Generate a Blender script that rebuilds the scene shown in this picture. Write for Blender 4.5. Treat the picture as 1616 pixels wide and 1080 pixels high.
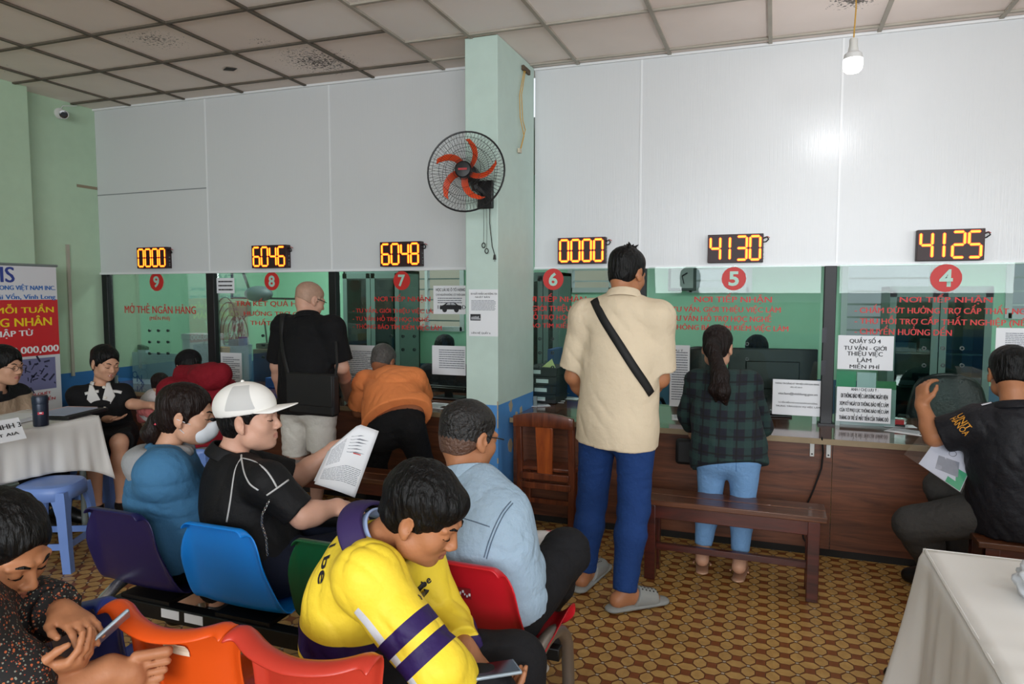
import bpy, bmesh, math, random
import numpy as np
from mathutils import Vector, Matrix
random.seed(7); np.random.seed(7)
for o in list(bpy.data.objects): bpy.data.objects.remove(o)
SC = bpy.context.scene
COL = SC.collection

# ------------------------------------------------------------------ camera, sky, daylight, exposure
CAM_F, CAM_PITCH, CAM_YAW, CAM_Y, CAM_Z = 1087.76, 0.0705, 0.3627, -4.6637, 1.5
_f0 = np.array([-math.sin(CAM_YAW), math.cos(CAM_YAW), 0.0]); _z = np.array([0, 0, 1.0])
C_R = np.array([math.cos(CAM_YAW), math.sin(CAM_YAW), 0.0])
C_F = _f0*math.cos(CAM_PITCH) - _z*math.sin(CAM_PITCH)
C_U = _f0*math.sin(CAM_PITCH) + _z*math.cos(CAM_PITCH)
C_O = np.array([0, CAM_Y, CAM_Z])
cd = bpy.data.cameras.new('camera'); cam = bpy.data.objects.new('camera', cd); COL.objects.link(cam)
cd.sensor_width = 36; cd.lens = CAM_F/1616*36; cd.clip_start = .02
cam.matrix_world = Matrix(((C_R[0], C_U[0], -C_F[0], C_O[0]), (C_R[1], C_U[1], -C_F[1], C_O[1]), (C_R[2], C_U[2], -C_F[2], C_O[2]), (0, 0, 0, 1)))
SC.camera = cam
wd = bpy.data.worlds.new('sky'); SC.world = wd; wd.use_nodes = True
bg = wd.node_tree.nodes['Background']; bg.inputs[0].default_value = (.86, .93, 1.0, 1); bg.inputs[1].default_value = 1.15

def area(name, loc, look, sx, sy, power, col=(1, 1, 1)):
    l = bpy.data.lights.new(name, 'AREA'); l.shape = 'RECTANGLE'; l.size = sx; l.size_y = sy; l.energy = power; l.color = col
    o = bpy.data.objects.new(name, l); COL.objects.link(o); o.location = loc
    o.rotation_euler = (Vector(look)-Vector(loc)).to_track_quat('-Z', 'Y').to_euler(); return o
area('rear_window_daylight', (.6, -8.25, 2.15), (-.9, 0, 1.0), 5.6, 1.3, 300, (.92, .96, 1))
area('side_window_daylight', (4.9, -4.4, 2.0), (-1.5, -2.4, .8), 3.6, 1.5, 60, (.93, .97, 1))
SC.view_settings.view_transform = 'Standard'; SC.view_settings.look = 'None'
SC.view_settings.exposure = 0.06; SC.view_settings.gamma = 1.0; SC.view_settings.use_curve_mapping = False

def ray(px, py): return C_F + C_R*((px-808)/CAM_F) + C_U*((540-py)/CAM_F)
def at(px, py, Y):                      # the place on the upright plane y = Y
    d = ray(px, py); return C_O + d*((Y-C_O[1])/d[1])
def atz(px, py, z=0.0):
    d = ray(px, py); return C_O + d*((z-C_O[2])/d[2])
def atx(px, py, X):
    d = ray(px, py); return C_O + d*((X-C_O[0])/d[0])
def near(p, px, py, L, far=0):          # the place seen at px,py that lies L from joint p (nearer or farther one)
    d = ray(px, py); d = d/np.linalg.norm(d); v = C_O-np.array(p); b = d@v; c = v@v-L*L; q = b*b-c
    t = -b if q < 0 else (-b + math.sqrt(q) if far else -b - math.sqrt(q))
    return C_O + d*t

# ------------------------------------------------------------------ materials
def lin(c):
    if isinstance(c, str):
        c = [int(c[i:i+2], 16)/255 for i in (0, 2, 4)]
        return tuple(x/12.92 if x <= .04045 else ((x+.055)/1.055)**2.4 for x in c)
    return tuple(c)
MATS = {}
def nodes(name):
    m = bpy.data.materials.new(name); m.use_nodes = True; nt = m.node_tree
    return m, nt, nt.nodes['Principled BSDF']
def N(nt, typ, **kw):
    n = nt.nodes.new(typ)
    for k, v in kw.items():
        if k.startswith('i_'):
            k = k[2:]; n.inputs[int(k) if k.isdigit() else k].default_value = v
        else: setattr(n, k, v)
    return n
def mixc(nt, fac, a, b, mode='MIX'):
    n = nt.nodes.new('ShaderNodeMix'); n.data_type = 'RGBA'; n.blend_type = mode
    for s, v in ((n.inputs[0], fac), (n.inputs[6], a), (n.inputs[7], b)):
        if hasattr(v, 'links') or isinstance(v, bpy.types.NodeSocket): nt.links.new(v, s)
        elif isinstance(v, (int, float)): s.default_value = v
        else: s.default_value = (*v[:3], 1)
    return n.outputs[2]
def math_(nt, op, a, b=None, c=None):
    n = nt.nodes.new('ShaderNodeMath'); n.operation = op
    for s, v in zip(n.inputs, (a, b, c)):
        if v is None: continue
        if isinstance(v, bpy.types.NodeSocket): nt.links.new(v, s)
        else: s.default_value = v
    return n.outputs[0]
def mat(name, col, rough=.5, metal=0, var=.0, vscale=8, bump=0, bscale=40, emit=0, spec=.5, stretch=None, layers=(), sheen=0, coat=0, sub=0):
    """one surface; var mottles its colour, bump roughens it, layers = (attribute, colour) areas of another colour"""
    if name in MATS: return MATS[name]
    m, nt, b = nodes(name); c = lin(col)
    b.inputs['Roughness'].default_value = rough; b.inputs['Metallic'].default_value = metal
    b.inputs['Specular IOR Level'].default_value = spec
    tc = N(nt, 'ShaderNodeTexCoord').outputs['Object']
    if stretch:
        mp = N(nt, 'ShaderNodeMapping'); mp.inputs['Scale'].default_value = stretch; nt.links.new(tc, mp.inputs[0]); tc = mp.outputs[0]
    out = None
    if var:
        nz = N(nt, 'ShaderNodeTexNoise', i_Scale=vscale, i_Detail=5.0); nt.links.new(tc, nz.inputs[0])
        k = math_(nt, 'MULTIPLY_ADD', nz.outputs[0], 2*var, 1-var)
        h = N(nt, 'ShaderNodeHueSaturation'); nt.links.new(k, h.inputs['Value']); h.inputs['Color'].default_value = (*c, 1); out = h.outputs[0]
    for attr, lc in layers:
        a = N(nt, 'ShaderNodeAttribute', attribute_name=attr)
        st = math_(nt, 'GREATER_THAN', a.outputs['Fac'], 0.0)
        out = mixc(nt, st, out if out is not None else c, lin(lc))
    if out is not None: nt.links.new(out, b.inputs['Base Color'])
    else: b.inputs['Base Color'].default_value = (*c, 1)
    if bump:
        nz = N(nt, 'ShaderNodeTexNoise', i_Scale=bscale, i_Detail=4.0); nt.links.new(tc, nz.inputs[0])
        bp = N(nt, 'ShaderNodeBump', i_Strength=min(1, bump), i_Distance=.02); nt.links.new(nz.outputs[0], bp.inputs['Height']); nt.links.new(bp.outputs[0], b.inputs['Normal'])
    if emit:
        b.inputs['Emission Color'].default_value = (*c, 1); b.inputs['Emission Strength'].default_value = emit
    if sheen: b.inputs['Sheen Weight'].default_value = sheen
    if coat: b.inputs['Coat Weight'].default_value = coat; b.inputs['Coat Roughness'].default_value = .1
    if sub:
        b.inputs['Subsurface Weight'].default_value = sub; b.inputs['Subsurface Radius'].default_value = (.01, .004, .002)
    MATS[name] = m; return m
def glass(name, tint=(1, 1, 1), refl=1.0, rough=0.0, base=.0):
    m, nt, b = nodes(name); nt.nodes.remove(b); o = nt.nodes['Material Output']
    t = N(nt, 'ShaderNodeBsdfTransparent'); t.inputs[0].default_value = (*tint, 1)
    g = N(nt, 'ShaderNodeBsdfGlossy'); g.inputs['Roughness'].default_value = rough
    fr = N(nt, 'ShaderNodeFresnel', i_IOR=1.5); k = math_(nt, 'MULTIPLY_ADD', fr.outputs[0], refl, base)
    mx = N(nt, 'ShaderNodeMixShader'); nt.links.new(k, mx.inputs[0]); nt.links.new(t.outputs[0], mx.inputs[1]); nt.links.new(g.outputs[0], mx.inputs[2])
    nt.links.new(mx.outputs[0], o.inputs[0]); MATS[name] = m; return m

# ------------------------------------------------------------------ objects: names, labels, parents
WORLD = {}
def tag(o, label=None, cat=None, group=None, kind=None):
    if label: o['label'] = label
    if cat: o['category'] = cat
    if group: o['group'] = group
    if kind: o['kind'] = kind
    return o
def thing(name, label, cat, loc=(0, 0, 0), rz=0.0, group=None):
    o = bpy.data.objects.new(name, None); COL.objects.link(o); o.empty_display_size = .1
    o.location = loc; o.rotation_euler = (0, 0, rz)
    WORLD[o] = Matrix.Translation(Vector(loc)) @ Matrix.Rotation(rz, 4, 'Z')
    return tag(o, label, cat, group)
def link(name, me, parent=None, m=None, local=False, smooth=False, angle=None):
    """put mesh data (world coordinates unless local) under its thing"""
    o = bpy.data.objects.new(name, me); COL.objects.link(o)
    if m is not None:
        for x in (m if isinstance(m, (list, tuple)) else [m]): me.materials.append(x)
    if parent is not None:
        root = parent
        W = WORLD.get(parent, Matrix.Identity(4))
        if not local: me.transform(W.inverted())
        o.parent = parent; WORLD[o] = W
    else: WORLD[o] = Matrix.Identity(4)
    if smooth: me.polygons.foreach_set('use_smooth', [True]*len(me.polygons))
    if angle: me.set_sharp_from_angle(angle=math.radians(angle))
    return o
def copy_thing(o, loc, rz=None, label=None, parent=None):
    c = o.copy(); COL.objects.link(c)
    if parent is None:
        c.location = loc
        if rz is not None: c.rotation_euler = (0, 0, rz)
        if label: c['label'] = label
    else: c.parent = parent
    for ch in list(o.children): copy_thing(ch, None, parent=c)
    return c

class MB:
    """collects boxes, bars, tubes, lathes and sheets into one mesh"""
    def __init__(s): s.v = []; s.f = []; s.mi = []; s.cur = 0
    def add(s, vs, fs):
        n = len(s.v); s.v += [tuple(map(float, p)) for p in vs]; s.f += [tuple(i+n for i in f) for f in fs]; s.mi += [s.cur]*len(fs); return s
    def box(s, a, b):
        x0, y0, z0 = (min(a[i], b[i]) for i in range(3)); x1, y1, z1 = (max(a[i], b[i]) for i in range(3))
        return s.add([(x0, y0, z0), (x1, y0, z0), (x1, y1, z0), (x0, y1, z0), (x0, y0, z1), (x1, y0, z1), (x1, y1, z1), (x0, y1, z1)],
                     [(0, 3, 2, 1), (4, 5, 6, 7), (0, 1, 5, 4), (1, 2, 6, 5), (2, 3, 7, 6), (3, 0, 4, 7)])
    def obox(s, c, ax, ay, az, hx, hy, hz):
        c, ax, ay, az = map(np.array, (c, ax, ay, az)); P = []
        for z in (-1, 1):
            for x, y in ((-1, -1), (1, -1), (1, 1), (-1, 1)): P.append(c+ax*hx*x+ay*hy*y+az*hz*z)
        return s.add(P, [(0, 3, 2, 1), (4, 5, 6, 7), (0, 1, 5, 4), (1, 2, 6, 5), (2, 3, 7, 6), (3, 0, 4, 7)])
    def bar(s, a, b, w, h, up=(0, 0, 1)):
        a, b = np.array(a, float), np.array(b, float); d = b-a; L = np.linalg.norm(d); d = d/L; u = np.array(up, float); u = u-d*(u@d)
        if np.linalg.norm(u) < 1e-4: u = np.array([1., 0, 0]); u = u-d*(u@d)
        u /= np.linalg.norm(u); return s.obox((a+b)/2, d, np.cross(u, d), u, L/2, w/2, h/2)
    def tube(s, pts, r, n=10, closed=False, caps=True):
        pts = [np.array(p, float) for p in pts]; R = r if hasattr(r, '__len__') else [r]*len(pts); m = len(pts); V = []; F = []
        u = None
        for i, p in enumerate(pts):
            a = pts[i-1] if (i > 0 or closed) else p; b = pts[(i+1) % m] if (i < m-1 or closed) else p
            d = b-a; d = d/(np.linalg.norm(d)+1e-12)
            if u is None:
                u = np.array([0, 0, 1.]) if abs(d[2]) < .9 else np.array([1., 0, 0])
            u = u-d*(u@d); u /= np.linalg.norm(u)+1e-12; w = np.cross(d, u)
            for k in range(n):
                t = 2*math.pi*k/n; V.append(p+(u*math.cos(t)+w*math.sin(t))*R[i])
        for i in range(m if closed else m-1):
            j = (i+1) % m
            for k in range(n):
                l = (k+1) % n; F.append((i*n+k, i*n+l, j*n+l, j*n+k))
        if caps and not closed: F += [tuple(range(n-1, -1, -1)), tuple(range((m-1)*n, m*n))]
        return s.add(V, F)
    def cyl(s, a, b, r, r2=None, n=16): return s.tube([a, b], [r, r if r2 is None else r2], n)
    def lathe(s, c, prof, axis=(0, 0, 1), n=24, caps=True):
        c = np.array(c, float); d = np.array(axis, float); d /= np.linalg.norm(d)
        u = np.array([1., 0, 0]) if abs(d[0]) < .9 else np.array([0, 1., 0]); u = u-d*(u@d); u /= np.linalg.norm(u); w = np.cross(d, u); V = []; F = []
        for r, h in prof:
            for k in range(n):
                t = 2*math.pi*k/n; V.append(c+d*h+(u*math.cos(t)+w*math.sin(t))*r)
        for i in range(len(prof)-1):
            for k in range(n):
                l = (k+1) % n; F.append((i*n+k, i*n+l, (i+1)*n+l, (i+1)*n+k))
        if caps: F += [tuple(range(n-1, -1, -1)), tuple(range((len(prof)-1)*n, len(prof)*n))]
        return s.add(V, F)
    def ell(s, c, r, n=14):
        c = np.array(c, float); V = []; F = []
        for i in range(n+1):
            a = math.pi*i/n
            for k in range(2*n):
                t = math.pi*k/n; V.append(c+np.array([r[0]*math.sin(a)*math.cos(t), r[1]*math.sin(a)*math.sin(t), -r[2]*math.cos(a)]))
        for i in range(n):
            for k in range(2*n):
                l = (k+1) % (2*n); F.append((i*2*n+k, i*2*n+l, (i+1)*2*n+l, (i+1)*2*n+k))
        return s.add(V, F)
    def grid(s, P):                      # P[i][j] points of a sheet
        n, m = len(P), len(P[0]); V = [p for r in P for p in r]
        return s.add(V, [(i*m+j, i*m+j+1, (i+1)*m+j+1, (i+1)*m+j) for i in range(n-1) for j in range(m-1)])
    def poly(s, pts, off):               # flat outline pushed through its thickness
        n = len(pts); A = [np.array(p, float) for p in pts]; B = [p+np.array(off, float) for p in A]
        return s.add(A+B, [tuple(range(n)), tuple(range(2*n-1, n-1, -1))]+[(i, i+n, (i+1) % n+n, (i+1) % n) for i in range(n)])
    def build(s, name, m, parent=None, smooth=False, bevel=0, solid=0, sub=0, local=False, angle=35, fix=True):
        me = bpy.data.meshes.new(name); me.from_pydata(s.v, [], s.f)
        if max(s.mi, default=0): me.polygons.foreach_set('material_index', s.mi)
        if fix:
            bm = bmesh.new(); bm.from_mesh(me); bmesh.ops.remove_doubles(bm, verts=bm.verts, dist=1e-6); bmesh.ops.recalc_face_normals(bm, faces=bm.faces); bm.to_mesh(me); bm.free()
        o = link(name, me, parent, m, local, smooth=smooth or bevel > 0, angle=angle if (smooth or bevel) else None)
        if solid: md = o.modifiers.new('thickness', 'SOLIDIFY'); md.thickness = solid; md.offset = 0
        if bevel: md = o.modifiers.new('edges', 'BEVEL'); md.width = bevel; md.segments = 2; md.limit_method = 'ANGLE'; md.angle_limit = math.radians(40)
        if sub: md = o.modifiers.new('smooth', 'SUBSURF'); md.levels = md.render_levels = sub
        return o
def struct(o): o['kind'] = 'structure'; return o

HORN = dict(zip('ƠỚỜỢỞỠƯỨỪỰỬỮ', 'OÓÒỌỎÕUÚÙỤỦŨ'))
def _glyphs(s, bold):
    cu = bpy.data.curves.new('lettering', 'FONT'); cu.body = s; cu.size = 1; cu.align_x = 'LEFT'; cu.align_y = 'CENTER'; cu.offset = bold; cu.resolution_u = 3
    o = bpy.data.objects.new('lettering', cu); COL.objects.link(o); dg = bpy.context.evaluated_depsgraph_get()
    me = bpy.data.meshes.new_from_object(o.evaluated_get(dg)); bpy.data.objects.remove(o); bpy.data.curves.remove(cu)
    n = len(me.vertices); co = np.empty(n*3, 'f'); me.vertices.foreach_get('co', co); return me, co.reshape(-1, 3)
def text_mesh(s, size=1.0, bold=0.0):
    """letters as a flat mesh; the horns of O and U and the bar of D are added as strokes of their own"""
    base = ''.join(HORN.get(c, 'D' if c == 'Đ' else c) for c in s); me, co = _glyphs(base, bold)
    ex = [(i, c) for i, c in enumerate(s) if c in HORN or c == 'Đ']
    if not ex: return me
    V = [tuple(v) for v in co]; F = [tuple(p.vertices) for p in me.polygons]
    cap = _glyphs('H', 0)[1]; y0, y1 = cap[:, 1].min(), cap[:, 1].max(); Hc = y1-y0
    for i, c in ex:
        x1 = _glyphs(base[:i+1], bold)[1][:, 0].max(); n = len(V)
        if c == 'Đ':
            x0 = _glyphs(base[:i]+'I', bold)[1][:, 0].max()-.10; q = [(x0-.10, y0+Hc*.46), (x0+.16, y0+Hc*.46), (x0+.16, y0+Hc*.57), (x0-.10, y0+Hc*.57)]
        else: q = [(x1-.09, y0+Hc*.80), (x1-.01, y0+Hc*.76), (x1+.07, y0+Hc*1.02), (x1+.0, y0+Hc*1.06)]
        V += [(a_, b_, .0004) for a_, b_ in q]; F.append((n, n+1, n+2, n+3))
    m2 = bpy.data.meshes.new('lettering'); m2.from_pydata(V, [], F); return m2
def fit_text(s, org, xa, ya, w, h, m, parent, name='lettering', bold=.0, align='CENTER', lift=.0006, line=1.0, dup=0.0):
    """lettering scaled to a width w and height h, centred on org, lying in the plane xa, ya"""
    me = text_mesh(s, 1.0, bold)
    n = len(me.vertices); co = np.empty(n*3, 'f'); me.vertices.foreach_get('co', co); co = co.reshape(-1, 3)
    if n == 0: return None
    lo, hi = co.min(0), co.max(0); sx = w/(hi[0]-lo[0]); sy = h/(hi[1]-lo[1]); c = (lo+hi)/2
    xa, ya, org = (np.array(q, float) for q in (xa, ya, org)); xa = xa/np.linalg.norm(xa); ya = ya/np.linalg.norm(ya); nn = np.cross(xa, ya)
    if dup:                              # a heavier stroke: the same letters again, shifted a hair sideways
        fs = [tuple(p.vertices) for p in me.polygons]; d = dup*(hi[1]-lo[1]); k = sy/sx if sx else 1
        co = np.concatenate([co+np.array([o*d*k, 0, 0]) for o in (-1, 0, 1)]); lift = np.repeat([lift, lift+.0003, lift+.0006], n)[:, None]; me2 = bpy.data.meshes.new('lettering'); me2.from_pydata([tuple(q) for q in co], [], [tuple(i+n*r for i in f) for r in range(3) for f in fs]); me = me2
    P = org+np.outer((co[:, 0]-c[0])*sx, xa)+np.outer((co[:, 1]-c[1])*sy, ya)+nn*lift
    me.vertices.foreach_set('co', P.astype('f').ravel()); me.update()
    return link(name, me, parent, m)
# ================================================================== the setting
XL, YB = -5.62, -8.0                     # left wall, rear of the hall
def cz(x): return 3.05-.0118*(x+1)       # the suspended ceiling sags a little to the right

def floor_mat():
    m, nt, b = nodes('patterned_floor_tile'); tc = N(nt, 'ShaderNodeTexCoord').outputs['Object']
    mp = N(nt, 'ShaderNodeMapping'); mp.inputs['Scale'].default_value = (1/.0925/1.0, 1/.0925, 1); mp.inputs['Location'].default_value = (.65, .16, 0); nt.links.new(tc, mp.inputs[0])
    sx = N(nt, 'ShaderNodeSeparateXYZ'); nt.links.new(mp.outputs[0], sx.inputs[0]); X, Y = sx.outputs[0], sx.outputs[1]
    def cell(v, off):
        f = math_(nt, 'FRACT', math_(nt, 'ADD', v, off+.5)); return math_(nt, 'ABSOLUTE', math_(nt, 'SUBTRACT', f, .5))
    u0, v0, u5, v5 = cell(X, 0), cell(Y, 0), cell(X, .5), cell(Y, .5)
    mx = lambda a, c: math_(nt, 'MAXIMUM', a, c)
    # signed distances (negative inside) of octagon, little white square and brown rectangle
    octd = math_(nt, 'SUBTRACT', mx(mx(u0, math_(nt, 'MULTIPLY', v0, .72)), math_(nt, 'MULTIPLY', math_(nt, 'ADD', u0, math_(nt, 'MULTIPLY', v0, .8)), .72)), .285)
    whd = math_(nt, 'SUBTRACT', mx(u0, v5), .06)
    brd = math_(nt, 'SUBTRACT', mx(u5, math_(nt, 'MULTIPLY', v0, 1.05)), .205)
    hexd = math_(nt, 'SUBTRACT', mx(math_(nt, 'MULTIPLY', v5, 1.55), math_(nt, 'MULTIPLY', math_(nt, 'ADD', math_(nt, 'MULTIPLY', u5, 1.0), v5), .93)), .425)
    nz = N(nt, 'ShaderNodeTexNoise', i_Scale=22.0, i_Detail=5.0); nt.links.new(tc, nz.inputs[0])
    nb = N(nt, 'ShaderNodeTexNoise', i_Scale=1.3, i_Detail=3.0); nt.links.new(tc, nb.inputs[0])
    wn = N(nt, 'ShaderNodeTexWhiteNoise'); wn.noise_dimensions = '2D'
    fl = N(nt, 'ShaderNodeVectorMath', operation='FLOOR'); nt.links.new(mp.outputs[0], fl.inputs[0]); nt.links.new(fl.outputs[0], wn.inputs[0])
    tan = mixc(nt, nz.outputs[0], lin('a67d42'), lin('d6ae68'))
    tan = mixc(nt, math_(nt, 'MULTIPLY', wn.outputs[0], .25), tan, lin('8f6a38'))
    brn = mixc(nt, nz.outputs[0], lin('6b3717'), lin('96582a'))
    grout = lin('4a2c16')
    # hexagons underneath, then brown, octagon, white, and thin dark joints round each
    col = mixc(nt, math_(nt, 'LESS_THAN', hexd, -.012), brn, tan)
    col = mixc(nt, math_(nt, 'LESS_THAN', math_(nt, 'ABSOLUTE', hexd), .014), col, grout)
    col = mixc(nt, math_(nt, 'LESS_THAN', octd, .014), col, grout)
    col = mixc(nt, math_(nt, 'LESS_THAN', octd, -.014), col, tan)
    col = mixc(nt, math_(nt, 'LESS_THAN', whd, .015), col, grout)
    col = mixc(nt, math_(nt, 'LESS_THAN', whd, 0.0), col, lin('b7aa94'))
    dirt = math_(nt, 'MULTIPLY_ADD', nb.outputs[0], .5, .68)
    h = N(nt, 'ShaderNodeHueSaturation'); nt.links.new(dirt, h.inputs['Value']); nt.links.new(col, h.inputs['Color'])
    nt.links.new(h.outputs[0], b.inputs['Base Color']); b.inputs['Roughness'].default_value = .38; b.inputs['Specular IOR Level'].default_value = .35
    MATS['floor'] = m; return m
FLOOR = floor_mat()
struct(MB().box((XL-.14, YB, -.08), (5.0, 4.2, 0)).build('floor', FLOOR))
struct(MB().box((-14, -26, -.16), (22, 12, -.085)).build('ground_outside', mat('concrete_yard', '9a968f', .9, var=.15, vscale=2)))

def wall_paint(name, c, c2=None, z=None, zs=.0):
    """paint with a painted dado below height z"""
    m, nt, b = nodes(name); tc = N(nt, 'ShaderNodeTexCoord').outputs['Object']
    nz = N(nt, 'ShaderNodeTexNoise', i_Scale=2.2, i_Detail=6.0); nt.links.new(tc, nz.inputs[0])
    n2 = N(nt, 'ShaderNodeTexNoise', i_Scale=14.0, i_Detail=4.0); nt.links.new(tc, n2.inputs[0])
    k = math_(nt, 'ADD', math_(nt, 'MULTIPLY_ADD', nz.outputs[0], .22, .82), math_(nt, 'MULTIPLY', n2.outputs[0], .1))
    col = lin(c)
    if c2:
        sx = N(nt, 'ShaderNodeSeparateXYZ'); nt.links.new(tc, sx.inputs[0])
        col = mixc(nt, math_(nt, 'LESS_THAN', sx.outputs[2], z), lin(c), lin(c2))
    h = N(nt, 'ShaderNodeHueSaturation'); nt.links.new(k, h.inputs['Value'])
    if c2: nt.links.new(col, h.inputs['Color'])
    else: h.inputs['Color'].default_value = (*col, 1)
    nt.links.new(h.outputs[0], b.inputs['Base Color']); b.inputs['Roughness'].default_value = .55
    bp = N(nt, 'ShaderNodeBump', i_Strength=.12, i_Distance=.01); nt.links.new(n2.outputs[0], bp.inputs['Height']); nt.links.new(bp.outputs[0], b.inputs['Normal'])
    MATS[name] = m; return m
MINT = wall_paint('mint_wall_paint', 'b2ccb0', '2f6fae', .82)
MINTC = wall_paint('pale_mint_column_paint', 'bfd4cb', '4f8fd0', .80)
MINT_IN = wall_paint('office_mint_paint', 'a2d8ba', '47708c', .72)

# left wall with its pilaster, and the pieces of wall that close the hall behind the camera
struct(MB().box((XL-.15, YB, 0), (XL, 0.2, 3.2)).build('wall_left', MINT))
struct(MB().box((XL, -3.6, 0), (XL+.14, -.87, 3.14)).build('wall_left_pilaster', MINT))
struct(MB().box((XL-.15, YB-.15, 0), (-2.4, YB, 3.2)).build('wall_back', MINT))
struct(MB().box((-2.4, YB-.15, 2.8), (5.0, YB, 3.2)).build('wall_back_lintel', MINT)); struct(MB().box((-2.4, YB-.15, 0), (5.0, YB, 1.35)).build('wall_back_shade', MINT)); struct(MB().box((5.0, YB-.15, 0), (5.15, -2.4, 1.15)).build('wall_right_shade', MINT))  # low walls under the openings: unseen, added to keep the lower foreground darker
struct(MB().box((5.0, -2.4, 0), (5.15, 0.2, 3.2)).build('wall_right', MINT))
struct(MB().box((5.0, YB-.15, 2.75), (5.15, -2.4, 3.2)).build('wall_right_lintel', MINT))

# suspended ceiling: old mineral tiles, a few newer white ones, two blotched with mould
def mould(name, c, spots, holes=()):
    m, nt, b = nodes(name); tc = N(nt, 'ShaderNodeTexCoord').outputs['Object']
    nz = N(nt, 'ShaderNodeTexNoise', i_Scale=3.0, i_Detail=5.0); nt.links.new(tc, nz.inputs[0])
    h = N(nt, 'ShaderNodeHueSaturation'); nt.links.new(math_(nt, 'MULTIPLY_ADD', nz.outputs[0], .16, .92), h.inputs['Value']); h.inputs['Color'].default_value = (*lin(c), 1); col = h.outputs[0]
    for (x, y, r, dens) in spots:
        d = N(nt, 'ShaderNodeVectorMath', operation='DISTANCE'); mp = N(nt, 'ShaderNodeMapping'); mp.inputs['Scale'].default_value = (1, 1, 0); nt.links.new(tc, mp.inputs[0])
        nt.links.new(mp.outputs[0], d.inputs[0]); d.inputs[1].default_value = (x, y, 0)
        sp = N(nt, 'ShaderNodeTexNoise', i_Scale=60.0, i_Detail=3.0, i_Roughness=.7); nt.links.new(tc, sp.inputs[0])
        th = math_(nt, 'MULTIPLY_ADD', math_(nt, 'DIVIDE', d.outputs['Value'], r), .22, dens)
        st = math_(nt, 'GREATER_THAN', sp.outputs[0], th)
        st = math_(nt, 'MULTIPLY', st, math_(nt, 'LESS_THAN', d.outputs['Value'], r*1.6))
        col = mixc(nt, math_(nt, 'MULTIPLY', st, .85), col, lin('241d16'))
    nt.links.new(col, b.inputs['Base Color']); b.inputs['Roughness'].default_value = .9; MATS[name] = m; return m
T_OLD = mould('aged_ceiling_tile', 'f0e3dc', [(-2.95, -.62, .30, .44), (-3.05, -1.05, .2, .56), (-3.66, -1.3, .26, .50), (.36, -.54, .12, .38), (-5.2, -1.2, .25, .6)])
T_NEW = mat('new_ceiling_tile', 'fbf6f4', .85, var=.04, vscale=3)
def build_ceiling():
    xs = [XL-.15, -5.17, -4.57, -3.97, -3.37, -2.77, -2.2, -1.77, -1.28, -.67, -.06, .537, 1.14, 1.74, 2.34, 2.94, 3.54, 4.14, 5.15]
    def rows(x):
        if x < -2.3: return [.2, -.40, -.97]+[-1.5-.58*i for i in range(11)]+[YB-.2]
        if x < -1.8: return [.2, -.40, -.76]+[-1.36-.6*i for i in range(11)]+[YB-.2]
        return [.2, -.10, -.75]+[-1.35-.6*i for i in range(11)]+[YB-.2]
    mb = MB(); bars_new = MB(); bars_old = MB()
    for i in range(len(xs)-1):
        x0, x1 = xs[i], xs[i+1]; R = rows((x0+x1)/2); bars = bars_old if x0 < -2.3 else bars_new
        for j in range(len(R)-1):
            y1, y0 = R[j], R[j+1]
            new = (-2.8 < x0 < -2.0 and y1 < -.7) or (-2.0 < x0 < -.7 and y1 < -.74) or (x0 > -.7 and y1 < -1.3) or (x0 < -2.8 and y1 < -3.2)
            mb.cur = 1 if new else 0
            dz = random.uniform(-.004, .004)
            mb.add([(x0, y0, cz(x0)+.006+dz), (x1, y0, cz(x1)+.006), (x1, y1, cz(x1)+.006-dz), (x0, y1, cz(x0)+.006)], [(0, 1, 2, 3)])
            bars.bar((x0, y0, cz(x0)), (x1, y0, cz(x1)), .022, .012)
        if i: bars.bar((x0, YB, cz(x0)), (x0, .2, cz(x0)), .022, .014)
    c = mb.build('ceiling', [T_OLD, T_NEW]); struct(c)
    struct(bars_new.build('ceiling_grid', mat('grimy_ceiling_bar', 'a49d91', .6, var=.3, vscale=6))); struct(bars_old.build('ceiling_grid', mat('mouldy_ceiling_bar', '5d554a', .7, var=.5, vscale=9)))
    struct(MB().box((XL-.2, YB-.2, 3.22), (5.2, .25, 3.3)).build('ceiling_deck', mat('dark_void', '3a3835', .9)))
    # torn hole in one old tile
    tag(MB().poly([(-3.70, -.70, cz(-3.65)-.001), (-3.63, -.74, cz(-3.65)-.001), (-3.58, -.69, cz(-3.65)-.001), (-3.64, -.66, cz(-3.65)-.001)], (0, 0, .002)).build('ceiling_hole', mat('dark_void', '3a3835', .9)), kind='structure')
build_ceiling()

# column between counters seven and six
CX0, CX1, CY0, CY1 = -1.815, -1.598, -.70, -.02
def column():
    col = struct(MB().box((CX0, CY0, 0), (CX1, CY1, 3.06)).build('column', MINTC, bevel=.004))
    # flaked patches of bare plaster on the blue dado
    fl = MB(); fl.cur = 0
    for cx, cy, r in ((806, 640, .035), (822, 648, .026), (805, 703, .038), (815, 655, .02)):
        p = atx(cx, cy, CX1); pts = []
        for k in range(11):
            t = 2*math.pi*k/11; rr = r*random.uniform(.65, 1.2); pts.append((CX1-.001, p[1]+rr*math.cos(t)*1.1, p[2]+rr*math.sin(t)*1.25))
        fl.poly(pts, (.002, 0, 0))
    for k in range(9):
        z = random.uniform(.2, .78); fl.box((CX1-.006, CY0-.001, z), (CX1+.001, CY0+.004, z+random.uniform(.01, .06)))
    o = fl.build('bare_plaster_patch', mat('bare_plaster', 'a89b85', .9, var=.15), col); o['kind'] = 'structure'
column()

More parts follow.
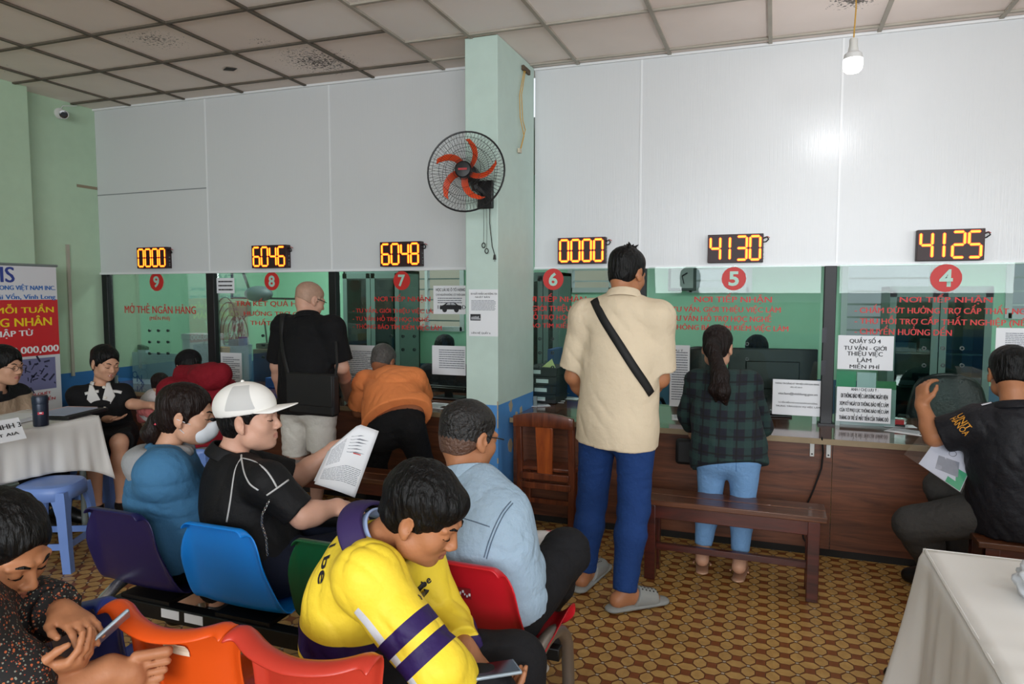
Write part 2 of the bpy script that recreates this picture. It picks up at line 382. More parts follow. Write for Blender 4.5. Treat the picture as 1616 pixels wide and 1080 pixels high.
# upper partition panels of brushed composite sheet with thin white cover strips
def panel_mat():
    m, nt, b = nodes('composite_panel'); b.inputs['Base Color'].default_value = (*lin('d4d6d8'), 1)
    b.inputs['Roughness'].default_value = .30; b.inputs['Specular IOR Level'].default_value = .55
    tc = N(nt, 'ShaderNodeTexCoord').outputs['Object']; mp = N(nt, 'ShaderNodeMapping'); mp.inputs['Scale'].default_value = (60, 60, 1.2); nt.links.new(tc, mp.inputs[0])
    nz = N(nt, 'ShaderNodeTexNoise', i_Scale=3.0, i_Detail=3.0); nt.links.new(mp.outputs[0], nz.inputs[0])
    n2 = N(nt, 'ShaderNodeTexNoise', i_Scale=1.4, i_Detail=2.0); nt.links.new(tc, n2.inputs[0])
    hs = math_(nt, 'ADD', nz.outputs[0], math_(nt, 'MULTIPLY', n2.outputs[0], 4.0))
    bp = N(nt, 'ShaderNodeBump', i_Strength=.10, i_Distance=.01); nt.links.new(hs, bp.inputs['Height']); nt.links.new(bp.outputs[0], b.inputs['Normal'])
    MATS['panel'] = m; return m
PANEL = panel_mat(); STRIP = mat('white_cover_strip', 'e6e8ea', .3)
YL, YR, ZP = -.19, 0.0, 1.678
def panels():
    def run(side, y, xs):
        for i in range(len(xs)-1):
            x0, x1 = xs[i], xs[i+1]
            mb = MB(); zt = min(cz(x0), cz(x1))+.02
            mb.box((x0+.001, y, ZP), (x1-.001, y+.02, zt)); struct(mb.build('wall_panel_%s' % side, PANEL))
        for x in xs[1:-1]: struct(MB().box((x-.006, y-.004, ZP), (x+.006, y+.01, cz(x))).build('trim_panel_joint_%s' % side, STRIP))
        struct(MB().box((xs[0], y-.012, ZP-.012), (xs[-1], y+.03, ZP+.006)).build('trim_panel_sill_%s' % side, STRIP))
        struct(MB().add([(xs[0], y-.02, cz(xs[0])-.012), (xs[-1], y-.02, cz(xs[-1])-.012), (xs[-1], y+.01, cz(xs[-1])-.012), (xs[0], y+.01, cz(xs[0])-.012), (xs[0], y-.02, cz(xs[0])+.004), (xs[-1], y-.02, cz(xs[-1])+.004), (xs[-1], y+.01, cz(xs[-1])+.004), (xs[0], y+.01, cz(xs[0])+.004)],
               [(0, 3, 2, 1), (4, 5, 6, 7), (0, 1, 5, 4), (1, 2, 6, 5), (2, 3, 7, 6), (3, 0, 4, 7)]).build('trim_ceiling_angle_%s' % side, STRIP))
    run('left', YL, [XL, -4.374, -3.173, CX0]); run('right', YR, [CX1, -.853, .351, 1.56, 2.76, 3.96, 5.0])
    struct(MB().box((XL, YL-.003, 2.36), (-4.38, YL, 2.368)).build('trim_panel_crossjoint', mat('panel_joint_grey', '8b8f92', .5)))  # thin grey joint line across the leftmost panel
panels()

# counter: one long worktop on wood-look boards, left and right of the column
def wood(name, a, b_, rough=.4, sc=(1.2, 14, 14), coat=0, dist=3.0):
    m, nt, b = nodes(name); tc = N(nt, 'ShaderNodeTexCoord').outputs['Object']; mp = N(nt, 'ShaderNodeMapping'); mp.inputs['Scale'].default_value = sc; nt.links.new(tc, mp.inputs[0])
    nz = N(nt, 'ShaderNodeTexNoise', i_Scale=1.6, i_Detail=7.0, i_Roughness=.62, i_Distortion=1.1); nt.links.new(mp.outputs[0], nz.inputs[0])
    r = N(nt, 'ShaderNodeValToRGB'); nt.links.new(nz.outputs[0], r.inputs[0])
    e = r.color_ramp.elements; e[0].position = .30; e[0].color = (*lin(a), 1); e[1].position = .72; e[1].color = (*lin(b_), 1)
    nt.links.new(r.outputs[0], b.inputs['Base Color']); b.inputs['Roughness'].default_value = rough; b.inputs['Coat Weight'].default_value = coat
    bp = N(nt, 'ShaderNodeBump', i_Strength=.08, i_Distance=.005); nt.links.new(nz.outputs[0], bp.inputs['Height']); nt.links.new(bp.outputs[0], b.inputs['Normal'])
    MATS[name] = m; return m
BOARD = wood('counter_front_wood', '3d2115', '7a472d', .42)
CTOP = wood('counter_top_wood', '4b2f22', '6d4632', .12, (1.4, 10, 10), coat=.4)
LIP = mat('worn_counter_edge', '8f7c5e', .5, var=.3, vscale=9)
ZC = .69
def counter(name, label, x0, x1, seams):
    t = thing(name, label, 'counter', ((x0+x1)/2, -.3, 0))
    MB().box((x0, -.50, ZC-.028), (x1, .40, ZC)).build('worktop', CTOP, t)
    MB().box((x0, -.508, ZC-.03), (x1, -.50, ZC+.001)).build('edge_strip', LIP, t)
    xs = [x0]+[s for s in seams if x0 < s < x1]+[x1]
    for a, b in zip(xs, xs[1:]): MB().box((a+.0015, -.44, .045), (b-.0015, -.42, ZC-.03)).build('front_board', BOARD, t)
    MB().box((x0, -.43, 0), (x1, -.41, .05)).build('plinth', mat('black_plinth', '17130f', .7), t)
    return t
counter('service_counter', 'long wood-look service counter left of the column', XL+.01, CX0-.004, (-4.4, -3.17))
counter('service_counter', 'long wood-look service counter right of the column', CX1+.004, 4.9, (-.85, .33, 1.5, 2.7))
# ================================================================== the office behind the glass (setting)
YW = 2.15
WHITE_MET = mat('white_window_metal', 'c9d2d4', .45)
GREYMET = mat('grey_steel', '7c8784', .4, .3)
BLACKP = mat('black_plastic', '141415', .45)
BLACKM = mat('black_metal_post', '17171a', .45, .2, var=.25, vscale=12)
PAPER = mat('white_paper', 'e4e6ea', .75, var=.03, vscale=5)
INK = mat('black_ink', '1c1c20', .7)
GREYINK = mat('grey_print', '767b84', .8)
RED = mat('red_vinyl', 'c62a26', .5)
def office():
    rng = random.Random(3)
    wins = []                                 # openings in the rear wall: x0, x1, z0, z1
    for (px0, px1, py) in ((618, 730, 520), (900, 965, 458), (1088, 1182, 458), (1330, 1470, 540), (1590, 1720, 500)):
        a = at(px0, py, YW); b = at(px1, py, YW); wins.append((a[0], b[0], b[2], 2.35))
    xs = [XL-.15]+[v for w in wins for v in w[:2]]+[5.0]
    mb = MB()
    for i in range(0, len(xs), 2): mb.box((xs[i], YW, 0), (xs[i+1], YW+.12, 2.75))
    for w in wins: mb.box((w[0], YW, 0), (w[1], YW+.12, w[2])); mb.box((w[0], YW, w[3]), (w[1], YW+.12, 2.75))
    struct(mb.build('wall_office_rear', MINT_IN))
    struct(MB().box((XL-.15, .2, 0), (XL-.02, YW+.12, 2.75)).build('wall_office_left', MINT_IN))
    struct(MB().box((5.0, .2, 0), (5.15, YW+.12, 2.75)).build('wall_office_right', MINT_IN))
    struct(MB().box((XL-.15, .26, 2.72), (5.15, YW+.2, 2.8)).build('ceiling_office', mat('office_ceiling', 'a9aaa4', .8)))
    for k, w in enumerate(wins):
        x0, x1, z0, z1 = w; mb = MB()
        for x in (x0, x1): mb.box((x-.025, YW-.02, z0-.02), (x+.025, YW+.08, z1+.02))
        for z in (z0, z1): mb.box((x0, YW-.02, z-.025), (x1, YW+.08, z+.025))
        n = max(1, round((x1-x0)/.55))
        for i in range(1, n): mb.box((x0+(x1-x0)*i/n-.016, YW, z0), (x0+(x1-x0)*i/n+.016, YW+.06, z1))
        f = struct(mb.build('window_%d' % (k+1), WHITE_MET))
        bars = MB()
        z = z0+.09
        while z < z1-.04: bars.box((x0, YW+.03, z-.008), (x1, YW+.045, z+.008)); z += .115
        b = bars.build('window_bars', GREYMET if k in (0, 3) else WHITE_MET, f); b['kind'] = 'structure'
    # a pale apartment wall and an awning across the yard, seen through the office windows
    struct(MB().box((-9, 6.5, -.1), (-2.6, 6.9, 4.2)).build('building_across_yard', mat('far_rendered_wall', 'c3b8a8', .9, var=.12, vscale=1.5)))
    struct(MB().box((-2.0, 7.6, -.1), (9, 8.0, 3.0)).build('building_across_yard', mat('far_grey_wall', 'aab0b4', .9, var=.12, vscale=1.5)))
office()
for _x in (-4.2, -1.6, 1.2, 3.6): area('office_fill_light', (_x, 1.0, 2.68), (_x, 1.0, 0), 1.2, .3, 34 if _x < -3 else 9, (.95, 1, .98))  # unseen fill lights added to brighten the office, strongest behind pane nine

# ------------------------------------------------------------------ glass screen: posts and lettered panes
GL = glass('clear_counter_glass', (.86, .93, .90), 0.52, 0.0, .0)
YGL, YGR = -.165, -.03
def px_text(s, box, Y, m, parent, bold=.0, name='lettering', dup=.020):
    x0, y0, x1, y1 = box; ym = (y0+y1)/2
    a, b = at(x0, ym, Y), at(x1, ym, Y); xm = (x0+x1)/2; t, u = at(xm, y0, Y), at(xm, y1, Y)
    return fit_text(s, (a+b)/2*np.array([1, 1, 0])+np.array([0, 0, (t[2]+u[2])/2]), (1, 0, 0), (0, 0, 1), b[0]-a[0], t[2]-u[2], m, parent, name, bold, dup=dup)
def number_disc(n, cx, cy, r, Y, parent):
    c = at(cx, cy, Y); R = abs(at(cx, cy-r, Y)[2]-c[2]); mb = MB()
    mb.lathe(c+np.array([0, .001, 0]), [(R, 0), (R, .0015)], (0, -1, 0), 40)
    o = mb.build('number_disc', RED, parent)
    fit_text(n, c+np.array([0, -.0022, 0]), (1, 0, 0), (0, 0, 1), R*.85, R*1.25, mat('clear_cut_numeral', 'a9cfc0', .4), o, 'numeral', .03, lift=.0004)
def pane(x0, x1, Y, label, disc, texts, holes=()):
    t = thing('glass_pane', label, 'glass pane', ((x0+x1)/2, Y, ZC))
    MB().box((x0, Y-.003, ZC+.055), (x1, Y+.003, ZP-.005)).build('glass_sheet', GL, t)
    for x in (x0+.014, x1-.014): MB().box((x-.012, Y-.008, ZC), (x+.012, Y+.008, ZC+.075)).build('glass_clip', GREYMET, t)
    number_disc(*disc, Y-.0045, t)
    for s, box in texts: px_text(s, box, Y-.004, RED, t)
    for (hx, hy) in holes:
        c = at(hx, hy, Y); MB().lathe(c+np.array([0, .006, 0]), [(.006, 0), (.012, 0), (.012, .012), (.006, .012)], (0, -1, 0), 14, caps=False).build('speaking_hole', mat('drilled_glass_edge', '20302d', .3), t)
    return t
P5L, P5R = at(1004, 470, -.05)[0], at(1019, 470, -.05)[0]
posts = [(-5.61, -5.545, YGL, .0), (-4.415, -4.335, YGL, 0), (-3.205, -3.14, YGL, 0), (P5L, P5R, YGR, 0), (.283, .352, YGR, 0), (1.53, 1.6, YGR, 0)]
for (a, b, Y, _), lab in zip(posts, ('black metal glass-screen post at the left wall', 'black metal post between panes nine and eight', 'black metal post between panes eight and seven',
        'black metal post behind the head of the man in beige', 'black metal post between panes five and four', 'black metal post right of pane four')):
    o = thing('screen_post', lab, 'post', ((a+b)/2, Y, ZC))
    MB().box((a, Y-.03, ZC), (b, Y+.03, ZP-.012)).build('upright', BLACKM, o, bevel=.004)
    MB().box((a-.012, Y-.045, ZC), (b+.012, Y+.045, ZC+.012)).build('foot_plate', BLACKM, o)
    if b > .2: [MB().box((a-.004, Y-.036, hz), (a+.022, Y-.03, hz+.09)).build('hinge', mat('dull_hinge', '2d2d31', .4, .6), o) for hz in (1.0, 1.2)]
grid3 = lambda xs, ys: [(x, y) for y in ys for x in xs]
pane(-5.528, -4.432, YGL, 'glass pane with red numeral 9 in the left corner', ('9', 247, 445, 14.5), [('MỞ THẺ NGÂN HÀNG', (197, 479, 309, 495)), ('(MIỄN PHÍ)', (236, 497, 268, 507))], grid3((236, 250, 265), (522, 540, 558)))
pane(-4.318, -3.222, YGL, 'glass pane with red numeral 8 behind the bald man', ('8', 429, 444, 14.5), [('TRẢ KẾT QUẢ HỒ SƠ', (372, 471, 500, 485)), ('HƯỞNG TRỢ CẤP', (385, 488, 486, 501)), ('THẤT NGHIỆP', (395, 503, 478, 516))], [(415, 530), (415, 545), (415, 564)])
pane(-3.123, CX0-.004, YGL, 'glass pane with red numeral 7 left of the column', ('7', 634, 443, 15), [('NƠI TIẾP NHẬN', (591, 464, 679, 478)), ('- TƯ VẤN, GIỚI THIỆU VIỆC LÀM', (557, 484, 690, 496)), ('- TƯ VẤN HỖ TRỢ HỌC NGHỀ', (557, 497, 677, 509)), ('- THÔNG BÁO TÌM KIẾM VIỆC LÀM', (557, 509, 697, 522))], grid3((617, 636, 654), (531, 552)))
pane(CX1+.004, P5L-.016, YGR, 'glass pane with red numeral 6 right of the column', ('6', 873, 441, 17), [('ƠI TIẾP NHẬN', (833, 463, 925, 479)), (', GIỚI THIỆU VIỆC LÀM', (834, 480, 958, 494)), ('HỖ TRỢ HỌC NGHỀ', (834, 493, 938, 507)), ('BÁO TÌM KIẾM VIỆC LÀM', (832, 507, 955, 520))], grid3((852, 872), (535, 557, 580)))
pane(P5R+.016, .266, YGR, 'glass pane with red numeral 5 above the plaid woman', ('5', 1158, 440, 18.5), [('NƠI TIẾP NHẬN', (1096, 463, 1218, 480)), ('- TƯ VẤN, GIỚI THIỆU VIỆC LÀM', (1054, 480, 1232, 495)), ('- TƯ VẤN HỖ TRỢ HỌC NGHỀ', (1054, 494, 1217, 510)), ('- THÔNG BÁO TÌM KIẾM VIỆC LÀM', (1054, 509, 1244, 524))], [(1179, 543), (1179, 567)])
pane(.369, 1.514, YGR, 'glass pane with red numeral 4 at the right', ('4', 1493, 439, 22), [('NƠI TIẾP NHẬN', (1420, 464, 1566, 480)), ('- CHẤM DỨT HƯỞNG TRỢ CẤP THẤT NGHIỆP', (1349, 481, 1652, 498)), ('- THU HỒI TRỢ CẤP THẤT NGHIỆP (NẾU CÓ)', (1349, 499, 1666, 516)), ('- CHUYỂN HƯỞNG ĐẾN', (1349, 514, 1502, 529))], grid3((1458, 1488, 1518), (550, 577))+[(1486, 602), (1517, 603)])

# ------------------------------------------------------------------ ticket number displays
LEDON = mat('lit_led_segment', (1.0, .30, .02), .5, emit=2.5)
LEDRED = mat('led_glow_halo', (.85, .04, .01), .5, emit=1.0)  # red glow round the digits, added as wider emissive shapes behind them
LEDFACE = mat('led_face', '2a0d10', .5)
SEG = {'0': 'abcdef', '1': 'bc', '2': 'abged', '3': 'abgcd', '4': 'fgbc', '5': 'afgcd', '6': 'afgedc', '8': 'abcdefg', '9': 'abcfgd'}
def display(num, px, py, Y, label):
    w, h, dp = .335, .178, .055; c = at(px, py, Y-dp)
    t = thing('number_display', label, 'display', (c[0], Y, c[2]-h/2), group=None)
    MB().box((c[0]-w/2, Y-dp, c[2]-h/2), (c[0]+w/2, Y, c[2]+h/2)).build('display_case', LEDFACE, t, bevel=.002)
    dw = .070; dh = .145
    for i, ch in enumerate(num):
        m = MB(); g = MB(); ox = c[0]+(i-1.5)*.080; L = {'a': ((-1, 1), (1, 1)), 'g': ((-1, 0), (1, 0)), 'd': ((-1, -1), (1, -1)), 'f': ((-1, 1), (-1, 0)), 'b': ((1, 1), (1, 0)), 'e': ((-1, 0), (-1, -1)), 'c': ((1, 0), (1, -1))}
        dots = SEG[ch]
        for s in dots:
            (x0, z0), (x1, z1) = L[s]; p = np.array([ox+x0*dw*.42, 0, c[2]+z0*dh/2]); q = np.array([ox+x1*dw*.42, 0, c[2]+z1*dh/2]); d = (q-p)/np.linalg.norm(q-p)
            if ch == '1': p[0] -= dw*.30; q[0] -= dw*.30
            p = p+d*.008; q = q-d*.008; n = np.array([-d[2], 0, d[0]])
            for mm, hw, y in ((g, .0092, Y-dp-.0006), (m, .0058, Y-dp-.0012)):
                e = hw; P = [p-d*e*.8, p+n*e, q+n*e, q+d*e*.8, q-n*e, p-n*e]; mm.poly([(a[0], y, a[2]) for a in P], (0, .0005, 0))
        dg_ = m.build('digit', LEDON, t); g.build('digit_halo', LEDRED, dg_)
    x = c[0]+w/2; z = c[2]+.06
    MB().tube([(x, Y-.03, z), (x+.02, Y-.035, z+.008), (x+.03, Y-.03, z-.006), (x+.016, Y-.012, z-.02), (x, Y-.012, z-.022)], .004, 6).build('power_wire', mat('black_wire', '111111', .5), t, smooth=True)
    MB().tube([(x, Y-.02, z+.004), (x+.022, Y-.022, z+.012), (x+.036, Y-.018, z+.004)], .0025, 6).build('power_wire', mat('red_wire', 'b1332a', .5), t, smooth=True)
    k = MB()
    for dz in (.0, -.03, -.055, -.07): k.box((x, Y-.03, c[2]+dz), (x+.004, Y-.02, c[2]+dz+.006))
    k.build('screw', GREYMET, t)
for a in (('0000', 239, 407, YL, 'red number display reading 0000 over pane nine'), ('6046', 424, 405, YL, 'red number display reading 6046 over pane eight'), ('6048', 631, 401, YL, 'red number display reading 6048 over pane seven'),
          ('0000', 917, 395.5, YR, 'red number display reading 0000 over pane six'), ('4130', 1160, 392, YR, 'red number display reading 4130 over pane five'), ('4125', 1500, 386.5, YR, 'red number display reading 4125 over pane four')): display(*a)

# ------------------------------------------------------------------ sheets of paper taped to the glass and column
def greek(rows, c, w, h, parent, m=GREYINK, margin=.1, name='printed_lines', seed=0, gap=.45, yoff=-.0008):
    """lines of print too small to read"""
    r = random.Random(seed); mb = MB(); n = rows
    for i in range(n):
        z = c[2]+h/2-h*(margin+(1-2*margin)*(i+.5)/n); th = h*(1-2*margin)/n*gap; x = c[0]-w/2+w*margin; xe = c[0]+w/2-w*margin*(1 if r.random() < .75 else r.uniform(1, 4))
        while x < xe-.004:
            l = min(r.uniform(.05, .16)*w, xe-x); mb.box((x, c[1]+yoff, z-th/2), (x+l, c[1]+yoff+.0004, z+th/2)); x += l+.012*w
    return mb.build(name, m, parent)
def sheet(box, Y, label, rows=0, texts=(), seed=0, m=PAPER, tilt=0, ink=GREYINK, gap=.4, extra=None, cat='notice', name='paper_notice', rowbox=None):
    x0, y0, x1, y1 = box; ym = (y0+y1)/2; xm = (x0+x1)/2; a, b = at(x0, ym, Y), at(x1, ym, Y); t_, u = at(xm, y0, Y), at(xm, y1, Y)
    c = np.array([(a[0]+b[0])/2, Y, (t_[2]+u[2])/2]); w = b[0]-a[0]; h = t_[2]-u[2]
    t = thing(name, label, cat, (c[0], Y, u[2]))
    MB().box((c[0]-w/2, Y-.0006, c[2]-h/2), (c[0]+w/2, Y, c[2]+h/2)).build('sheet', m, t)
    if rows:
        if rowbox: p0, p1 = at(rowbox[0], rowbox[1], Y), at(rowbox[2], rowbox[3], Y); greek(rows, np.array([(p0[0]+p1[0])/2, Y-.0006, (p0[2]+p1[2])/2]), p1[0]-p0[0], p0[2]-p1[2], t, ink, .02, seed=seed, gap=gap)
        else: greek(rows, c+np.array([0, -.0006, 0]), w, h, t, ink, .1, seed=seed, gap=gap)
    for s, bx in texts: px_text(s, bx, Y-.001, INK, t, .0, dup=.02)
    if extra: extra(t, Y)
    return t
sheet((342, 439, 370, 463), YGL-.0075, 'small white notice at the top left of pane eight', 3, seed=1, ink=INK, gap=.35)
sheet((349, 557, 382, 616), YGL-.0075, 'closely printed white sheet low on pane eight', 15, seed=2)
sheet((545, 545, 592, 627), YGL-.0075, 'tall printed white sheet between the bald man and the man in orange', 22, texts=[('ANH / CHỊ LƯU Ý', (553, 589, 578, 594))], seed=3)
def car(t, Y):
    c = at(711, 486, Y); mb = MB(); s = .105
    pts = [(-.1, -.015), (-.098, .012), (-.06, .028), (-.03, .05), (.035, .052), (.07, .026), (.1, .018), (.102, -.015)]
    mb.poly([(c[0]+x*.85, Y-.0012, c[2]+z*.8) for x, z in pts], (0, .0004, 0)); 
    for x in (-.055, .055): mb.lathe((c[0]+x*.85, Y-.0008, c[2]-.014), [(.019, 0), (.019, .0006)], (0, -1, 0), 18)
    mb.build('car_picture', mat('black_print', '26282c', .7), t)
    k = MB(); k.poly([(c[0]+x*.8, Y-.0017, c[2]+z*.8) for x, z in ((-.045, .026), (-.025, .044), (.0, .045), (.0, .026))], (0, .0003, 0)); k.poly([(c[0]+x*.8, Y-.0017, c[2]+z*.8) for x, z in ((.006, .026), (.006, .045), (.03, .045), (.055, .026))], (0, .0003, 0))
    k.build('car_windows', mat('pale_print', 'b9bcc2', .7), t)
sheet((684, 451, 735, 496), YGL-.0075, 'driving lesson flyer with a car beside the column', 3, texts=[('HỌC LÁI XE Ô TÔ HẠNG', (688, 454, 734, 461)), ('CHO NGƯỜI KHÔNG CÓ THỜI GIAN', (688, 463, 734, 467)), ('18.500.000Đ', (691, 482, 735, 488))], seed=4, rowbox=(690, 469, 730, 480), extra=car)
def photo_block(t, Y):
    c = at(750.5, 501, Y); MB().box((c[0]-.035, Y-.0013, c[2]-.02), (c[0]+.035, Y-.0008, c[2]+.02)).build('printed_photo', mat('black_print', '26282c', .7), t)
    k = MB(); r = random.Random(5)
    for i in range(7): x = c[0]-.028+i*.009; k.box((x, Y-.0018, c[2]-.014), (x+.006, Y-.0013, c[2]-.014+r.uniform(.008, .022)))
    k.build('printed_figures', mat('pale_print', 'b9bcc2', .7), t)
sheet((740, 457, 786, 531), CY0-.002, 'labour export flyer pasted on the column front', 9, texts=[('ĐI XUẤT KHẨU LAO ĐỘNG TẠI', (743, 461, 784, 466)), ('NHẬT BẢN', (750, 467, 773, 471)), ('LIÊN HỆ QUẦY 6', (744, 523, 774, 528))], seed=6, rowbox=(743, 473, 783, 491), extra=photo_block)
sheet((682, 546, 735, 592), YGL-.0075, 'white printed sheet on pane seven touching the column', 9, seed=7, rowbox=(692, 550, 734, 584))
sheet((1057, 545, 1088, 642), YGR-.0075, 'tall white sheet on pane five left of the plaid woman', 20, texts=[('LƯU Ý', (1060, 551, 1078, 555))], seed=8)
sheet((1219, 600, 1300, 656), YGR-.0075, 'landscape white notice right of the plaid woman', 0, texts=[('THÔNG TIN ĐĂNG KÝ TÌM VIỆC LÀM QUA MẠNG', (1223, 604, 1293, 608)), ('LIÊN HỆ ZALO', (1247, 610, 1266, 613)), ('vieclam@vinhlong.gov.vn', (1228, 620, 1290, 625)), ('TƯ VẤN MIỄN PHÍ CHO NGƯỜI LAO ĐỘNG', (1228, 634, 1290, 638)), ('TRUNG TÂM DỊCH VỤ VIỆC LÀM', (1224, 640, 1294, 644))])
sheet((1322, 530, 1410, 584), YGR-.0075, 'notice reading QUẦY SỐ 4 at the left of pane four', 0, texts=[('QUẦY SỐ 4', (1341, 532, 1390, 543)), ('TƯ VẤN - GIỚI', (1332, 543, 1399, 553)), ('THIỆU VIỆC', (1337, 553, 1393, 564)), ('LÀM', (1353, 564, 1375, 572)), ('MIỄN PHÍ', (1341, 573, 1388, 582))])
sheet((1320, 612, 1406, 667), YGR-.0075, 'notice of four bold lines under the green leaflets', 0, texts=[('ANH / CHỊ LƯU Ý :', (1343, 612, 1386, 619)), ('ĐI THÔNG BÁO VIỆC LÀM ĐÚNG NGÀY HẸN', (1327, 620, 1401, 631)), ('XEM KỸ NGÀY ĐI THÔNG BÁO VIỆC LÀM', (1325, 633, 1402, 643)), ('CỦA TỜ PHỤ LỤC THÔNG BÁO VIỆC LÀM', (1325, 644, 1402, 653)), ('THÁNG ĐI TRỄ SẼ MẤT TIỀN CỦA THÁNG ĐÓ', (1324, 654, 1402, 664))])
sheet((1570, 518, 1640, 606), YGR-.0075, 'white printed sheet on pane four behind the man in black', 10, seed=9, rowbox=(1586, 524, 1640, 556))

# ------------------------------------------------------------------ office furniture and clutter
def cabinet(px0, px1, pyt, Y, zb, label, depth=.4, shelves=3, fill=0):
    a, b = at(px0, 500, Y), at(px1, 500, Y); zt = at((px0+px1)/2, pyt, Y)[2]; x0, x1 = a[0], b[0]
    t = thing('filing_cabinet', label, 'cabinet', ((x0+x1)/2, Y+depth/2, 0)); CAB = mat('grey_green_cabinet', '6f8781', .5)
    mb = MB(); mb.box((x0, Y+depth-.02, zb), (x1, Y+depth, zt)); mb.box((x0, Y, zb), (x0+.02, Y+depth, zt)); mb.box((x1-.02, Y, zb), (x1, Y+depth, zt)); mb.box((x0, Y, zt-.03), (x1, Y+depth, zt)); mb.box((x0, Y, zb), (x1, Y+depth, zb+.06)); mb.build('body', CAB, t)
    for i in range(1, shelves+1): MB().box((x0+.02, Y+.03, zb+(zt-zb)*i/(shelves+1)), (x1-.02, Y+depth-.02, zb+(zt-zb)*i/(shelves+1)+.015)).build('shelf', CAB, t)
    xm = (x0+x1)/2
    for u, v in ((x0, xm), (xm, x1)):
        m = MB(); m.box((u+.004, Y-.02, zb+.06), (u+.05, Y, zt-.03)); m.box((v-.05, Y-.02, zb+.06), (v-.004, Y, zt-.03)); m.box((u, Y-.02, zb+.06), (v, Y, zb+.11)); m.box((u, Y-.02, zt-.08), (v, Y, zt-.03)); d = m.build('door', CAB, t)
        MB().box((u+.05, Y-.012, zb+.11), (v-.05, Y-.008, zt-.08)).build('door_glass', glass('cabinet_glass', (.6, .7, .68), 1, 0, .03) if 'cabinet_glass' not in MATS else MATS['cabinet_glass'], d)
        MB().box((xm-.03 if u == x0 else xm+.015, Y-.035, (zb+zt)/2-.06), (xm-.015 if u == x0 else xm+.03, Y-.02, (zb+zt)/2+.06)).build('handle', GREYMET, d)
    return t, x0, x1, zb, zt
cabinet(543, 632, 427, 1.35, 0, 'grey glass-door cabinet behind pane seven')
cabinet(834, 882, 430, 1.2, 0, 'narrow grey glass-door cabinet behind pane six')
tc, cx0, cx1, czb, czt = cabinet(1402, 1566, 452, 1.3, 0, 'wide grey glass-door cabinet behind pane four', .42, 5)
k = 0
for row in range(1, 5):
    z = czb+(czt-czb)*row/6+.016
    for i in range(3):
        x = cx0+.06+i*.17; h = .035*(1+(i+row) % 3)
        if row in (3, 4) and i == 2: continue
        o = MB().box((x, 1.38, z), (x+.15, 1.62, z+h)).build('folder_stack', mat('pale_folder', 'aab6bd', .7) if (i+row) % 2 else mat('blue_grey_folder', '7f95a8', .7)); k += 1
        tag(o, 'bundle of files inside the wide grey cabinet', 'files', 'file bundles in the cabinet behind pane four')
def monitor(px, py, Y, w, label, screen_back=True, rz=0):
    c = at(px, py, Y); t = thing('computer_monitor', label, 'monitor', (c[0], Y, ZC+.001), rz)
    z = c[2]; h = min(w*.6, 2*(z-ZC-.05))
    m = MB(); m.box((-w/2, -.015, z-h/2-ZC), (w/2, .012, z+h/2-ZC)); m.box((-w*.3, -.035, z-h*.3-ZC), (w*.3, -.015, z+h*.25-ZC)); m.build('housing', BLACKP, t, local=True, bevel=.006)
    MB().box((-w/2+.012, .0121, z-h/2-ZC+.015), (w/2-.012, .0135, z+h/2-ZC-.012)).build('screen', mat('dark_screen', '20262c', .2), t, local=True)
    MB().box((-.03, -.03, .012), (.03, -.005, z-h/2-ZC+.03)).build('neck', BLACKP, t, local=True)
    MB().box((-.12, -.1, 0), (.12, .09, .012)).build('base', BLACKP, t, local=True, bevel=.004)
    return t
monitor(1218, 590, .22, .56, 'black monitor seen from behind at pane five', rz=.12)
monitor(710, 614, .12, .5, 'black monitor seen from behind at pane seven', rz=-.1)
monitor(472, 588, .30, .40, 'dark monitor on the desk behind pane eight', rz=.1)
def office_chair(px, py, Y, w, label, h=.62):
    c = at(px, py, Y); t = thing('office_chair', label, 'chair', (c[0], Y, 0)); L = mat('black_leatherette', '15171a', .38, bump=.15, bscale=60)
    P = []
    for i in range(13):
        v = i/12; hw = w/2*(1-.30*max(0, v-.45)**1.6*3.0)*(.9+.1*min(1, v*4)); hw = max(hw, .06)
        P.append([(s*hw, -.02+.05*(1-s*s)*-1+.06*v, c[2]-h+h*v-(.05*s*s if v > .9 else 0)) for s in np.linspace(-1, 1, 13)])
    MB().grid(P).build('backrest', L, t, local=True, smooth=True, solid=.07, sub=1)
    MB().box((-w/2, -.52, .44), (w/2, -.02, .53)).build('seat_cushion', L, t, local=True, bevel=.03)
    for s in (-1, 1): MB().tube([(s*w/2, -.05, .5), (s*(w/2+.05), -.1, .62), (s*(w/2+.05), -.38, .66), (s*w/2, -.42, .52)], .016, 8).build('armrest', BLACKP, t, local=True, smooth=True)
    MB().cyl((0, -.25, .1), (0, -.25, .44), .028).build('gas_post', GREYMET, t, local=True)
    for k in range(5):
        a = k*2*math.pi/5; l = MB().bar((0, -.25, .1), (.28*math.cos(a), -.25+.28*math.sin(a), .07), .04, .03).build('leg', BLACKP, t, local=True)
        MB().lathe((.28*math.cos(a), -.25+.28*math.sin(a), .03), [(.03, -.02), (.03, .02)], (-math.sin(a), math.cos(a), 0), 12).build('caster', BLACKP, l, local=True)
    return t
office_chair(1497, 588, 1.02, .52, 'empty black office chair behind pane four')
office_chair(1104, 546, 1.22, .48, 'black office chair behind pane five left of the plaid woman')
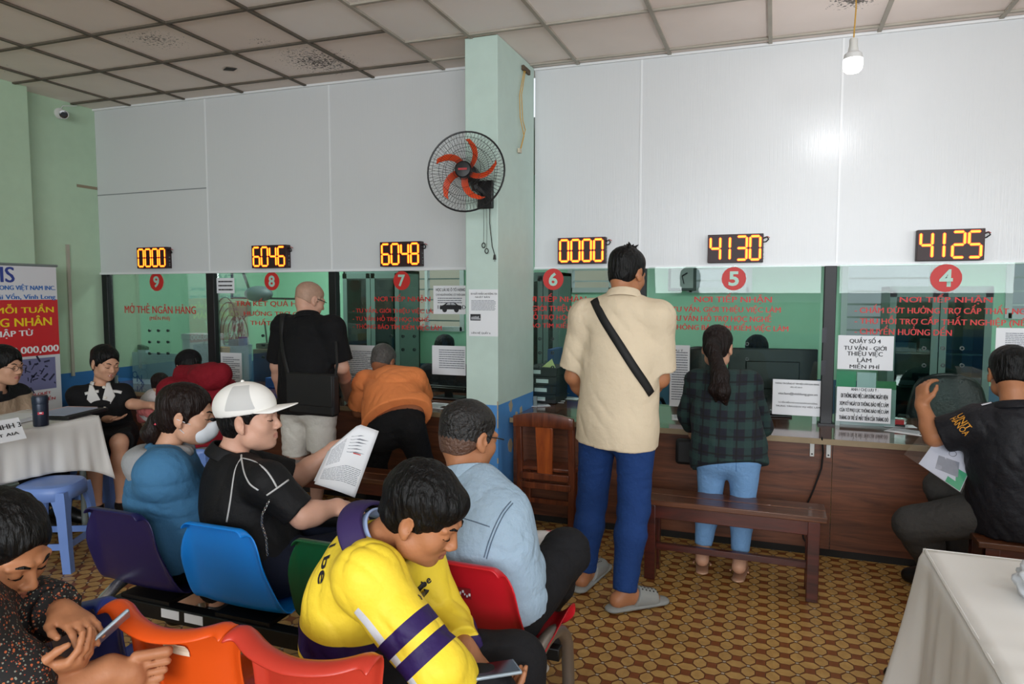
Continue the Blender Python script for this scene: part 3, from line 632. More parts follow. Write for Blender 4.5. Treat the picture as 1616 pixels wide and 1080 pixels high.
# wall clock
c = at(1077, 436, YW-.02); t = thing('wall_clock', 'square grey wall clock behind pane five', 'clock', (c[0], YW, c[2]-.14))
MB().box((c[0]-.13, YW-.05, c[2]-.14), (c[0]+.13, YW, c[2]+.14)).build('clock_case', mat('dark_clock_case', '54605f', .5), t, bevel=.006)
MB().box((c[0]-.105, YW-.052, c[2]-.115), (c[0]+.105, YW-.05, c[2]+.115)).build('dial', mat('pale_dial', 'b6c0bf', .6), t)
MB().bar((c[0], YW-.054, c[2]), (c[0]+.05, YW-.054, c[2]+.03), .012, .003, (0, 1, 0)).bar((c[0], YW-.054, c[2]), (c[0]+.02, YW-.054, c[2]-.075), .008, .003, (0, 1, 0)).build('hands', BLACKP, t)
# upright box files with labels on the counter beside the column
bx = at(858, 612, .14)
for i in range(4):
    y0 = 582+i*0; z0 = ZC+.003+i*.066
    cx = at(856, 600, .16)[0]
    t = thing('box_file', ['bottom black box file beside the column', 'second black box file from the bottom beside the column', 'third black box file from the bottom beside the column', 'top black box file beside the column'][i], 'box file', (cx, .2, z0))
    MB().box((cx-.13+.004*i, .12, z0), (cx+.115+.003*i, .42, z0+.064)).build('case', mat('black_card', '1b1e20', .6), t, bevel=.003)
    MB().box((cx-.06+.012*i*(1 if i != 3 else -1), .1185, z0+.018), (cx+.035+.012*i*(1 if i != 3 else -1), .12, z0+.046)).build('spine_label', PAPER, t)
t = tag(MB().poly([(cx-.0, .15, ZC+.268), (cx+.11, .13, ZC+.268), (cx+.075, .15, ZC+.33)], (0, .004, 0)).build('sticky_note', mat('yellow_note', 'd9dd9a', .8)), 'yellow paper corner on top of the box files', 'note')
# loose papers on the worktop
def papers(pts, label, group=None, m=PAPER):
    for i, (px, py, w, d, r) in enumerate(pts):
        c = atz(px, py, ZC); ca, sa = math.cos(r), math.sin(r)
        o = thing('loose_paper', label[i] if isinstance(label, list) else label, 'paper', (c[0], c[1], ZC+.001+.0012*i), r, group)
        z = .0006
        P = [[(-w/2+w*u/4, -d/2+d*v/4, z+.004*math.sin(u*1.3+i)*math.sin(v*.9)**2) for u in range(5)] for v in range(5)]
        MB().grid(P).build('sheet', m, o, local=True, solid=.0005, smooth=True)
        k = MB(); rr = random.Random(i)
        for l in range(9): k.box((-w*.4, d*(.38-.085*l), z+.0055), (w*rr.uniform(.1, .4), d*(.38-.085*l)+.004, z+.0058))
        k.build('printed_lines', GREYINK, o, local=True)
papers([(872, 634, .18, .12, .2), (895, 629, .22, .12, -.15), (852, 641, .14, .10, .5)], ['loose white paper right of the box files', 'loose white paper between the box files and the man in beige', 'loose white paper against the column foot'])
papers([(1080, 660, .16, .2, .15)], 'white form on the counter by the plaid woman\'s left hand')
papers([(690, 641, .2, .24, -.05)], 'white form on the counter right of the man in orange')
papers([(562, 628, .14, .1, .4)], 'small white slip beside the bald man\'s hand')
# pens on the papers
for i, (px, py, r) in enumerate(((886, 622, .1), (876, 626, .3))):
    c = atz(px, py, ZC+.012); t = thing('pen', ['black pen on the papers nearer the man in beige', 'black pen on the papers nearer the box files'][i], 'pen', (c[0], c[1], ZC+.012), r)
    MB().cyl((-.055, 0, .004), (.05, 0, .004), .0045, n=8).build('barrel', BLACKP, t, local=True, smooth=True); MB().cyl((.05, 0, .004), (.066, 0, .004), .0045, .001, 8).build('tip', GREYMET, t, local=True)
# green leaflets standing inside pane four, with bagged papers
gl = at(1345, 600, .03); t = thing('leaflet_stack', 'green and white leaflets standing inside pane four', 'leaflets', (gl[0], .03, ZC))
MB().box((gl[0]-.09, .02, gl[2]-.05), (gl[0]+.02, .03, gl[2]+.055)).build('leaflet', mat('green_leaflet', '3f9d74', .5), t)
MB().box((gl[0]+.025, .02, gl[2]-.05), (gl[0]+.13, .03, gl[2]+.05)).build('leaflet', mat('pale_leaflet', 'b9c9cf', .4), t)
MB().box((gl[0]+.10, .025, gl[2]-.05), (gl[0]+.24, .035, gl[2]+.0)).build('leaflet', mat('dark_green_leaflet', '2f7a4c', .5), t)
MB().box((gl[0]-.09, .02, ZC), (gl[0]+.24, .10, gl[2]-.05)).build('stand', mat('clear_stand', '8fa6a4', .3), t)
# cardboard and white boxes behind pane nine, with the sketch sheet
zb0 = at(312, 600, .25)[2]
for i, (a, b_, lab) in enumerate((((289, 574), (333, 615), 'lower white carton behind pane nine'), ((287, 527), (329, 573), 'upper white carton behind pane nine'))):
    p, q = at(a[0], a[1], .12), at(b_[0], b_[1], .12); z0 = ZC+.002 if i == 0 else at(300, 572, .12)[2]; z1 = p[2] if i else at(300, 572, .12)[2]-.002
    t = thing('white_carton', lab, 'box', ((p[0]+q[0])/2, .28, z0)); W = mat('white_card', 'c8d4d6', .7)
    MB().box((p[0], .12, z0), (q[0], .30, z1-.03)).build('tray', W, t, bevel=.003); MB().box((p[0]-.006, .114, z1-.05), (q[0]+.006, .306, z1)).build('lid', W, t, bevel=.003)
p, q = at(208, 556, -.12), at(283, 622, -.12)
t = thing('sketch_board', 'pale board with blue scribbles behind pane nine', 'board', ((p[0]+q[0])/2, -.11, ZC+.001))
MB().box((p[0], -.12, ZC+.001), (q[0], -.108, p[2])).build('board_sheet', mat('pale_blue_board', 'a9c6d2', .5, var=.05), t)
mb = MB(); r = random.Random(4); BL = mat('blue_marker', '2f4f8f', .6); GRM = mat('grey_marker', '7c93a4', .6)
for px0, y in ((242, 563), (242, 566.5)): a, b = at(px0, y, -.1205), at(280, y, -.1205); mb.bar(a, b, .004, .001, (0, 0, 1))
mb.build('ruled_lines', BL, t)
for s, bxx in (('O', (209, 586, 217, 597)), ('N', (216, 592, 224, 603)), ('A', (222, 602, 229, 610))): px_text(s, bxx, -.1207, BL, t, .0, 'scribbled_letter')
sc = MB()
for cx_, cy_, rr in ((216, 581, 4), (227, 578, 5), (226, 592, 7), (222, 610, 6)): sc.tube([at(cx_+rr*math.cos(a_), cy_+rr*1.2*math.sin(a_), -.121) for a_ in np.linspace(0, 2*math.pi, 16)], .0016, 5, closed=True)
sc.build('scribble', GRM, t)
a = at(226, 549, .16); t = thing('green_tape_dispenser', 'small dark green tape dispenser behind pane nine', 'dispenser', (a[0], .16, ZC+.2))
MB().poly([(a[0]-.05, .14, a[2]-.02), (a[0]+.05, .14, a[2]-.02), (a[0]+.05, .14, a[2]+.008), (a[0]-.05, .14, a[2]+.028)], (0, .04, 0)).build('casing', mat('dark_green_plastic', '214a3c', .4), t)
MB().box((a[0]-.05, .14, ZC+.001), (a[0]+.05, .18, a[2]-.02)).build('pillar_base', mat('pale_blue_board', 'a9c6d2', .5), t)
# behind pane eight: wall fan, network box with cables, blue bin, dark wooden cupboard
c = at(408, 464, 1.2); t = thing('office_fan', 'grey fan head on the bracket behind pane eight', 'fan', (c[0], 1.2, c[2])); G = mat('fan_grey', '56646a', .5)
MB().ell((c[0], 1.2, c[2]), (.17, .10, .085)).build('motor_head', G, t, smooth=True)
MB().bar((at(381, 423, 1.2)), (at(395, 462, 1.2)), .02, .02).build('bracket', BLACKM, t); MB().bar(at(366, 470, 1.22), at(468, 472, 1.22), .03, .02).build('shelf_rail', BLACKM, t); MB().bar(at(366, 424, 1.22), at(366, 472, 1.22), .02, .02).build('shelf_post', BLACKM, t)
a, b = at(362, 477, 1.15), at(390, 500, 1.15); t = thing('network_box', 'beige network box trailing cables behind pane eight', 'network box', ((a[0]+b[0])/2, 1.17, b[2]))
MB().box((a[0], 1.13, b[2]), (b[0], 1.22, a[2])).build('casing', mat('beige_plastic', 'a9aa99', .5), t, bevel=.006)
r = random.Random(12)
for i in range(14):
    s = at(r.uniform(364, 388), 499, 1.12); e = at(r.uniform(345, 400), r.uniform(560, 575), r.uniform(.5, .7)); mx_ = (s+e)/2+np.array([r.uniform(-.22, .18), r.uniform(-.08, .1), r.uniform(-.12, .12)])
    pts = [(1-u)**2*s+2*u*(1-u)*mx_+u*u*e for u in np.linspace(0, 1, 14)]
    MB().tube(pts, .0055, 6).build('cable', mat('grey_cable', '8f9c9c', .5) if i % 3 == 0 else mat('dark_cable', '1d2c30', .5), t, smooth=True)
for i in range(4):
    c = at(356+i*3, 505+8*i, 1.1); pts = [c+np.array([.13*math.cos(u)*(1+.1*i), .02*i, .24*math.sin(u)]) for u in np.linspace(0, 2*math.pi, 26)]
    MB().tube(pts, .005, 6, closed=True).build('cable_loop', mat('dark_cable', '1d2c30', .5), t, smooth=True)
c0, c1 = at(362, 600, .47), at(394, 600, .47); zt = at(377, 545, .47)[2]; t = thing('blue_bin', 'pale blue plastic tub behind the sheet on pane eight', 'tub', ((c0[0]+c1[0])/2, .47, ZC+.001)); cxx = (c0[0]+c1[0])/2; R = (c1[0]-c0[0])/2
MB().lathe((cxx, .47, ZC+.001), [(R*.86, 0), (R*.9, .03), (R*1.0, zt-ZC), (R*1.04, zt-ZC), (R*.94, zt-ZC), (R*.8, .03)], n=28, caps=False).build('tub_wall', mat('pale_blue_plastic', '7fa3b8', .5), t, smooth=True)
MB().lathe((cxx, .47, ZC+.001), [(.001, .006), (R*.86, .006)], n=28, caps=False).build('tub_base', mat('pale_blue_plastic', '7fa3b8', .5), t)
for i, (x, y, col, h) in enumerate(((-.03, -.045, '1d3040', .2), (.04, .01, '22478a', .26), (-.045, .03, '22303a', .18))): 
    tag(MB().box((cxx+x-.03, .45+y, ZC+.012), (cxx+x+.03, .50+y, zt+h*.3)).build('bundle', mat('bundle_%d' % i, col, .6)), ['black bundle standing in the pale blue tub', 'blue bundle standing in the pale blue tub', 'dark bundle at the left of the pale blue tub'][i], 'bundle')
a = at(351, 548, .2); t = tag(MB().box((a[0]-.045, .16, ZC+.001), (a[0]+.04, .25, a[2])).build('ochre_box', mat('ochre_card', 'a8813c', .7), bevel=.004), 'ochre box beside the pale blue tub', 'box')
a, b = at(394, 552, .62), at(470, 640, .62); t = thing('wooden_cupboard', 'dark wooden cupboard behind pane eight', 'cupboard', ((a[0]+b[0])/2, .8, 0))
DW = wood('dark_cupboard_wood', '2a1a12', '4a3020', .5)
MB().box((a[0], .66, 0), (b[0]+.15, 1.05, a[2])).build('carcase', DW, t, bevel=.005); MB().box((a[0]+.02, .645, .1), ((a[0]+b[0])/2, .66, a[2]-.04)).build('door', DW, t); MB().box(((a[0]+b[0])/2+.01, .645, .1), (b[0]+.13, .66, a[2]-.04)).build('door', DW, t)
# router aerials and dark kit on the cupboard
a = at(428, 530, .8); t = thing('router', 'black router with aerials on the dark cupboard', 'router', (a[0], .8, at(394, 552, .62)[2])); zc_ = at(394, 552, .62)[2]
MB().box((a[0]-.14, .74, zc_), (a[0]+.14, .9, zc_+.05)).build('casing', BLACKP, t, bevel=.006)
for i, dx in enumerate((-.12, -.04, .04, .12)): MB().cyl((a[0]+dx, .88, zc_+.04), (a[0]+dx*1.2, .88, zc_+.26), .008, n=8).build('aerial', BLACKP, t)
# blue carton and leaflets low behind pane eight
a, b = at(421, 596, .1), at(447, 612, .1); tag(MB().box((a[0], .08, ZC+.001), (b[0], .22, a[2])).build('blue_carton', mat('blue_card', '2a55a8', .5), bevel=.003), 'small blue carton inside pane eight', 'box')
# blue folder stack and blue dado cupboard behind pane six
a, b = at(876, 590, .8), at(905, 640, .8); t = thing('blue_cupboard', 'blue steel cupboard behind pane six', 'cupboard', ((a[0]+b[0])/2, .95, 0))
MB().box((a[0], .8, 0), (b[0]+.22, 1.15, a[2])).build('carcase', mat('blue_steel', '2c62a3', .5), t, bevel=.004); MB().box((a[0]+.01, .79, .05), (b[0]+.2, .8, a[2]-.03)).build('door', mat('blue_steel', '2c62a3', .5), t)
a, b = at(870, 550, .6), at(879, 625, .6); tag(MB().box((a[0], .5, ZC), (b[0], .75, a[2])).build('blue_binder', mat('blue_binder', '234f86', .5), bevel=.004), 'tall blue binder standing behind the box files', 'binder')
# desk tray, stapler and cups behind pane four
a = at(1413, 668, .05); t = thing('stapler', 'red stapler on the counter in front of the office chair', 'stapler', (a[0], .05, ZC))
MB().box((a[0]-.05, .03, ZC+.001), (a[0]+.05, .06, ZC+.015)).build('base', BLACKP, t); MB().box((a[0]-.05, .03, ZC+.015), (a[0]+.045, .06, ZC+.045)).build('arm', mat('red_plastic', 'a3262a', .4), t, bevel=.004)
papers([(1437, 683, .24, .15, -.5), (1418, 673, .18, .10, .1)], ['white paper half under the raised arm at pane four', 'white paper under the red stapler'])
# ================================================================== seating and tables
CHROME = mat('worn_chrome', 'b3b5b6', .25, .9)
DKBEAM = mat('black_beam_steel', '151516', .45, .3)
BROWNTUBE = mat('dusty_steel_tube', '8a8178', .4, .6, var=.2)
def shell_points(style):
    """moulded seat shell: rows up the profile, columns across; x right, y forward, z up"""
    rows = []; cols = np.linspace(-1, 1, 25)
    if style == 'plain':        # row one: straight top edge, rims turned back
        prof = [(.245, .345), (.255, .375), (.235, .40), (.17, .405), (.08, .395), (0, .385), (-.08, .385), (-.135, .40), (-.165, .435), (-.18, .48), (-.195, .54), (-.21, .60), (-.222, .66), (-.230, .705), (-.236, .725), (-.252, .735), (-.275, .732)]
        for i, (y, z) in enumerate(prof):
            v = max(0, (z-.40)/.33) if y < -.1 else 0
            hw = .205-.05*v if y < -.1 else .205
            r = []
            for s in cols:
                a = abs(s); dz = dy = 0
                if y < -.1:
                    e = max(0, (a-.80)/.20); dy = -.036*e**1.5*min(1, .35+v)*(1-1.0*min(1, max(0, (v-.6)/.35)))     # rim turned back
                    dy += .02*(a**2)*(1-v)                                        # shallow hollow
                    e2 = max(0, (v-.72)/.28)
                    hw_ = 1-.16*e2**2*max(0, (a-.5)/.5); dz = -.022*e2**2*max(0, (a-.72)/.28)**2; s = s*hw_   # rounded corner
                else:
                    dz = .045*max(0, (a-.72)/.28)**1.6                            # raised side lips
                r.append((s*hw, y+dy, z+dz))
            rows.append(r)
    else:                       # row two: dipped top edge under a broad rolled flange
        prof = [(.235, .355), (.245, .385), (.22, .405), (.15, .405), (.05, .395), (-.05, .39), (-.115, .405), (-.145, .44), (-.16, .50), (-.172, .57), (-.182, .64), (-.188, .70), (-.192, .745), (-.200, .775), (-.222, .792), (-.25, .788), (-.262, .775)]
        for i, (y, z) in enumerate(prof):
            up = y < -.1; v = max(0, (z-.42)/.37) if up else 0; top = i >= 12; hw = .172-.012*v if up else .178
            if top: hw = .172+.010*(i-11)*.6
            r = []
            for s in cols:
                a = abs(s); dz = dy = 0
                if up:
                    dy = .05*a**2.2*(1-.2*v)
                    e = max(0, (a-.82)/.18); dy -= .03*e
                    if top: dz = -.025*(1-a**2)+.012*a**2; dy -= .012*(1-a)
                    if i >= 14: dz -= .02*max(0, (a-.8)/.2)**2
                    e2 = max(0, (i-10)/6); s = s*(1-.12*e2**2*max(0, (a-.5)/.5))
                else: dz = .05*max(0, (a-.7)/.3)**1.6
                r.append((s*hw, y+dy, z+dz))
            rows.append(r)
    return rows
def shell(parent, x, m, style, name='seat_shell'):
    R = [[(p[0]+x, p[1], p[2]) for p in r] for r in shell_points(style)]
    o = MB().grid(R).build(name, m, parent, local=True, smooth=True, solid=.006, sub=1, angle=80)
    if style == 'ribbed':
        for i in range(15):     # moulded ribs low on the backrest
            if i in (7,): continue
            xx = x-.126+.018*i; a = abs(xx-x)/.17; z1 = .60-.045*math.cos((xx-x)*22) if True else .6
            MB().tube([(xx, -.150+.05*a**2.2-.006, .455), (xx, -.160+.05*a**2.2-.006, .50), (xx, -.1725+.05*a**2.2-.005, .565), (xx, -.1765+.05*a**2.2-.003, z1)], .0045, 6).build('moulded_rib', m, o, local=True, smooth=True)
    return o
PL = lambda n, c: mat(n, c, .33, var=.05, vscale=12, spec=.45)
NAVY, SKY, GREEN_P, REDP = PL('navy_plastic', '1d1a4e'), PL('sky_blue_plastic', '1188e8'), PL('dark_green_plastic_seat', '0e4a2a'), PL('red_plastic_seat', 'c11a26')
BLUE2, ORANGE_P, CORAL = PL('royal_blue_plastic', '1b2f7c'), PL('orange_plastic', 'd14c12'), PL('coral_red_plastic', 'b83628')
def beam_row(name, label, Y, xs, mats, style, z0=.36):
    cx = (xs[0]+xs[-1])/2; t = thing(name, label, 'waiting chairs', (cx, Y, 0))
    nm = {NAVY: 'navy seat shell', SKY: 'sky blue seat shell', GREEN_P: 'dark green seat shell', REDP: 'red seat shell', BLUE2: 'royal blue seat shell', ORANGE_P: 'orange seat shell', CORAL: 'coral red seat shell'}
    shells = []
    for x, m in zip(xs, mats):
        o = shell(t, x-cx, m, style); o['label'] = nm[m]; shells.append(o)
        MB().box((x-cx-.12, -.14, .352), (x-cx+.12, .14, .366)).build('seat_bracket', DKBEAM, t, local=True)
    x0, x1 = xs[0]-cx-.15, xs[-1]-cx+.2
    MB().box((x0, -.15, .295), (x1, -.10, .352)).build('beam', DKBEAM, t, local=True, bevel=.004)
    MB().box((x0, .07, .31), (x1, .11, .352)).build('beam', DKBEAM, t, local=True, bevel=.004)
    for k, x in enumerate((x0+.02, x1-.02)):
        m = CHROME if k == 0 else BROWNTUBE
        P = [(x, -.30, .012), (x, -.295, .10)]+[(x, -.02-.27*math.cos(a), .16+.20*math.sin(a)+ (.06 if 0.3 < a < 2.8 else 0)) for a in np.linspace(.1, math.pi-.1, 13)]+[(x, .255, .10), (x, .26, .012)]
        MB().tube(P, .022, 12).build('arched_leg', m, t, local=True, smooth=True)
        MB().cyl((x, -.30, 0), (x, -.30, .02), .028).build('rubber_foot', BLACKP, t, local=True); MB().cyl((x, .26, 0), (x, .26, .02), .028).build('rubber_foot', BLACKP, t, local=True)
    return t, shells
R1Y, R2Y = -2.672, -3.33
row1, sh1 = beam_row('linked_chairs', 'linked row of navy, sky blue, dark green and red plastic chairs', R1Y, [-2.17, -1.715, -1.265, -.82], [NAVY, SKY, GREEN_P, REDP], 'plain')
row2, sh2 = beam_row('linked_chairs', 'linked row of royal blue, orange and coral red plastic chairs, nearest the camera', R2Y, [-1.60, -1.245, -.885], [BLUE2, ORANGE_P, CORAL], 'ribbed')
# stickers: white tape on the beam, worn red plate on the red chair, paper label on the orange one
for px in (268, 305):
    p = at(px, 941 if px < 280 else 944, R1Y-.151); MB().box((p[0]-.045, R1Y-.1515, .312), (p[0]+.04, R1Y-.150, .345)).build('paper_tape', PAPER, row1)
WORN = mat('peeling_label', '8d1820', .6, layers=())
def back_patch(o_parent, x, zc, w, h, m, style, Y, lift=.008):
    """a sticker lying on the rear face of a shell"""
    R = shell_points(style); pr = [(r[12][1], r[12][2]) for r in R if r[12][1] < -.14 and r[12][2] > .44]
    pr.sort(key=lambda q: q[1]); ys = np.array([q[0] for q in pr]); zs = np.array([q[1] for q in pr])
    P = [[(x+w*(u/4-.5), Y+float(np.interp(zc+h*(v/3-.5), zs, ys))-lift+(.05*(abs(w*(u/4-.5))/.17)**2.2 if style == 'ribbed' else 0), zc+h*(v/3-.5)) for u in range(5)] for v in range(4)]
    return MB().grid(P).build('sticker', m, o_parent, solid=.0006)
p = back_patch(sh1[3], -.835, .632, .075, .034, WORN, 'plain', R1Y)
mb = MB(); rr = random.Random(2)
for i in range(9):
    x = -.86+.007*i; z = .632+rr.uniform(-.006, .006); mb.box((x, R1Y-.2265-.0005, z-.004), (x+rr.uniform(.002, .006), R1Y-.2255, z+rr.uniform(.001, .006)))
mb.build('worn_print', PAPER, p)
back_patch(sh2[1], -1.245, .70, .075, .03, mat('old_paper_label', 'd9c6b0', .8, var=.1), 'ribbed', R2Y)

# white rag tied round the right end leg of row one
# ------------------------------------------------------------------ plain timber benches and the chair
MAHOG = wood('red_brown_bench_wood', '2b0f0b', '5c2418', .35, (1.5, 12, 12), coat=.3)
SEATW = wood('worn_bench_seat', '33190f', '74452a', .35, (1.2, 16, 16), coat=.3)
def bench(label, x0, x1, y0, y1, z, group=None):
    t = thing('wooden_bench', label, 'bench', ((x0+x1)/2, (y0+y1)/2, 0), group=group)
    n = 2
    for i in range(n):
        a = y0+(y1-y0)*i/n+.002; b = y0+(y1-y0)*(i+1)/n-.002; MB().box((x0, a, z-.028), (x1, b, z)).build('seat_plank', SEATW, t, bevel=.004)
    for y in (y0+.02, y1-.045): MB().box((x0+.03, y, z-.10), (x1-.03, y+.022, z-.029)).build('apron', MAHOG, t, bevel=.003)
    for x in (x0+.03, x1-.085):
        for y in (y0+.015, y1-.07): MB().box((x, y, 0), (x+.055, y+.055, z-.03)).build('leg', MAHOG, t, bevel=.003)
        MB().box((x+.01, y0+.06, .13), (x+.04, y1-.06, .17)).build('end_rail', MAHOG, t)
    MB().box((x0+.06, (y0+y1)/2-.02, .135), (x1-.06, (y0+y1)/2+.01, .168)).build('stretcher', MAHOG, t, bevel=.002)
    return t
bench('red-brown wooden bench behind the plaid woman', -.635, .265, -1.125, -.885, .43)
bench('wooden bench under the man in orange left of the column', -2.95, -1.90, -1.30, -1.06, .43)
bench('wooden bench under the man in black at the right edge', .86, 1.9, -1.20, -.90, .42)
def slat_chair():
    t = thing('wooden_chair', 'brown wooden chair with one broad back slat beside the column', 'chair', (-1.29, -.62, 0)); x0, x1, y = -1.478, -1.105, -.70
    CW = wood('chair_wood', '3c160a', '7c3d20', .35, (14, 14, 1.5), coat=.3); SL = wood('orange_slat_wood', '7a3416', 'a9531f', .35, (14, 14, 1.2), coat=.3)
    for x in (x0, x1-.038): MB().add([(x, y, 0), (x+.038, y, 0), (x+.038, y+.035, 0), (x, y+.035, 0), (x, y+.01, .40), (x+.038, y+.01, .40), (x+.038, y+.045, .40), (x, y+.045, .40), (x, y-.02, .74), (x+.038, y-.02, .74), (x+.038, y+.01, .74), (x, y+.01, .74)], [(0, 3, 2, 1), (8, 9, 10, 11)]+[(4*k+i, 4*k+(i+1) % 4, 4*k+4+(i+1) % 4, 4*k+4+i) for k in range(2) for i in range(4)]).build('rear_leg', CW, t, bevel=.003)
    top = [(x0-.005+(x1-x0+.01)*i/12, y-.022, .70+ (0)) for i in range(13)]
    P = [[(x0-.004+(x1-x0+.008)*i/12, y-.026, z+(.028*math.sin(math.pi*i/12) if k else .004*math.sin(math.pi*i/12))) for i in range(13)] for k, z in enumerate((.685, .75))]
    MB().grid(P).build('crest_rail', CW, t, solid=.03, bevel=.002)
    MB().box((x0+.03, y-.01, .355), (x1-.03, y+.02, .395)).build('lower_back_rail', CW, t, bevel=.003)
    MB().box((x0+.02, y-.002, .295), (x1-.02, y+.028, .335)).build('seat_rail', CW, t, bevel=.003)
    MB().add([(-1.345, y-.022, .685), (-1.235, y-.022, .685), (-1.235, y+.0, .685), (-1.345, y, .685), (-1.337, y-.0, .39), (-1.243, y, .39), (-1.243, y+.018, .39), (-1.337, y+.018, .39)], [(0, 1, 2, 3), (7, 6, 5, 4), (0, 4, 5, 1), (1, 5, 6, 2), (2, 6, 7, 3), (3, 7, 4, 0)]).build('back_slat', SL, t, bevel=.002)
    MB().box((x0, y+.03, .40), (x1, y+.195, .425)).build('seat', CW, t, bevel=.006)
    for x in (x0+.01, x1-.048): MB().box((x, y+.14, 0), (x+.036, y+.176, .40)).build('front_leg', CW, t, bevel=.003)
    MB().box((x0+.03, y+.145, .16), (x1-.03, y+.165, .19)).build('stretcher', CW, t)
slat_chair()
# ------------------------------------------------------------------ blue plastic stools
STOOLP = mat('pale_blue_stool_plastic', '6f8fd0', .4, var=.08, vscale=9)
def stool(label, x, y, rz, h=.46, w=.145):
    t = thing('plastic_stool', label, 'stool', (x, y, 0), rz)
    W, B = w, w+.035; mb = MB()
    n = 24
    def ring(hw, z, r=.03):
        pts = []
        for k in range(n):
            a = 2*math.pi*(k+.5)/n; c, s = math.cos(a), math.sin(a); e = 3.2; q = (abs(c)**e+abs(s)**e)**(-1/e); pts.append((hw*c*q, hw*s*q, z))
        return pts
    top = [ring(.02, h), ring(W*.6, h+.001), ring(W-.02, h), ring(W-.004, h-.006), ring(W+.004, h-.02), ring(W+.010, h-.075)]
    vs = [p for r in top for p in r]; fs = [tuple(range(n))]
    for i in range(len(top)-1):
        for k in range(n): l = (k+1) % n; fs.append((i*n+k, i*n+l, (i+1)*n+l, (i+1)*n+k))
    MB().add(vs, fs).build('seat', STOOLP, t, local=True, smooth=True, solid=.006)
    MB().lathe((0, 0, h-.004), [(.017, 0), (.02, .0062), (.024, .0062)], n=16, caps=False).build('finger_hole', mat('stool_hole', '33488a', .5), t, local=True)
    for sx in (-1, 1):
        for sy in (-1, 1):
            def cs(z, hw, l): x_, y_ = sx*hw, sy*hw; return [(x_, y_, z), (x_-sx*l, y_, z), (x_-sx*(l*.9), y_-sy*.014, z), (x_-sx*.014, y_-sy*.014, z), (x_-sx*.014, y_-sy*l*.9, z), (x_, y_-sy*l, z)]
            rows = [cs(h-.03, W*.93+.004, .088), cs(h-.09, W*.93+.012, .066), cs(h-.16, W*.93+.018, .05), cs(.12, W*.93+.032, .045), cs(0, B, .042)]
            V = [p for r in rows for p in r]; F = [(0, 5, 4, 3, 2, 1)[::1], tuple(range(24, 30))]+[(i*6+k, i*6+(k+1) % 6, (i+1)*6+(k+1) % 6, (i+1)*6+k) for i in range(4) for k in range(6)]
            MB().add(V, F).build('leg', STOOLP, t, local=True, smooth=True, angle=40)
    q = W*.93+.022
    for a, b in (((-q, -q), (q, -q)), ((q, -q), (q, q)), ((q, q), (-q, q)), ((-q, q), (-q, -q))): MB().bar((a[0]*.96, a[1]*.96, .14), (b[0]*.96, b[1]*.96, .14), .008, .035).build('foot_rail', STOOLP, t, local=True)
    return t
stool('pale blue plastic stool in front of the left white table', -3.72, -2.06, .45)
stool('pale blue plastic stool under the smiling woman in black', -4.26, -1.30, .2, .43)
# ------------------------------------------------------------------ cloth-covered tables
CLOTH = mat('white_table_cloth', 'dcdad6', .8, var=.03, vscale=4, sheen=.1)
def table(name, label, x0, x1, y0, y1, z):
    t = thing(name, label, 'table', ((x0+x1)/2, (y0+y1)/2, 0)); T = mat('plywood_top', '9a7650', .6)
    MB().box((x0, y0, z-.035), (x1, y1, z-.006)).build('table_top', T, t)
    for x in (x0+.06, x1-.06):
        for y in (y0+.06, y1-.06): MB().cyl((x, y, 0), (x, y, z-.035), .018).build('leg', GREYMET, t)
    return t
def cloth(label, x0, x1, y0, y1, z, drops, seed, corner_long=.12, wrinkle=.004, fold=1.0):
    """a cloth over a table: drops = hang length on sides (-x, +x, -y, +y); folds gather at the corners"""
    rng = np.random.RandomState(seed); t = thing('tablecloth', label, 'tablecloth', ((x0+x1)/2, (y0+y1)/2, z)); nx, ny = 40, 40
    P = [[(x0+(x1-x0)*i/nx, y0+(y1-y0)*j/ny, z+.002+wrinkle*(.5+.5*math.sin((y0+(y1-y0)*j/ny)*57+2.2*math.sin((x0+(x1-x0)*i/nx)*3.1)))*max(0, math.sin((y1-(y0+(y1-y0)*j/ny))*3.0-.9))**2) for j in range(ny+1)] for i in range(nx+1)]
    MB().grid(P).build('cloth_top', CLOTH, t, smooth=True, solid=.002)
    sides = {'-x': ((x0, y1), (x0, y0), (-1, 0), drops[0]), '+x': ((x1, y0), (x1, y1), (1, 0), drops[1]), '-y': ((x0, y0), (x1, y0), (0, -1), drops[2]), '+y': ((x1, y1), (x0, y1), (0, 1), drops[3])}
    for nm, (a, b, nrm, dr) in sides.items():
        if dr <= 0: continue
        L = math.dist(a, b); n = int(L/.012); ph = rng.uniform(0, 6, 5); rows = []
        for r in range(19):
            v = r/18; row = []
            for i in range(n+1):
                u = i/n; d = u*L; e = min(d, L-d); cor = math.exp(-e/.10)
                f = (fold*.010*math.sin(d*26+ph[0])+fold*.008*math.sin(d*47+ph[1]+2*v)+.004*math.sin(d*90+ph[2]))*(v**.8)*(.55+.9*cor)+.05*cor*v+.012*v
                dl = dr*(1+corner_long*cor+.015*math.sin(d*9+ph[3])); spread = (.03*cor*v)*(-1 if d < L/2 else 1)
                px = a[0]+(b[0]-a[0])*u+(b[0]-a[0])/L*spread; py = a[1]+(b[1]-a[1])*u+(b[1]-a[1])/L*spread
                off = .004+f if r else -.006; row.append((px+nrm[0]*off, py+nrm[1]*off, z+.0025-dl*v if r else z+.0042))
            rows.append(row)
        MB().grid(rows).build('cloth_drop', CLOTH, t, smooth=True, solid=.002, sub=0, angle=80)
    return t
table('folding_table', 'table under a white cloth at the bottom right corner', .435, 1.9, -3.6, -2.395, .745)
cloth('white cloth over the table at the bottom right corner', .427, 1.91, -3.61, -2.388, .75, (.50, 0, .5, .45), 5, .10, .004, 1.7)
table('folding_table', 'table under a white cloth along the left wall', -4.52, -3.86, -3.3, -1.66, .745)
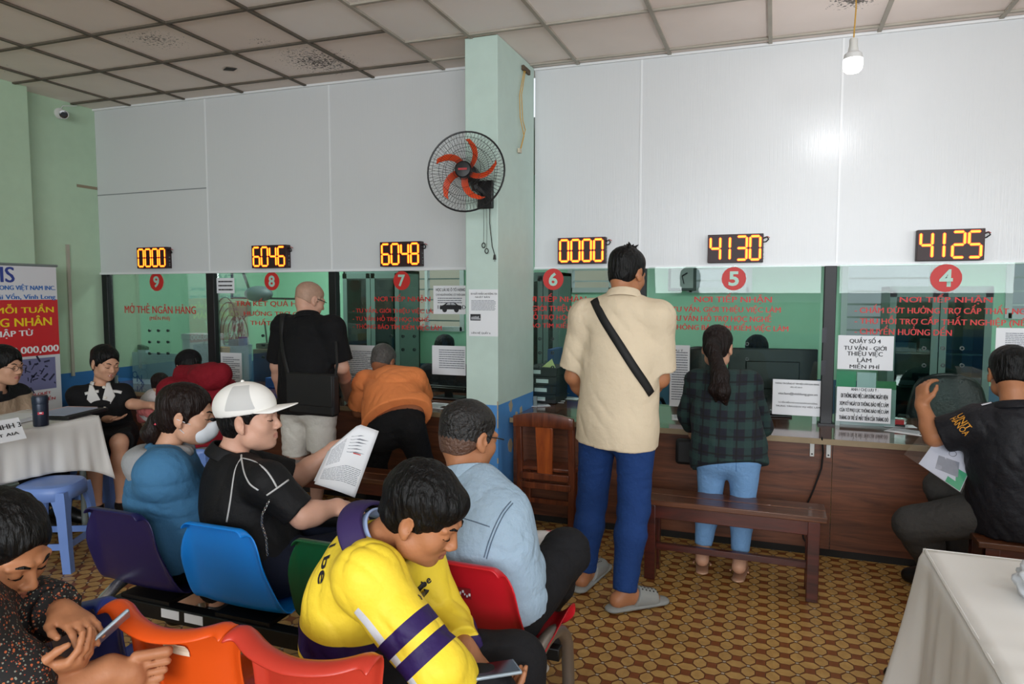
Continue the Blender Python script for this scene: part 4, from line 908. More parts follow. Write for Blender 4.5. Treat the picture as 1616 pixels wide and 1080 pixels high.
cloth('white cloth over the table along the left wall', -4.53, -3.845, -3.31, -1.655, .75, (.2, .275, .29, .29), 9, .42, .001)
# crumpled white plastic bag on the right table
def plastic_bag():
    c = at(1634, 950, -2.70); mb = MB(); rng = np.random.RandomState(3); bm = bmesh.new(); bmesh.ops.create_icosphere(bm, subdivisions=4, radius=1)
    for v in bm.verts:
        p = v.co.copy(); n = math.sin(p.x*5+1)*math.sin(p.y*6)*math.sin(p.z*5+2)*.22+.1*math.sin(p.x*13+p.z*9)*math.sin(p.y*11); v.co = Vector((p.x*.07, p.y*.08, max(-.045, p.z*.055)))*(1+n)
    me = bpy.data.meshes.new('plastic_bag'); bm.to_mesh(me); bm.free(); me.transform(Matrix.Translation((c[0]+.03, -2.70, .80)))
    tag(link('plastic_bag', me, None, mat('milky_plastic', 'd5dbe3', .3, spec=.6), smooth=True), 'crumpled white plastic bag on the right-hand cloth', 'bag')
plastic_bag()
# ================================================================== people: smooth bodies and clothes grown from joints
V3 = lambda p: np.array(p, dtype=float)
def unit(v): v = V3(v); return v/(np.linalg.norm(v)+1e-12)
def frame(f, u):
    f = unit(f); u = V3(u); u = unit(u-f*(u@f)); r = np.cross(f, u); return r, f, u
class Field:
    def __init__(s, vox=.007): s.vox = vox; s.p = []
    def cap(s, a, b, ra, rb, k=.02, n=None, q=1.0, flat=False, op='u'):
        a, b = V3(a), V3(b); R = max(ra, rb)*max(1.0, 1.0); lo = np.minimum(a, b)-R-.002; hi = np.maximum(a, b)+R+.002
        s.p.append((op, 'cap', (a, b, ra, rb, None if n is None else unit(n), q, flat), lo, hi, k)); return s
    def chain(s, pts, rs, k=.02, **kw):
        for i in range(len(pts)-1): s.cap(pts[i], pts[i+1], rs[i], rs[i+1], k, **kw)
        return s
    def ell(s, c, F, r, k=.02, op='u'):
        c = V3(c); M = np.array(F, float); r = V3(r); ext = np.sqrt(((M*r[:, None])**2).sum(0))+.002
        s.p.append((op, 'ell', (c, M, r), c-ext, c+ext, k)); return s
    def cut(s, p, n, k=.004):                 # removes everything on the side n points to
        s.p.append(('cut', 'pl', (V3(p), unit(n)), None, None, k)); return s
    def ripple(s, amp, f=14, seed=0, d=None, lo=None, hi=None):
        s.p.append(('rip', 'rip', (amp, f, seed, d), lo, hi, 0)); return s
    def mesh(s):
        h = s.vox; U = [q for q in s.p if q[0] == 'u']; m = .03
        lo = np.min([q[3] for q in U], 0)-m; hi = np.max([q[4] for q in U], 0)+m
        n = np.ceil((hi-lo)/h).astype(int)+1; ax = [lo[i]+h*np.arange(n[i]) for i in range(3)]; D = np.full(tuple(n), .2, np.float32)
        for op, ty, a, l, g, k in s.p:
            if l is None: sl = tuple(slice(0, n[i]) for i in range(3))
            else:
                pad = max(k*1.2, 2.5*h)+(0 if op == 'u' else .01)
                i0 = np.clip(np.floor((l-pad-lo)/h).astype(int), 0, n-1); i1 = np.clip(np.ceil((g+pad-lo)/h).astype(int)+1, 1, n); 
                if np.any(i1 <= i0): continue
                sl = tuple(slice(i0[i], i1[i]) for i in range(3))
            X = (ax[0][sl[0]][:, None, None].astype(np.float32), ax[1][sl[1]][None, :, None].astype(np.float32), ax[2][sl[2]][None, None, :].astype(np.float32)); E = D[sl]
            if ty == 'cap':
                A, B, ra, rb, nn, q, flat = a; ba = B-A
                px, py, pz = X[0]-A[0], X[1]-A[1], X[2]-A[2]
                l2 = max(ba@ba, 1e-9); t = (px*ba[0]+py*ba[1]+pz*ba[2])/l2; tc = np.clip(t, 0, 1.25 if flat else 1)
                dx, dy, dz = px-ba[0]*tc, py-ba[1]*tc, pz-ba[2]*tc
                if nn is not None:
                    w = (dx*nn[0]+dy*nn[1]+dz*nn[2])*(1/q-1); dx = dx+nn[0]*w; dy = dy+nn[1]*w; dz = dz+nn[2]*w
                d = np.sqrt(dx*dx+dy*dy+dz*dz)-(ra+(rb-ra)*np.clip(tc, 0, 1.1))
                if nn is not None: d = d*(.5+.5*q)
                if flat: d = np.maximum(d, (t-1)*math.sqrt(l2))
            elif ty == 'ell':
                c, M, r = a; px, py, pz = X[0]-c[0], X[1]-c[1], X[2]-c[2]
                loc = [(px*M[i, 0]+py*M[i, 1]+pz*M[i, 2]) for i in range(3)]
                k0 = np.sqrt(sum((loc[i]/r[i])**2 for i in range(3))); k1 = np.sqrt(sum((loc[i]/r[i]**2)**2 for i in range(3)))+1e-6; d = k0*(k0-1)/k1
            elif ty == 'pl': p0, nn = a; d = (X[0]-p0[0])*nn[0]+(X[1]-p0[1])*nn[1]+(X[2]-p0[2])*nn[2]
            elif ty == 'rip':
                amp, f, seed, dr = a; r = np.random.RandomState(seed); W = 0
                for j in range(3):
                    v = r.normal(size=3); v /= np.linalg.norm(v); u2 = r.normal(size=3)
                    if dr is not None: v = unit(V3(dr)+v*.45)
                    ff = f*(1+.7*j); q_ = np.sin((X[0]*v[0]+X[1]*v[1]+X[2]*v[2])*ff+r.uniform(0, 6)+2.2*np.sin((X[0]*u2[0]+X[1]*u2[1]+X[2]*u2[2])*ff*.40+r.uniform(0, 6))); ms = .5+.5*np.sin((X[0]*u2[1]+X[1]*u2[2]+X[2]*u2[0])*ff*.5+r.uniform(0, 6)); W = W+(1-2*np.sqrt(np.abs(q_)+.02))*ms*1.5/(1+.7*j)
                D[sl] = E+amp*W*.6; continue
            if op == 'u':
                if k > 0: hh = np.clip(.5+.5*(E-d)/k, 0, 1); D[sl] = E*(1-hh)+d*hh-k*hh*(1-hh)
                else: D[sl] = np.minimum(E, d)
            elif op == 's':
                if k > 0: hh = np.clip(.5-.5*(E+d)/k, 0, 1); D[sl] = E*(1-hh)-d*hh+k*hh*(1-hh)
                else: D[sl] = np.maximum(E, -d)
            elif op == 'cut': D[sl] = np.maximum(E, d)
        return surfnet(D, lo, h)
def surfnet(D, lo, h):
    D[0] = D[-1] = .2; D[:, 0] = D[:, -1] = .2; D[:, :, 0] = D[:, :, -1] = .2
    N_ = D < 0; c = N_.astype(np.int8)
    s = c[:-1, :-1, :-1]+c[1:, :-1, :-1]+c[:-1, 1:, :-1]+c[:-1, :-1, 1:]+c[1:, 1:, :-1]+c[1:, :-1, 1:]+c[:-1, 1:, 1:]+c[1:, 1:, 1:]
    act = (s > 0) & (s < 8); I = np.full(act.shape, -1, np.int64); ijk = np.argwhere(act); I[act] = np.arange(len(ijk))
    cor = np.array([[i, j, k] for i in (0, 1) for j in (0, 1) for k in (0, 1)]); val = np.stack([D[ijk[:, 0]+o[0], ijk[:, 1]+o[1], ijk[:, 2]+o[2]] for o in cor], 1)
    P = np.zeros((len(ijk), 3)); cnt = np.zeros(len(ijk))
    for a in range(8):
        for b in range(a+1, 8):
            df = cor[b]-cor[a]
            if np.abs(df).sum() != 1: continue
            va, vb = val[:, a], val[:, b]; x = (va < 0) != (vb < 0); t = np.where(x, va/(va-vb+1e-12*(va == vb)), 0)
            P += np.where(x[:, None], cor[a]+df*t[:, None], 0); cnt += x
    P = lo+h*(ijk+P/cnt[:, None]); F = []
    for axn in range(3):
        o1, o2 = [(1, 2), (2, 0), (0, 1)][axn]
        A = np.take(N_, range(0, N_.shape[axn]-1), axn); B = np.take(N_, range(1, N_.shape[axn]), axn); e = np.argwhere(A != B); inside = A[e[:, 0], e[:, 1], e[:, 2]]
        def idx(d1, d2): q = e.copy(); q[:, o1] -= d1; q[:, o2] -= d2; return I[q[:, 0], q[:, 1], q[:, 2]]
        Q = np.stack([idx(0, 0), idx(1, 0), idx(1, 1), idx(0, 1)], 1); Q[~inside] = Q[~inside][:, ::-1]; F.append(Q)
    F = np.concatenate(F)
    for _ in range(2):                      # one light smoothing pass, then back out a little
        acc = np.zeros_like(P); cn = np.zeros(len(P))
        for a, b in ((0, 1), (1, 2), (2, 3), (3, 0)):
            np.add.at(acc, F[:, a], P[F[:, b]]); np.add.at(acc, F[:, b], P[F[:, a]]); np.add.at(cn, F[:, a], 1); np.add.at(cn, F[:, b], 1)
        P = P+(.45 if _ == 0 else -.35)*(acc/cn[:, None]-P)
    return P, F
def field_obj(name, fld, m, parent, paint=None):
    P, F = fld.mesh(); me = bpy.data.meshes.new(name)
    me.vertices.add(len(P)); me.vertices.foreach_set('co', P.astype(np.float32).ravel()); me.loops.add(F.size); me.loops.foreach_set('vertex_index', F.astype(np.int32).ravel())
    me.polygons.add(len(F)); me.polygons.foreach_set('loop_start', (np.arange(len(F))*4).astype(np.int32)); me.update(calc_edges=True)
    for k, fn in (paint or {}).items():
        at_ = me.attributes.new(k, 'FLOAT', 'POINT'); at_.data.foreach_set('value', np.asarray(fn(P), np.float32))
    return link(name, me, parent, m, smooth=True)

def cloth_mat(name, c, layers=(), rough=.85, var=.06, bump=.5, bscale=30, extra=None, sheen=.0):
    return mat(name, c, rough, var=var, vscale=6, bump=bump, bscale=bscale, spec=.25, layers=layers, sheen=sheen)
SKIN = {}
def skin_mat(name, c, lip='9c5f54'):
    return mat(name, c, .5, var=.07, vscale=16, bump=.06, bscale=120, spec=.35, layers=[('lips', lip)], sub=.06)
HAIRM = mat('black_hair', '090808', .5, var=.3, vscale=30, bump=.8, bscale=70, stretch=(1, 1, .22), spec=.22)
HAIRB = mat('dark_brown_hair', '180d0a', .5, var=.3, vscale=30, bump=.8, bscale=70, stretch=(1, 1, .2), spec=.22)

class Person:
    def __init__(s, label, J, skin, hf, hu=(0, 0, 1), vox=.008, k=1.0, base=None, female=False, hs=1.0):
        s.J = {a: V3(b) for a, b in J.items()}; s.k = k; s.vox = vox; s.female = female; s.hs = hs; s.skin = skin
        j = s.J; s.pel = (j['hipL']+j['hipR'])/2; s.up = unit(j['neck']-s.pel); xr = unit(j['shR']-j['shL']); s.xr = unit(xr-s.up*(xr@s.up)); s.fw = np.cross(s.up, s.xr)
        x2 = unit(j['hipR']-j['hipL']); s.xp = x2; s.L = np.linalg.norm(j['neck']-s.pel)
        s.mid = j.get('mid', (j['neck']+s.pel)/2); s.hr, s.hf, s.hu = frame(hf, hu); s.H = np.array([s.hr, s.hf, s.hu])
        b = base if base is not None else (s.pel[0], s.pel[1], 0.0)
        s.root = thing('person', label, 'person', tuple(b))
    def h(s, x, y, z): return s.J['head']+s.hs*(s.hr*x+s.hf*y+s.hu*z)
    # ---- flesh
    def torso(s, f, o=0.0, wide=1.0):
        k = s.k; j = s.J; T = np.array([s.xr, s.fw, s.up]); cu = unit(j['neck']-s.mid); cxr = s.xr; cf = unit(np.cross(cu, cxr)); Tc = np.array([cxr, cf, cu]); cx = np.linalg.norm(j['shR']-j['shL'])
        w = max(.115, min(.158, cx*.41))*k*wide; wd = .9 if s.female else 1.0
        f.ell(j['neck']-cu*.17*k, Tc, (w+o, .098*k*wd+o, .19*k+o), .05)
        f.ell(s.mid-s.up*.02, T, ((.12 if s.female else .134)*k*wide+o, .090*k*min(wide, 1.0)+o, .17*k+o), .06)
        up2 = unit(s.mid-s.pel); fp = unit(np.cross(up2, s.xp)); Tp = np.array([s.xp, fp, up2])
        f.ell(s.pel+up2*.04*k, Tp, ((.165 if s.female else .155)*k*wide+o, .115*k+o, .13*k+o), .05)
        for q in 'LR': f.cap(j['neck']-cu*.065*k, j['sh'+q], .062*k+o, .056*k+o, .05)
        if s.female:
            for q in (-1, 1): f.ell(j['neck']-cu*.20*k+cf*.085*k+cxr*.06*k*q, Tc, (.055*k+o, .05*k+o, .055*k+o), .05)
        return f
    armk = .035
    def arm(s, f, q, o=0.0, t=1.0, flat=False, ra=.050, rb=.041):
        """upper arm (t up to 1) and forearm (t up to 2)"""
        j = s.J; k = s.k*(.88 if s.female else 1); a, b, c = j['sh'+q], j['el'+q], j.get('wr'+q)
        if t <= 1: e = a+(b-a)*t; f.cap(a, e, ra*k+o, (ra+(rb-ra)*t)*k+o*1.25, s.armk, flat=flat)
        else:
            f.cap(a, b, ra*k+o, rb*k+o, s.armk)
            e = b+(c-b)*min(1, t-1); m = b+(e-b)*.3
            f.cap(b, m, rb*k+o, (rb+.001)*k+o, .02); f.cap(m, e, (rb+.001)*k+o, (rb+(.027-rb)*(t-1))*k+o, .02, flat=flat)
        return f
    def leg(s, f, q, o=0.0, t=2.0, flat=False, wide=1.0):
        j = s.J; k = s.k; a, b, c = j['hip'+q], j['kn'+q], j.get('an'+q)
        a2 = a-unit(s.pel-a)*0.0
        if t <= 1: e = a+(b-a)*t; f.cap(a2, e, .077*k*wide+o, (.077-.022*t)*k*wide+o*1.3, .04, flat=flat)
        else:
            f.cap(a2, b, .077*k*wide+o, .056*k+o, .04); e = b+(c-b)*min(1, t-1)
            bk = unit(np.cross(s.xp, unit(c-b))) if True else 0
            m = b+(c-b)*.3-s_sign(bk, b, a, c)*.012*k
            if t-1 > .3: f.cap(b, m, .054*k+o, .054*k+o, .03); f.cap(m, e, .054*k+o, (.054-.020*(t-1))*k+o*1.3, .03, flat=flat)
            else: f.cap(b, e, .055*k+o, .053*k+o*1.3, .03, flat=flat)
        return f
    def foot(s, f, q, o=0.0, k=.012):
        j = s.J
        if 'to'+q not in j: return f
        a, t = j['an'+q], j['to'+q]; d = unit(t-a); g = V3((d[0], d[1], 0)); g = unit(g) if np.linalg.norm(g) > .3 else d
        heel = a-g*.035+V3((0, 0, -.03)) if a[2] < .16 else a-d*.02
        f.cap(a, heel, .036*s.k+o, .034*s.k+o, .02); f.cap(a+(t-a)*.2, t-(t-a)*.15, .034*s.k+o, .028*s.k+o, .02); f.cap(heel, t, .032*s.k+o, .026*s.k+o, .02); return f
    def hand(s, f, q, d, palm, curl=.5, spread=.0, thumb=.6, k=1.0):
        """d = direction of the fingers, palm = direction the palm faces"""
        w = s.J['wr'+q]; r, d, pn = None, unit(d), V3(palm); pn = unit(pn-d*(pn@d)); sd = np.cross(d, pn)*(1 if q == 'R' else -1)   # sd points to the thumb side
        z = s.k*k*(.9 if s.female else 1); f.ell(w+d*.048*z, np.array([sd, d, pn]), (.040*z, .056*z, .016*z), .012); f.cap(w, w+d*.02*z, .026*z, .026*z, .02)
        for i, (of, ln) in enumerate(((.029, .070), (.010, .078), (-.010, .072), (-.028, .057))):
            b = w+d*(.088-.004*abs(i-1.2))*z+sd*of*z; dd = unit(d+sd*spread*(1.5-i)*.15); rr = .0088*z; p = b; c = curl*(1+.06*i); f.cap(w+d*.05*z+sd*of*.8*z, b, .011*z, rr*1.12, .008)
            for ph, fr in enumerate((.45, .32, .25)):
                dd = unit(dd*math.cos(c*(.7, 1, .7)[ph])+pn*math.sin(c*(.7, 1, .7)[ph])); e = p+dd*ln*fr*z; f.cap(p, e, rr*(1.04-.10*ph), rr*(.95-.10*ph), .0035); p = e
        tb = w+d*.022*z+sd*.030*z; t1 = tb+(d*.6+sd*.6+pn*.35*thumb)*.038*z; t2 = t1+unit(d*.85+sd*.25*(1-thumb)+pn*.5*thumb)*.030*z; t3 = t2+unit(d*.9-sd*.1*thumb+pn*.4*thumb)*.024*z
        f.cap(tb, t1, .016*z, .0115*z, .012); f.cap(t1, t2, .0108*z, .0098*z, .004); f.cap(t2, t3, .0098*z, .0078*z, .004); return f
    def head(s, f, jaw=1.0, smile=0, nose=1.0):
        H, h, z = s.H, s.h, s.hs; e = lambda c, r, k=.02, op='u', M=H: f.ell(h(*c), M, tuple(x*z for x in r), k*z, op)
        e((0, -.018, .035), (.073, .093, .080)); e((0, .030, -.022), (.060, .060, .085), .03); e((0, .036, -.070), (.046*jaw, .046, .038), .03); e((0, .066, -.094), (.020, .018, .014), .02); e((0, -.045, -.020), (.060, .054, .062), .03)
        for q in (-1, 1):
            e((q*.040, .055, -.026), (.022, .024, .022), .025); e((q*.046, .012, -.064), (.022*jaw, .03, .028), .025)
            e((q*.031, .098, .002), (.016, .018, .011), .014, 's')
            e((q*.030, .0765, .001), (.0155, .0135, .0125), .004)
            e((q*.0125, .0965, -.034), (.0078*nose, .009, .0072), .006)
            E = np.array([unit(s.hr*1+s.hf*-.35*q), unit(s.hf*1+s.hr*.35*q), s.hu]); E[2] = np.cross(E[0], E[1])
            f.ell(h(q*.077, -.008, -.006), np.array([E[0], E[1], E[2]]), (.010*z, .020*z, .033*z), .008*z); f.ell(h(q*.085, -.002, -.002), E, (.006*z, .011*z, .018*z), .006*z, 's'); f.ell(h(q*.0775, .0, -.034), E, (.007*z, .009*z, .010*z), .006*z)
            f.cap(h(q*.012, .088, .022), h(q*.046, .074, .020), .0085*z, .008*z, .012*z)
        f.cap(h(0, .084, .012), h(0, .1055, -.028), .0070*z, .0096*z*nose, .012*z)
        f.cap(h(-.021, .080, -.0585+.006*smile), h(0, .0895, -.056), .0042*z, .0062*z, .006*z); f.cap(h(.021, .080, -.0585+.006*smile), h(0, .0895, -.056), .0042*z, .0062*z, .006*z)
        f.cap(h(-.019, .079, -.0655+.005*smile), h(.0, .0880, -.069), .0042*z, .0072*z, .006*z); f.cap(h(.019, .079, -.0655+.005*smile), h(.0, .0880, -.069), .0042*z, .0072*z, .006*z)
        f.cap(h(-.022, .090, -.0620+.007*smile), h(.022, .090, -.0620+.007*smile), .0022*z, .0022*z, .003*z, op='s')
        f.cap(s.J['neck']-unit(s.h(0, 0, 0)-s.J['neck'])*.03, h(0, -.034, -.052), .054*s.k*(.85 if s.female else 1), .047*s.k*(.88 if s.female else 1), .018); return f
    def lips(s, P):
        Q = (P-s.J['head'])@s.H.T/s.hs; x, y, z = Q[:, 0], Q[:, 1], Q[:, 2]
        return np.where((y > .06) & (y < .115), 1-np.sqrt((x/.021)**2+((z+.062)/.0105)**2), -1)
    def face_bits(s, brows=True, lash=True, m=None, open_=False):
        m = m or HAIRM; h = s.h; z = s.hs
        for q in (-1, 1):
            if brows: MB().tube([h(q*.014, .0945, .0205), h(q*.028, .0900, .0265), h(q*.047, .0765, .0225)], [.0028*z, .0036*z, .0016*z], 6).build('eyebrow', m, s.root, smooth=True)
            if lash: MB().tube([h(q*.0165, .0870, -.0035), h(q*.025, .0905, -.0058), h(q*.034, .0888, -.0058), h(q*.045, .0790, -.0015)], [.0010*z, .0018*z, .0018*z, .0012*z], 6).build('eyelashes', m, s.root, smooth=True)
            if open_:
                MB().ell(h(q*.030, .0795, .001), (.0115*z,)*3, 10).build('eye', mat('eye_white', 'cfc8c0', .2), s.root, smooth=True)
    # ---- hair
    def hair(s, style='short', m=None, t=.010, vox=None, line=.058, side=.0, back=-.07, spikes=0, extra=None, paint=None, name='hair'):
        """a mass of hair that rises out of the scalp at a tapering hairline"""
        f = Field(vox or s.vox*.75); H, h, z = s.H, s.h, s.hs; short = style in ('short', 'fade', 'stubble')
        lo = .0020 if style == 'stubble' else .0042 if short else .0065
        f.ell(h(0, -.018, .035), H, ((.073+lo)*z, (.093+lo)*z, (.080+lo)*z), .01); f.ell(h(0, -.045, -.020), H, ((.060+lo)*z, (.054+lo)*z, (.062+lo)*z), .03*z)
        if style == 'thick':
            f.ell(h(0, -.020, .037+t*.55), H, ((.0725+t*.8)*z, (.0925+t*.9)*z, (.081+t*.9)*z), .01); f.ell(h(0, -.012, .046), H, ((.076+t*.5)*z, (.092+t*.5)*z, (.066+t*.6)*z), .02)
        else: f.ell(h(0, -.0185, .050), H, ((.0725+t*.72)*z, (.0925+t*.72)*z, (.0665+t*.9)*z), .012)
        for q in (-1, 1): f.cap(h(q*.072, .022, .02), h(q*.0715, .020, -.004+side), .009*z, .005*z, .012)     # sideburns
        if spikes:
            r = np.random.RandomState(4)
            for i in range(spikes):
                a = r.uniform(0, 6.28); u = r.uniform(0, .055); p = h(u*math.cos(a), -.02+1.3*u*math.sin(a), .115); f.cap(p, p+s.hu*.022*z+s.hr*r.uniform(-.02, .02)+s.hf*r.uniform(-.015, .015), .009*z, .002*z, .006)
        f.ripple(.0016 if short else .0026, 85, 3, d=s.hr)
        f.ell(h(0, .118, line-.130), H, (.090*z, .082*z, .130*z), .008*z, 's')            # the face
        for q in (-1, 1):
            f.ell(h(q*.086, -.004, -.022), H, (.022*z, .021*z, .036*z), .004*z, 's')       # round the ears
            f.ell(h(q*.082, .055, -.048+side), H, (.03*z, .036*z, .050*z), .006*z, 's')
            if short: f.ell(h(q*.085, -.010, -.062), H, (.030*z, .040*z, .036*z), .010*z, 's')
        f.cut(h(0, -.08, back), unit(-s.hu-s.hf*.25))
        if extra: extra(f, s)
        return field_obj(name, f, m or HAIRM, s.root, paint)
    def body(s, fingers=None, legs='LR', arms='LR', feet='LR', headkw={}, more=None, m=None):
        f = Field(s.vox); s.torso(f)
        for q in arms: s.arm(f, q, 0, 2.0)
        for q in legs:
            s.leg(f, q)
            if q in feet: s.foot(f, q)
        s.head(f, **headkw)
        for q, kw in (fingers or {}).items(): s.hand(f, q, **kw)
        if more: more(f, s)
        return field_obj('body', f, m or s.skin, s.root, {'lips': s.lips})
    def shirt(s, m, o=.014, sleeve=.75, hem=.10, wide=1.0, paint=None, rip=.003, collar=.0, name='shirt', skirt=None, more=None, vox=None, neckcut=.02, k2=1.0, flare=1.06, hemdir=None, arms='LR', rf=16, rd=None):
        f = Field(vox or s.vox); s.torso(f, o, wide); j = s.J
        if hem is not None:
            up2 = unit(s.mid-s.pel); fp = unit(np.cross(up2, s.xp)); w = .166*s.k*wide+o
            f.cap(s.mid, s.pel-(hemdir if hemdir is not None else up2)*hem, w*.98, w*flare, .05, n=fp, q=.80, flat=True); f.cut(s.pel-up2*hem, -up2)
        for q in arms: s.arm(f, q, o*k2, sleeve, flat=True, ra=.052)
        if more: more(f, s)
        if rip: f.ripple(rip, rf, 5, d=rd)
        nk = unit(j['head']-j['neck']); f.ell(j['neck']+nk*.055, np.array([s.xr, s.fw, s.up]), (.075*s.k, .075*s.k, .075*s.k), .01, 's')
        ob = field_obj(name, f, m, s.root, paint)
        return ob
    def collar(s, m, r=.066, h=.035, t=.006, open_=.35, name='collar', flare=.012, up=None, ctr=None):
        j = s.J; nk = unit((j['head']-s.hf*.02)-j['neck']) if up is None else unit(up); c = j['neck']+nk*.004 if ctr is None else V3(ctr); fr = unit(s.fw-nk*(s.fw@nk)); rt = np.cross(fr, nk); P = []
        for i in range(29):
            a = -math.pi+open_+(2*math.pi-2*open_)*i/28; d = -fr*math.cos(a)+rt*math.sin(a); fw_ = max(0, -math.cos(a))
            P.append([c+d*(r*s.k)+nk*h, c+d*(r*s.k+.006)+nk*(h+.004), c+d*(r*s.k+flare)+nk*(h*.45-.035*fw_), c+d*(r*s.k+flare*1.7)+nk*(-.012-.05*fw_)])
        return MB().grid(P).build(name, m, s.root, smooth=True, solid=t, sub=1, angle=80)
    def collar_flaps(s, m, name='white_collar', o=.025):
        """two pointed collar flaps lying on the chest"""
        n = s.J['neck']; cu = unit(n-s.mid); cf = unit(np.cross(cu, s.xr)); k = s.k
        for q in (-1, 1):
            f = Field(.004); s.torso(f, o); [s.arm(f, a_, o-.004, .45) for a_ in 'LR']; X = lambda x, z: n+s.xr*q*x*k+cu*z*k; pts = [(.004, -.075), (.052, -.118), (.092, -.062), (.066, .03), (.044, .03)]
            for (a, b) in zip(pts, pts[1:]+pts[:1]):
                e = X(*b)-X(*a); nn = np.cross(e, cf)*q; c = X(.06, -.045)-X(*a)
                f.cut(X(*a), nn if nn@c < 0 else -nn, 0)
            f.cut(n+cf*.02, -cf); field_obj(name, f, m, s.root)
    def trousers(s, m, o=.012, tL=2.0, tR=2.0, wide=1.0, paint=None, rip=.003, name='trousers', more=None, legs='LR', vox=None, waist=.16):
        f = Field(vox or s.vox); k = s.k; up2 = unit(s.mid-s.pel); fp = unit(np.cross(up2, s.xp)); Tp = np.array([s.xp, fp, up2])
        f.ell(s.pel+up2*.04*k, Tp, ((.165 if s.female else .157)*k*wide+o, .118*k+o, .13*k+o), .04)
        for q in legs: s.leg(f, q, o, tL if q == 'L' else tR, flat=True, wide=1.02)
        if more: more(f, s)
        if rip: f.ripple(rip, 20, 9)
        f.cut(s.pel+up2*waist*k, up2)
        return field_obj(name, f, m, s.root, paint)
    def shoes(s, m, q, o=.008, name='shoe', sole=None):
        f = Field(s.vox); s.foot(f, q, o); a, t = s.J['an'+q], s.J['to'+q]; f.cut(a+V3((0, 0, .012)), (0, 0, 1)) if a[2] < .2 else f.cut(a-unit(t-a)*.045, -unit(t-a))
        return field_obj(name, f, m, s.root)
def s_sign(bk, b, a, c):
    """towards the calf side"""
    d = unit(c-b); v = (a-b)-d*((a-b)@d); return -unit(v) if np.linalg.norm(v) > .05 else bk*0
# ================================================================== the people
from mathutils.bvhtree import BVHTree
def atd(px, py, d): return C_O+ray(px, py)*d
def bvh(*obs):
    V = []; F = []
    for o in obs:
        W = np.array(WORLD[o]); n = len(o.data.vertices); co = np.empty(n*3, 'f'); o.data.vertices.foreach_get('co', co); co = co.reshape(-1, 3)@W[:3, :3].T+W[:3, 3]; b = len(V)
        V += co.tolist(); F += [tuple(i+b for i in p.vertices) for p in o.data.polygons]
    return BVHTree.FromPolygons(V, F)
def hit(t, px, py, lift=.003):
    d = ray(px, py); d = d/np.linalg.norm(d); loc, nrm, i, ds = t.ray_cast(Vector(C_O), Vector(d))
    if loc is None: return None, None
    n = V3(nrm); n = n if n@d < 0 else -n
    return V3(loc)+n*lift, n
def ribbon(t, pix, w, m, parent, name, lift=.004, thick=.002, n=24):
    """a strap or stripe lying on a garment, following points of it"""
    pix = np.array(pix, float); s = np.r_[0, np.cumsum(np.hypot(*np.diff(pix, axis=0).T))]; u = np.linspace(0, s[-1], n); Q = [hit(t, np.interp(v, s, pix[:, 0]), np.interp(v, s, pix[:, 1]), lift) for v in u]
    Q = [q for q in Q if q[0] is not None]
    if len(Q) < 3: print('RIBBON MISSED', name, pix[0]); return None
    P = np.array([q[0] for q in Q]); Nn = np.array([q[1] for q in Q])
    for _ in range(3): P[1:-1] = (P[:-2]+2*P[1:-1]+P[2:])/4
    for _ in range(6): Nn[1:-1] = (Nn[:-2]+Nn[1:-1]+Nn[2:])/3
    rows = []
    for i in range(len(P)):
        d = unit(P[min(i+1, len(P)-1)]-P[max(i-1, 0)]); sd = unit(np.cross(d, Nn[i])); rows.append([P[i]-sd*w/2, P[i]+Nn[i]*.0015, P[i]+sd*w/2])
    return MB().grid(rows).build(name, m, parent, smooth=True, solid=thick, angle=80)
def print_on(t, s, px, py, w, h, ang, m, parent, name='lettering', bold=.01, lift=.002):
    """lettering printed on cloth, ang = its turn in degrees, laid over the folds"""
    me = text_mesh(s, 1.0, bold); n = len(me.vertices); co = np.empty(n*3, 'f'); me.vertices.foreach_get('co', co); co = co.reshape(-1, 3); lo, hi = co.min(0), co.max(0)
    p, nn = hit(t, px, py, 0); a = math.radians(ang); x = unit(C_R*math.cos(a)+C_U*math.sin(a)); x = unit(x-nn*(x@nn)); y = np.cross(nn, x); Q = []
    for c in co:
        q = p+x*((c[0]-(lo[0]+hi[0])/2)/(hi[0]-lo[0])*w)+y*((c[1]-(lo[1]+hi[1])/2)/(hi[1]-lo[1])*h); loc, n2, i, ds = t.find_nearest(Vector(q)); n2 = V3(n2); n2 = n2 if n2@nn > 0 else -n2; Q.append(V3(loc)+n2*lift)
    me.vertices.foreach_set('co', np.array(Q, 'f').ravel()); me.update(); return link(name, me, parent, m)
TAN = skin_mat('tanned_skin', 'a8714f', '935a48'); FAIR = skin_mat('light_skin', 'c39479', 'ae7064'); BROWN = skin_mat('brown_skin', '8f5a3d', '7c4838'); ROSY = skin_mat('pale_rosy_skin', 'c89a84', 'b8806f')
def grip(root, obj): pass

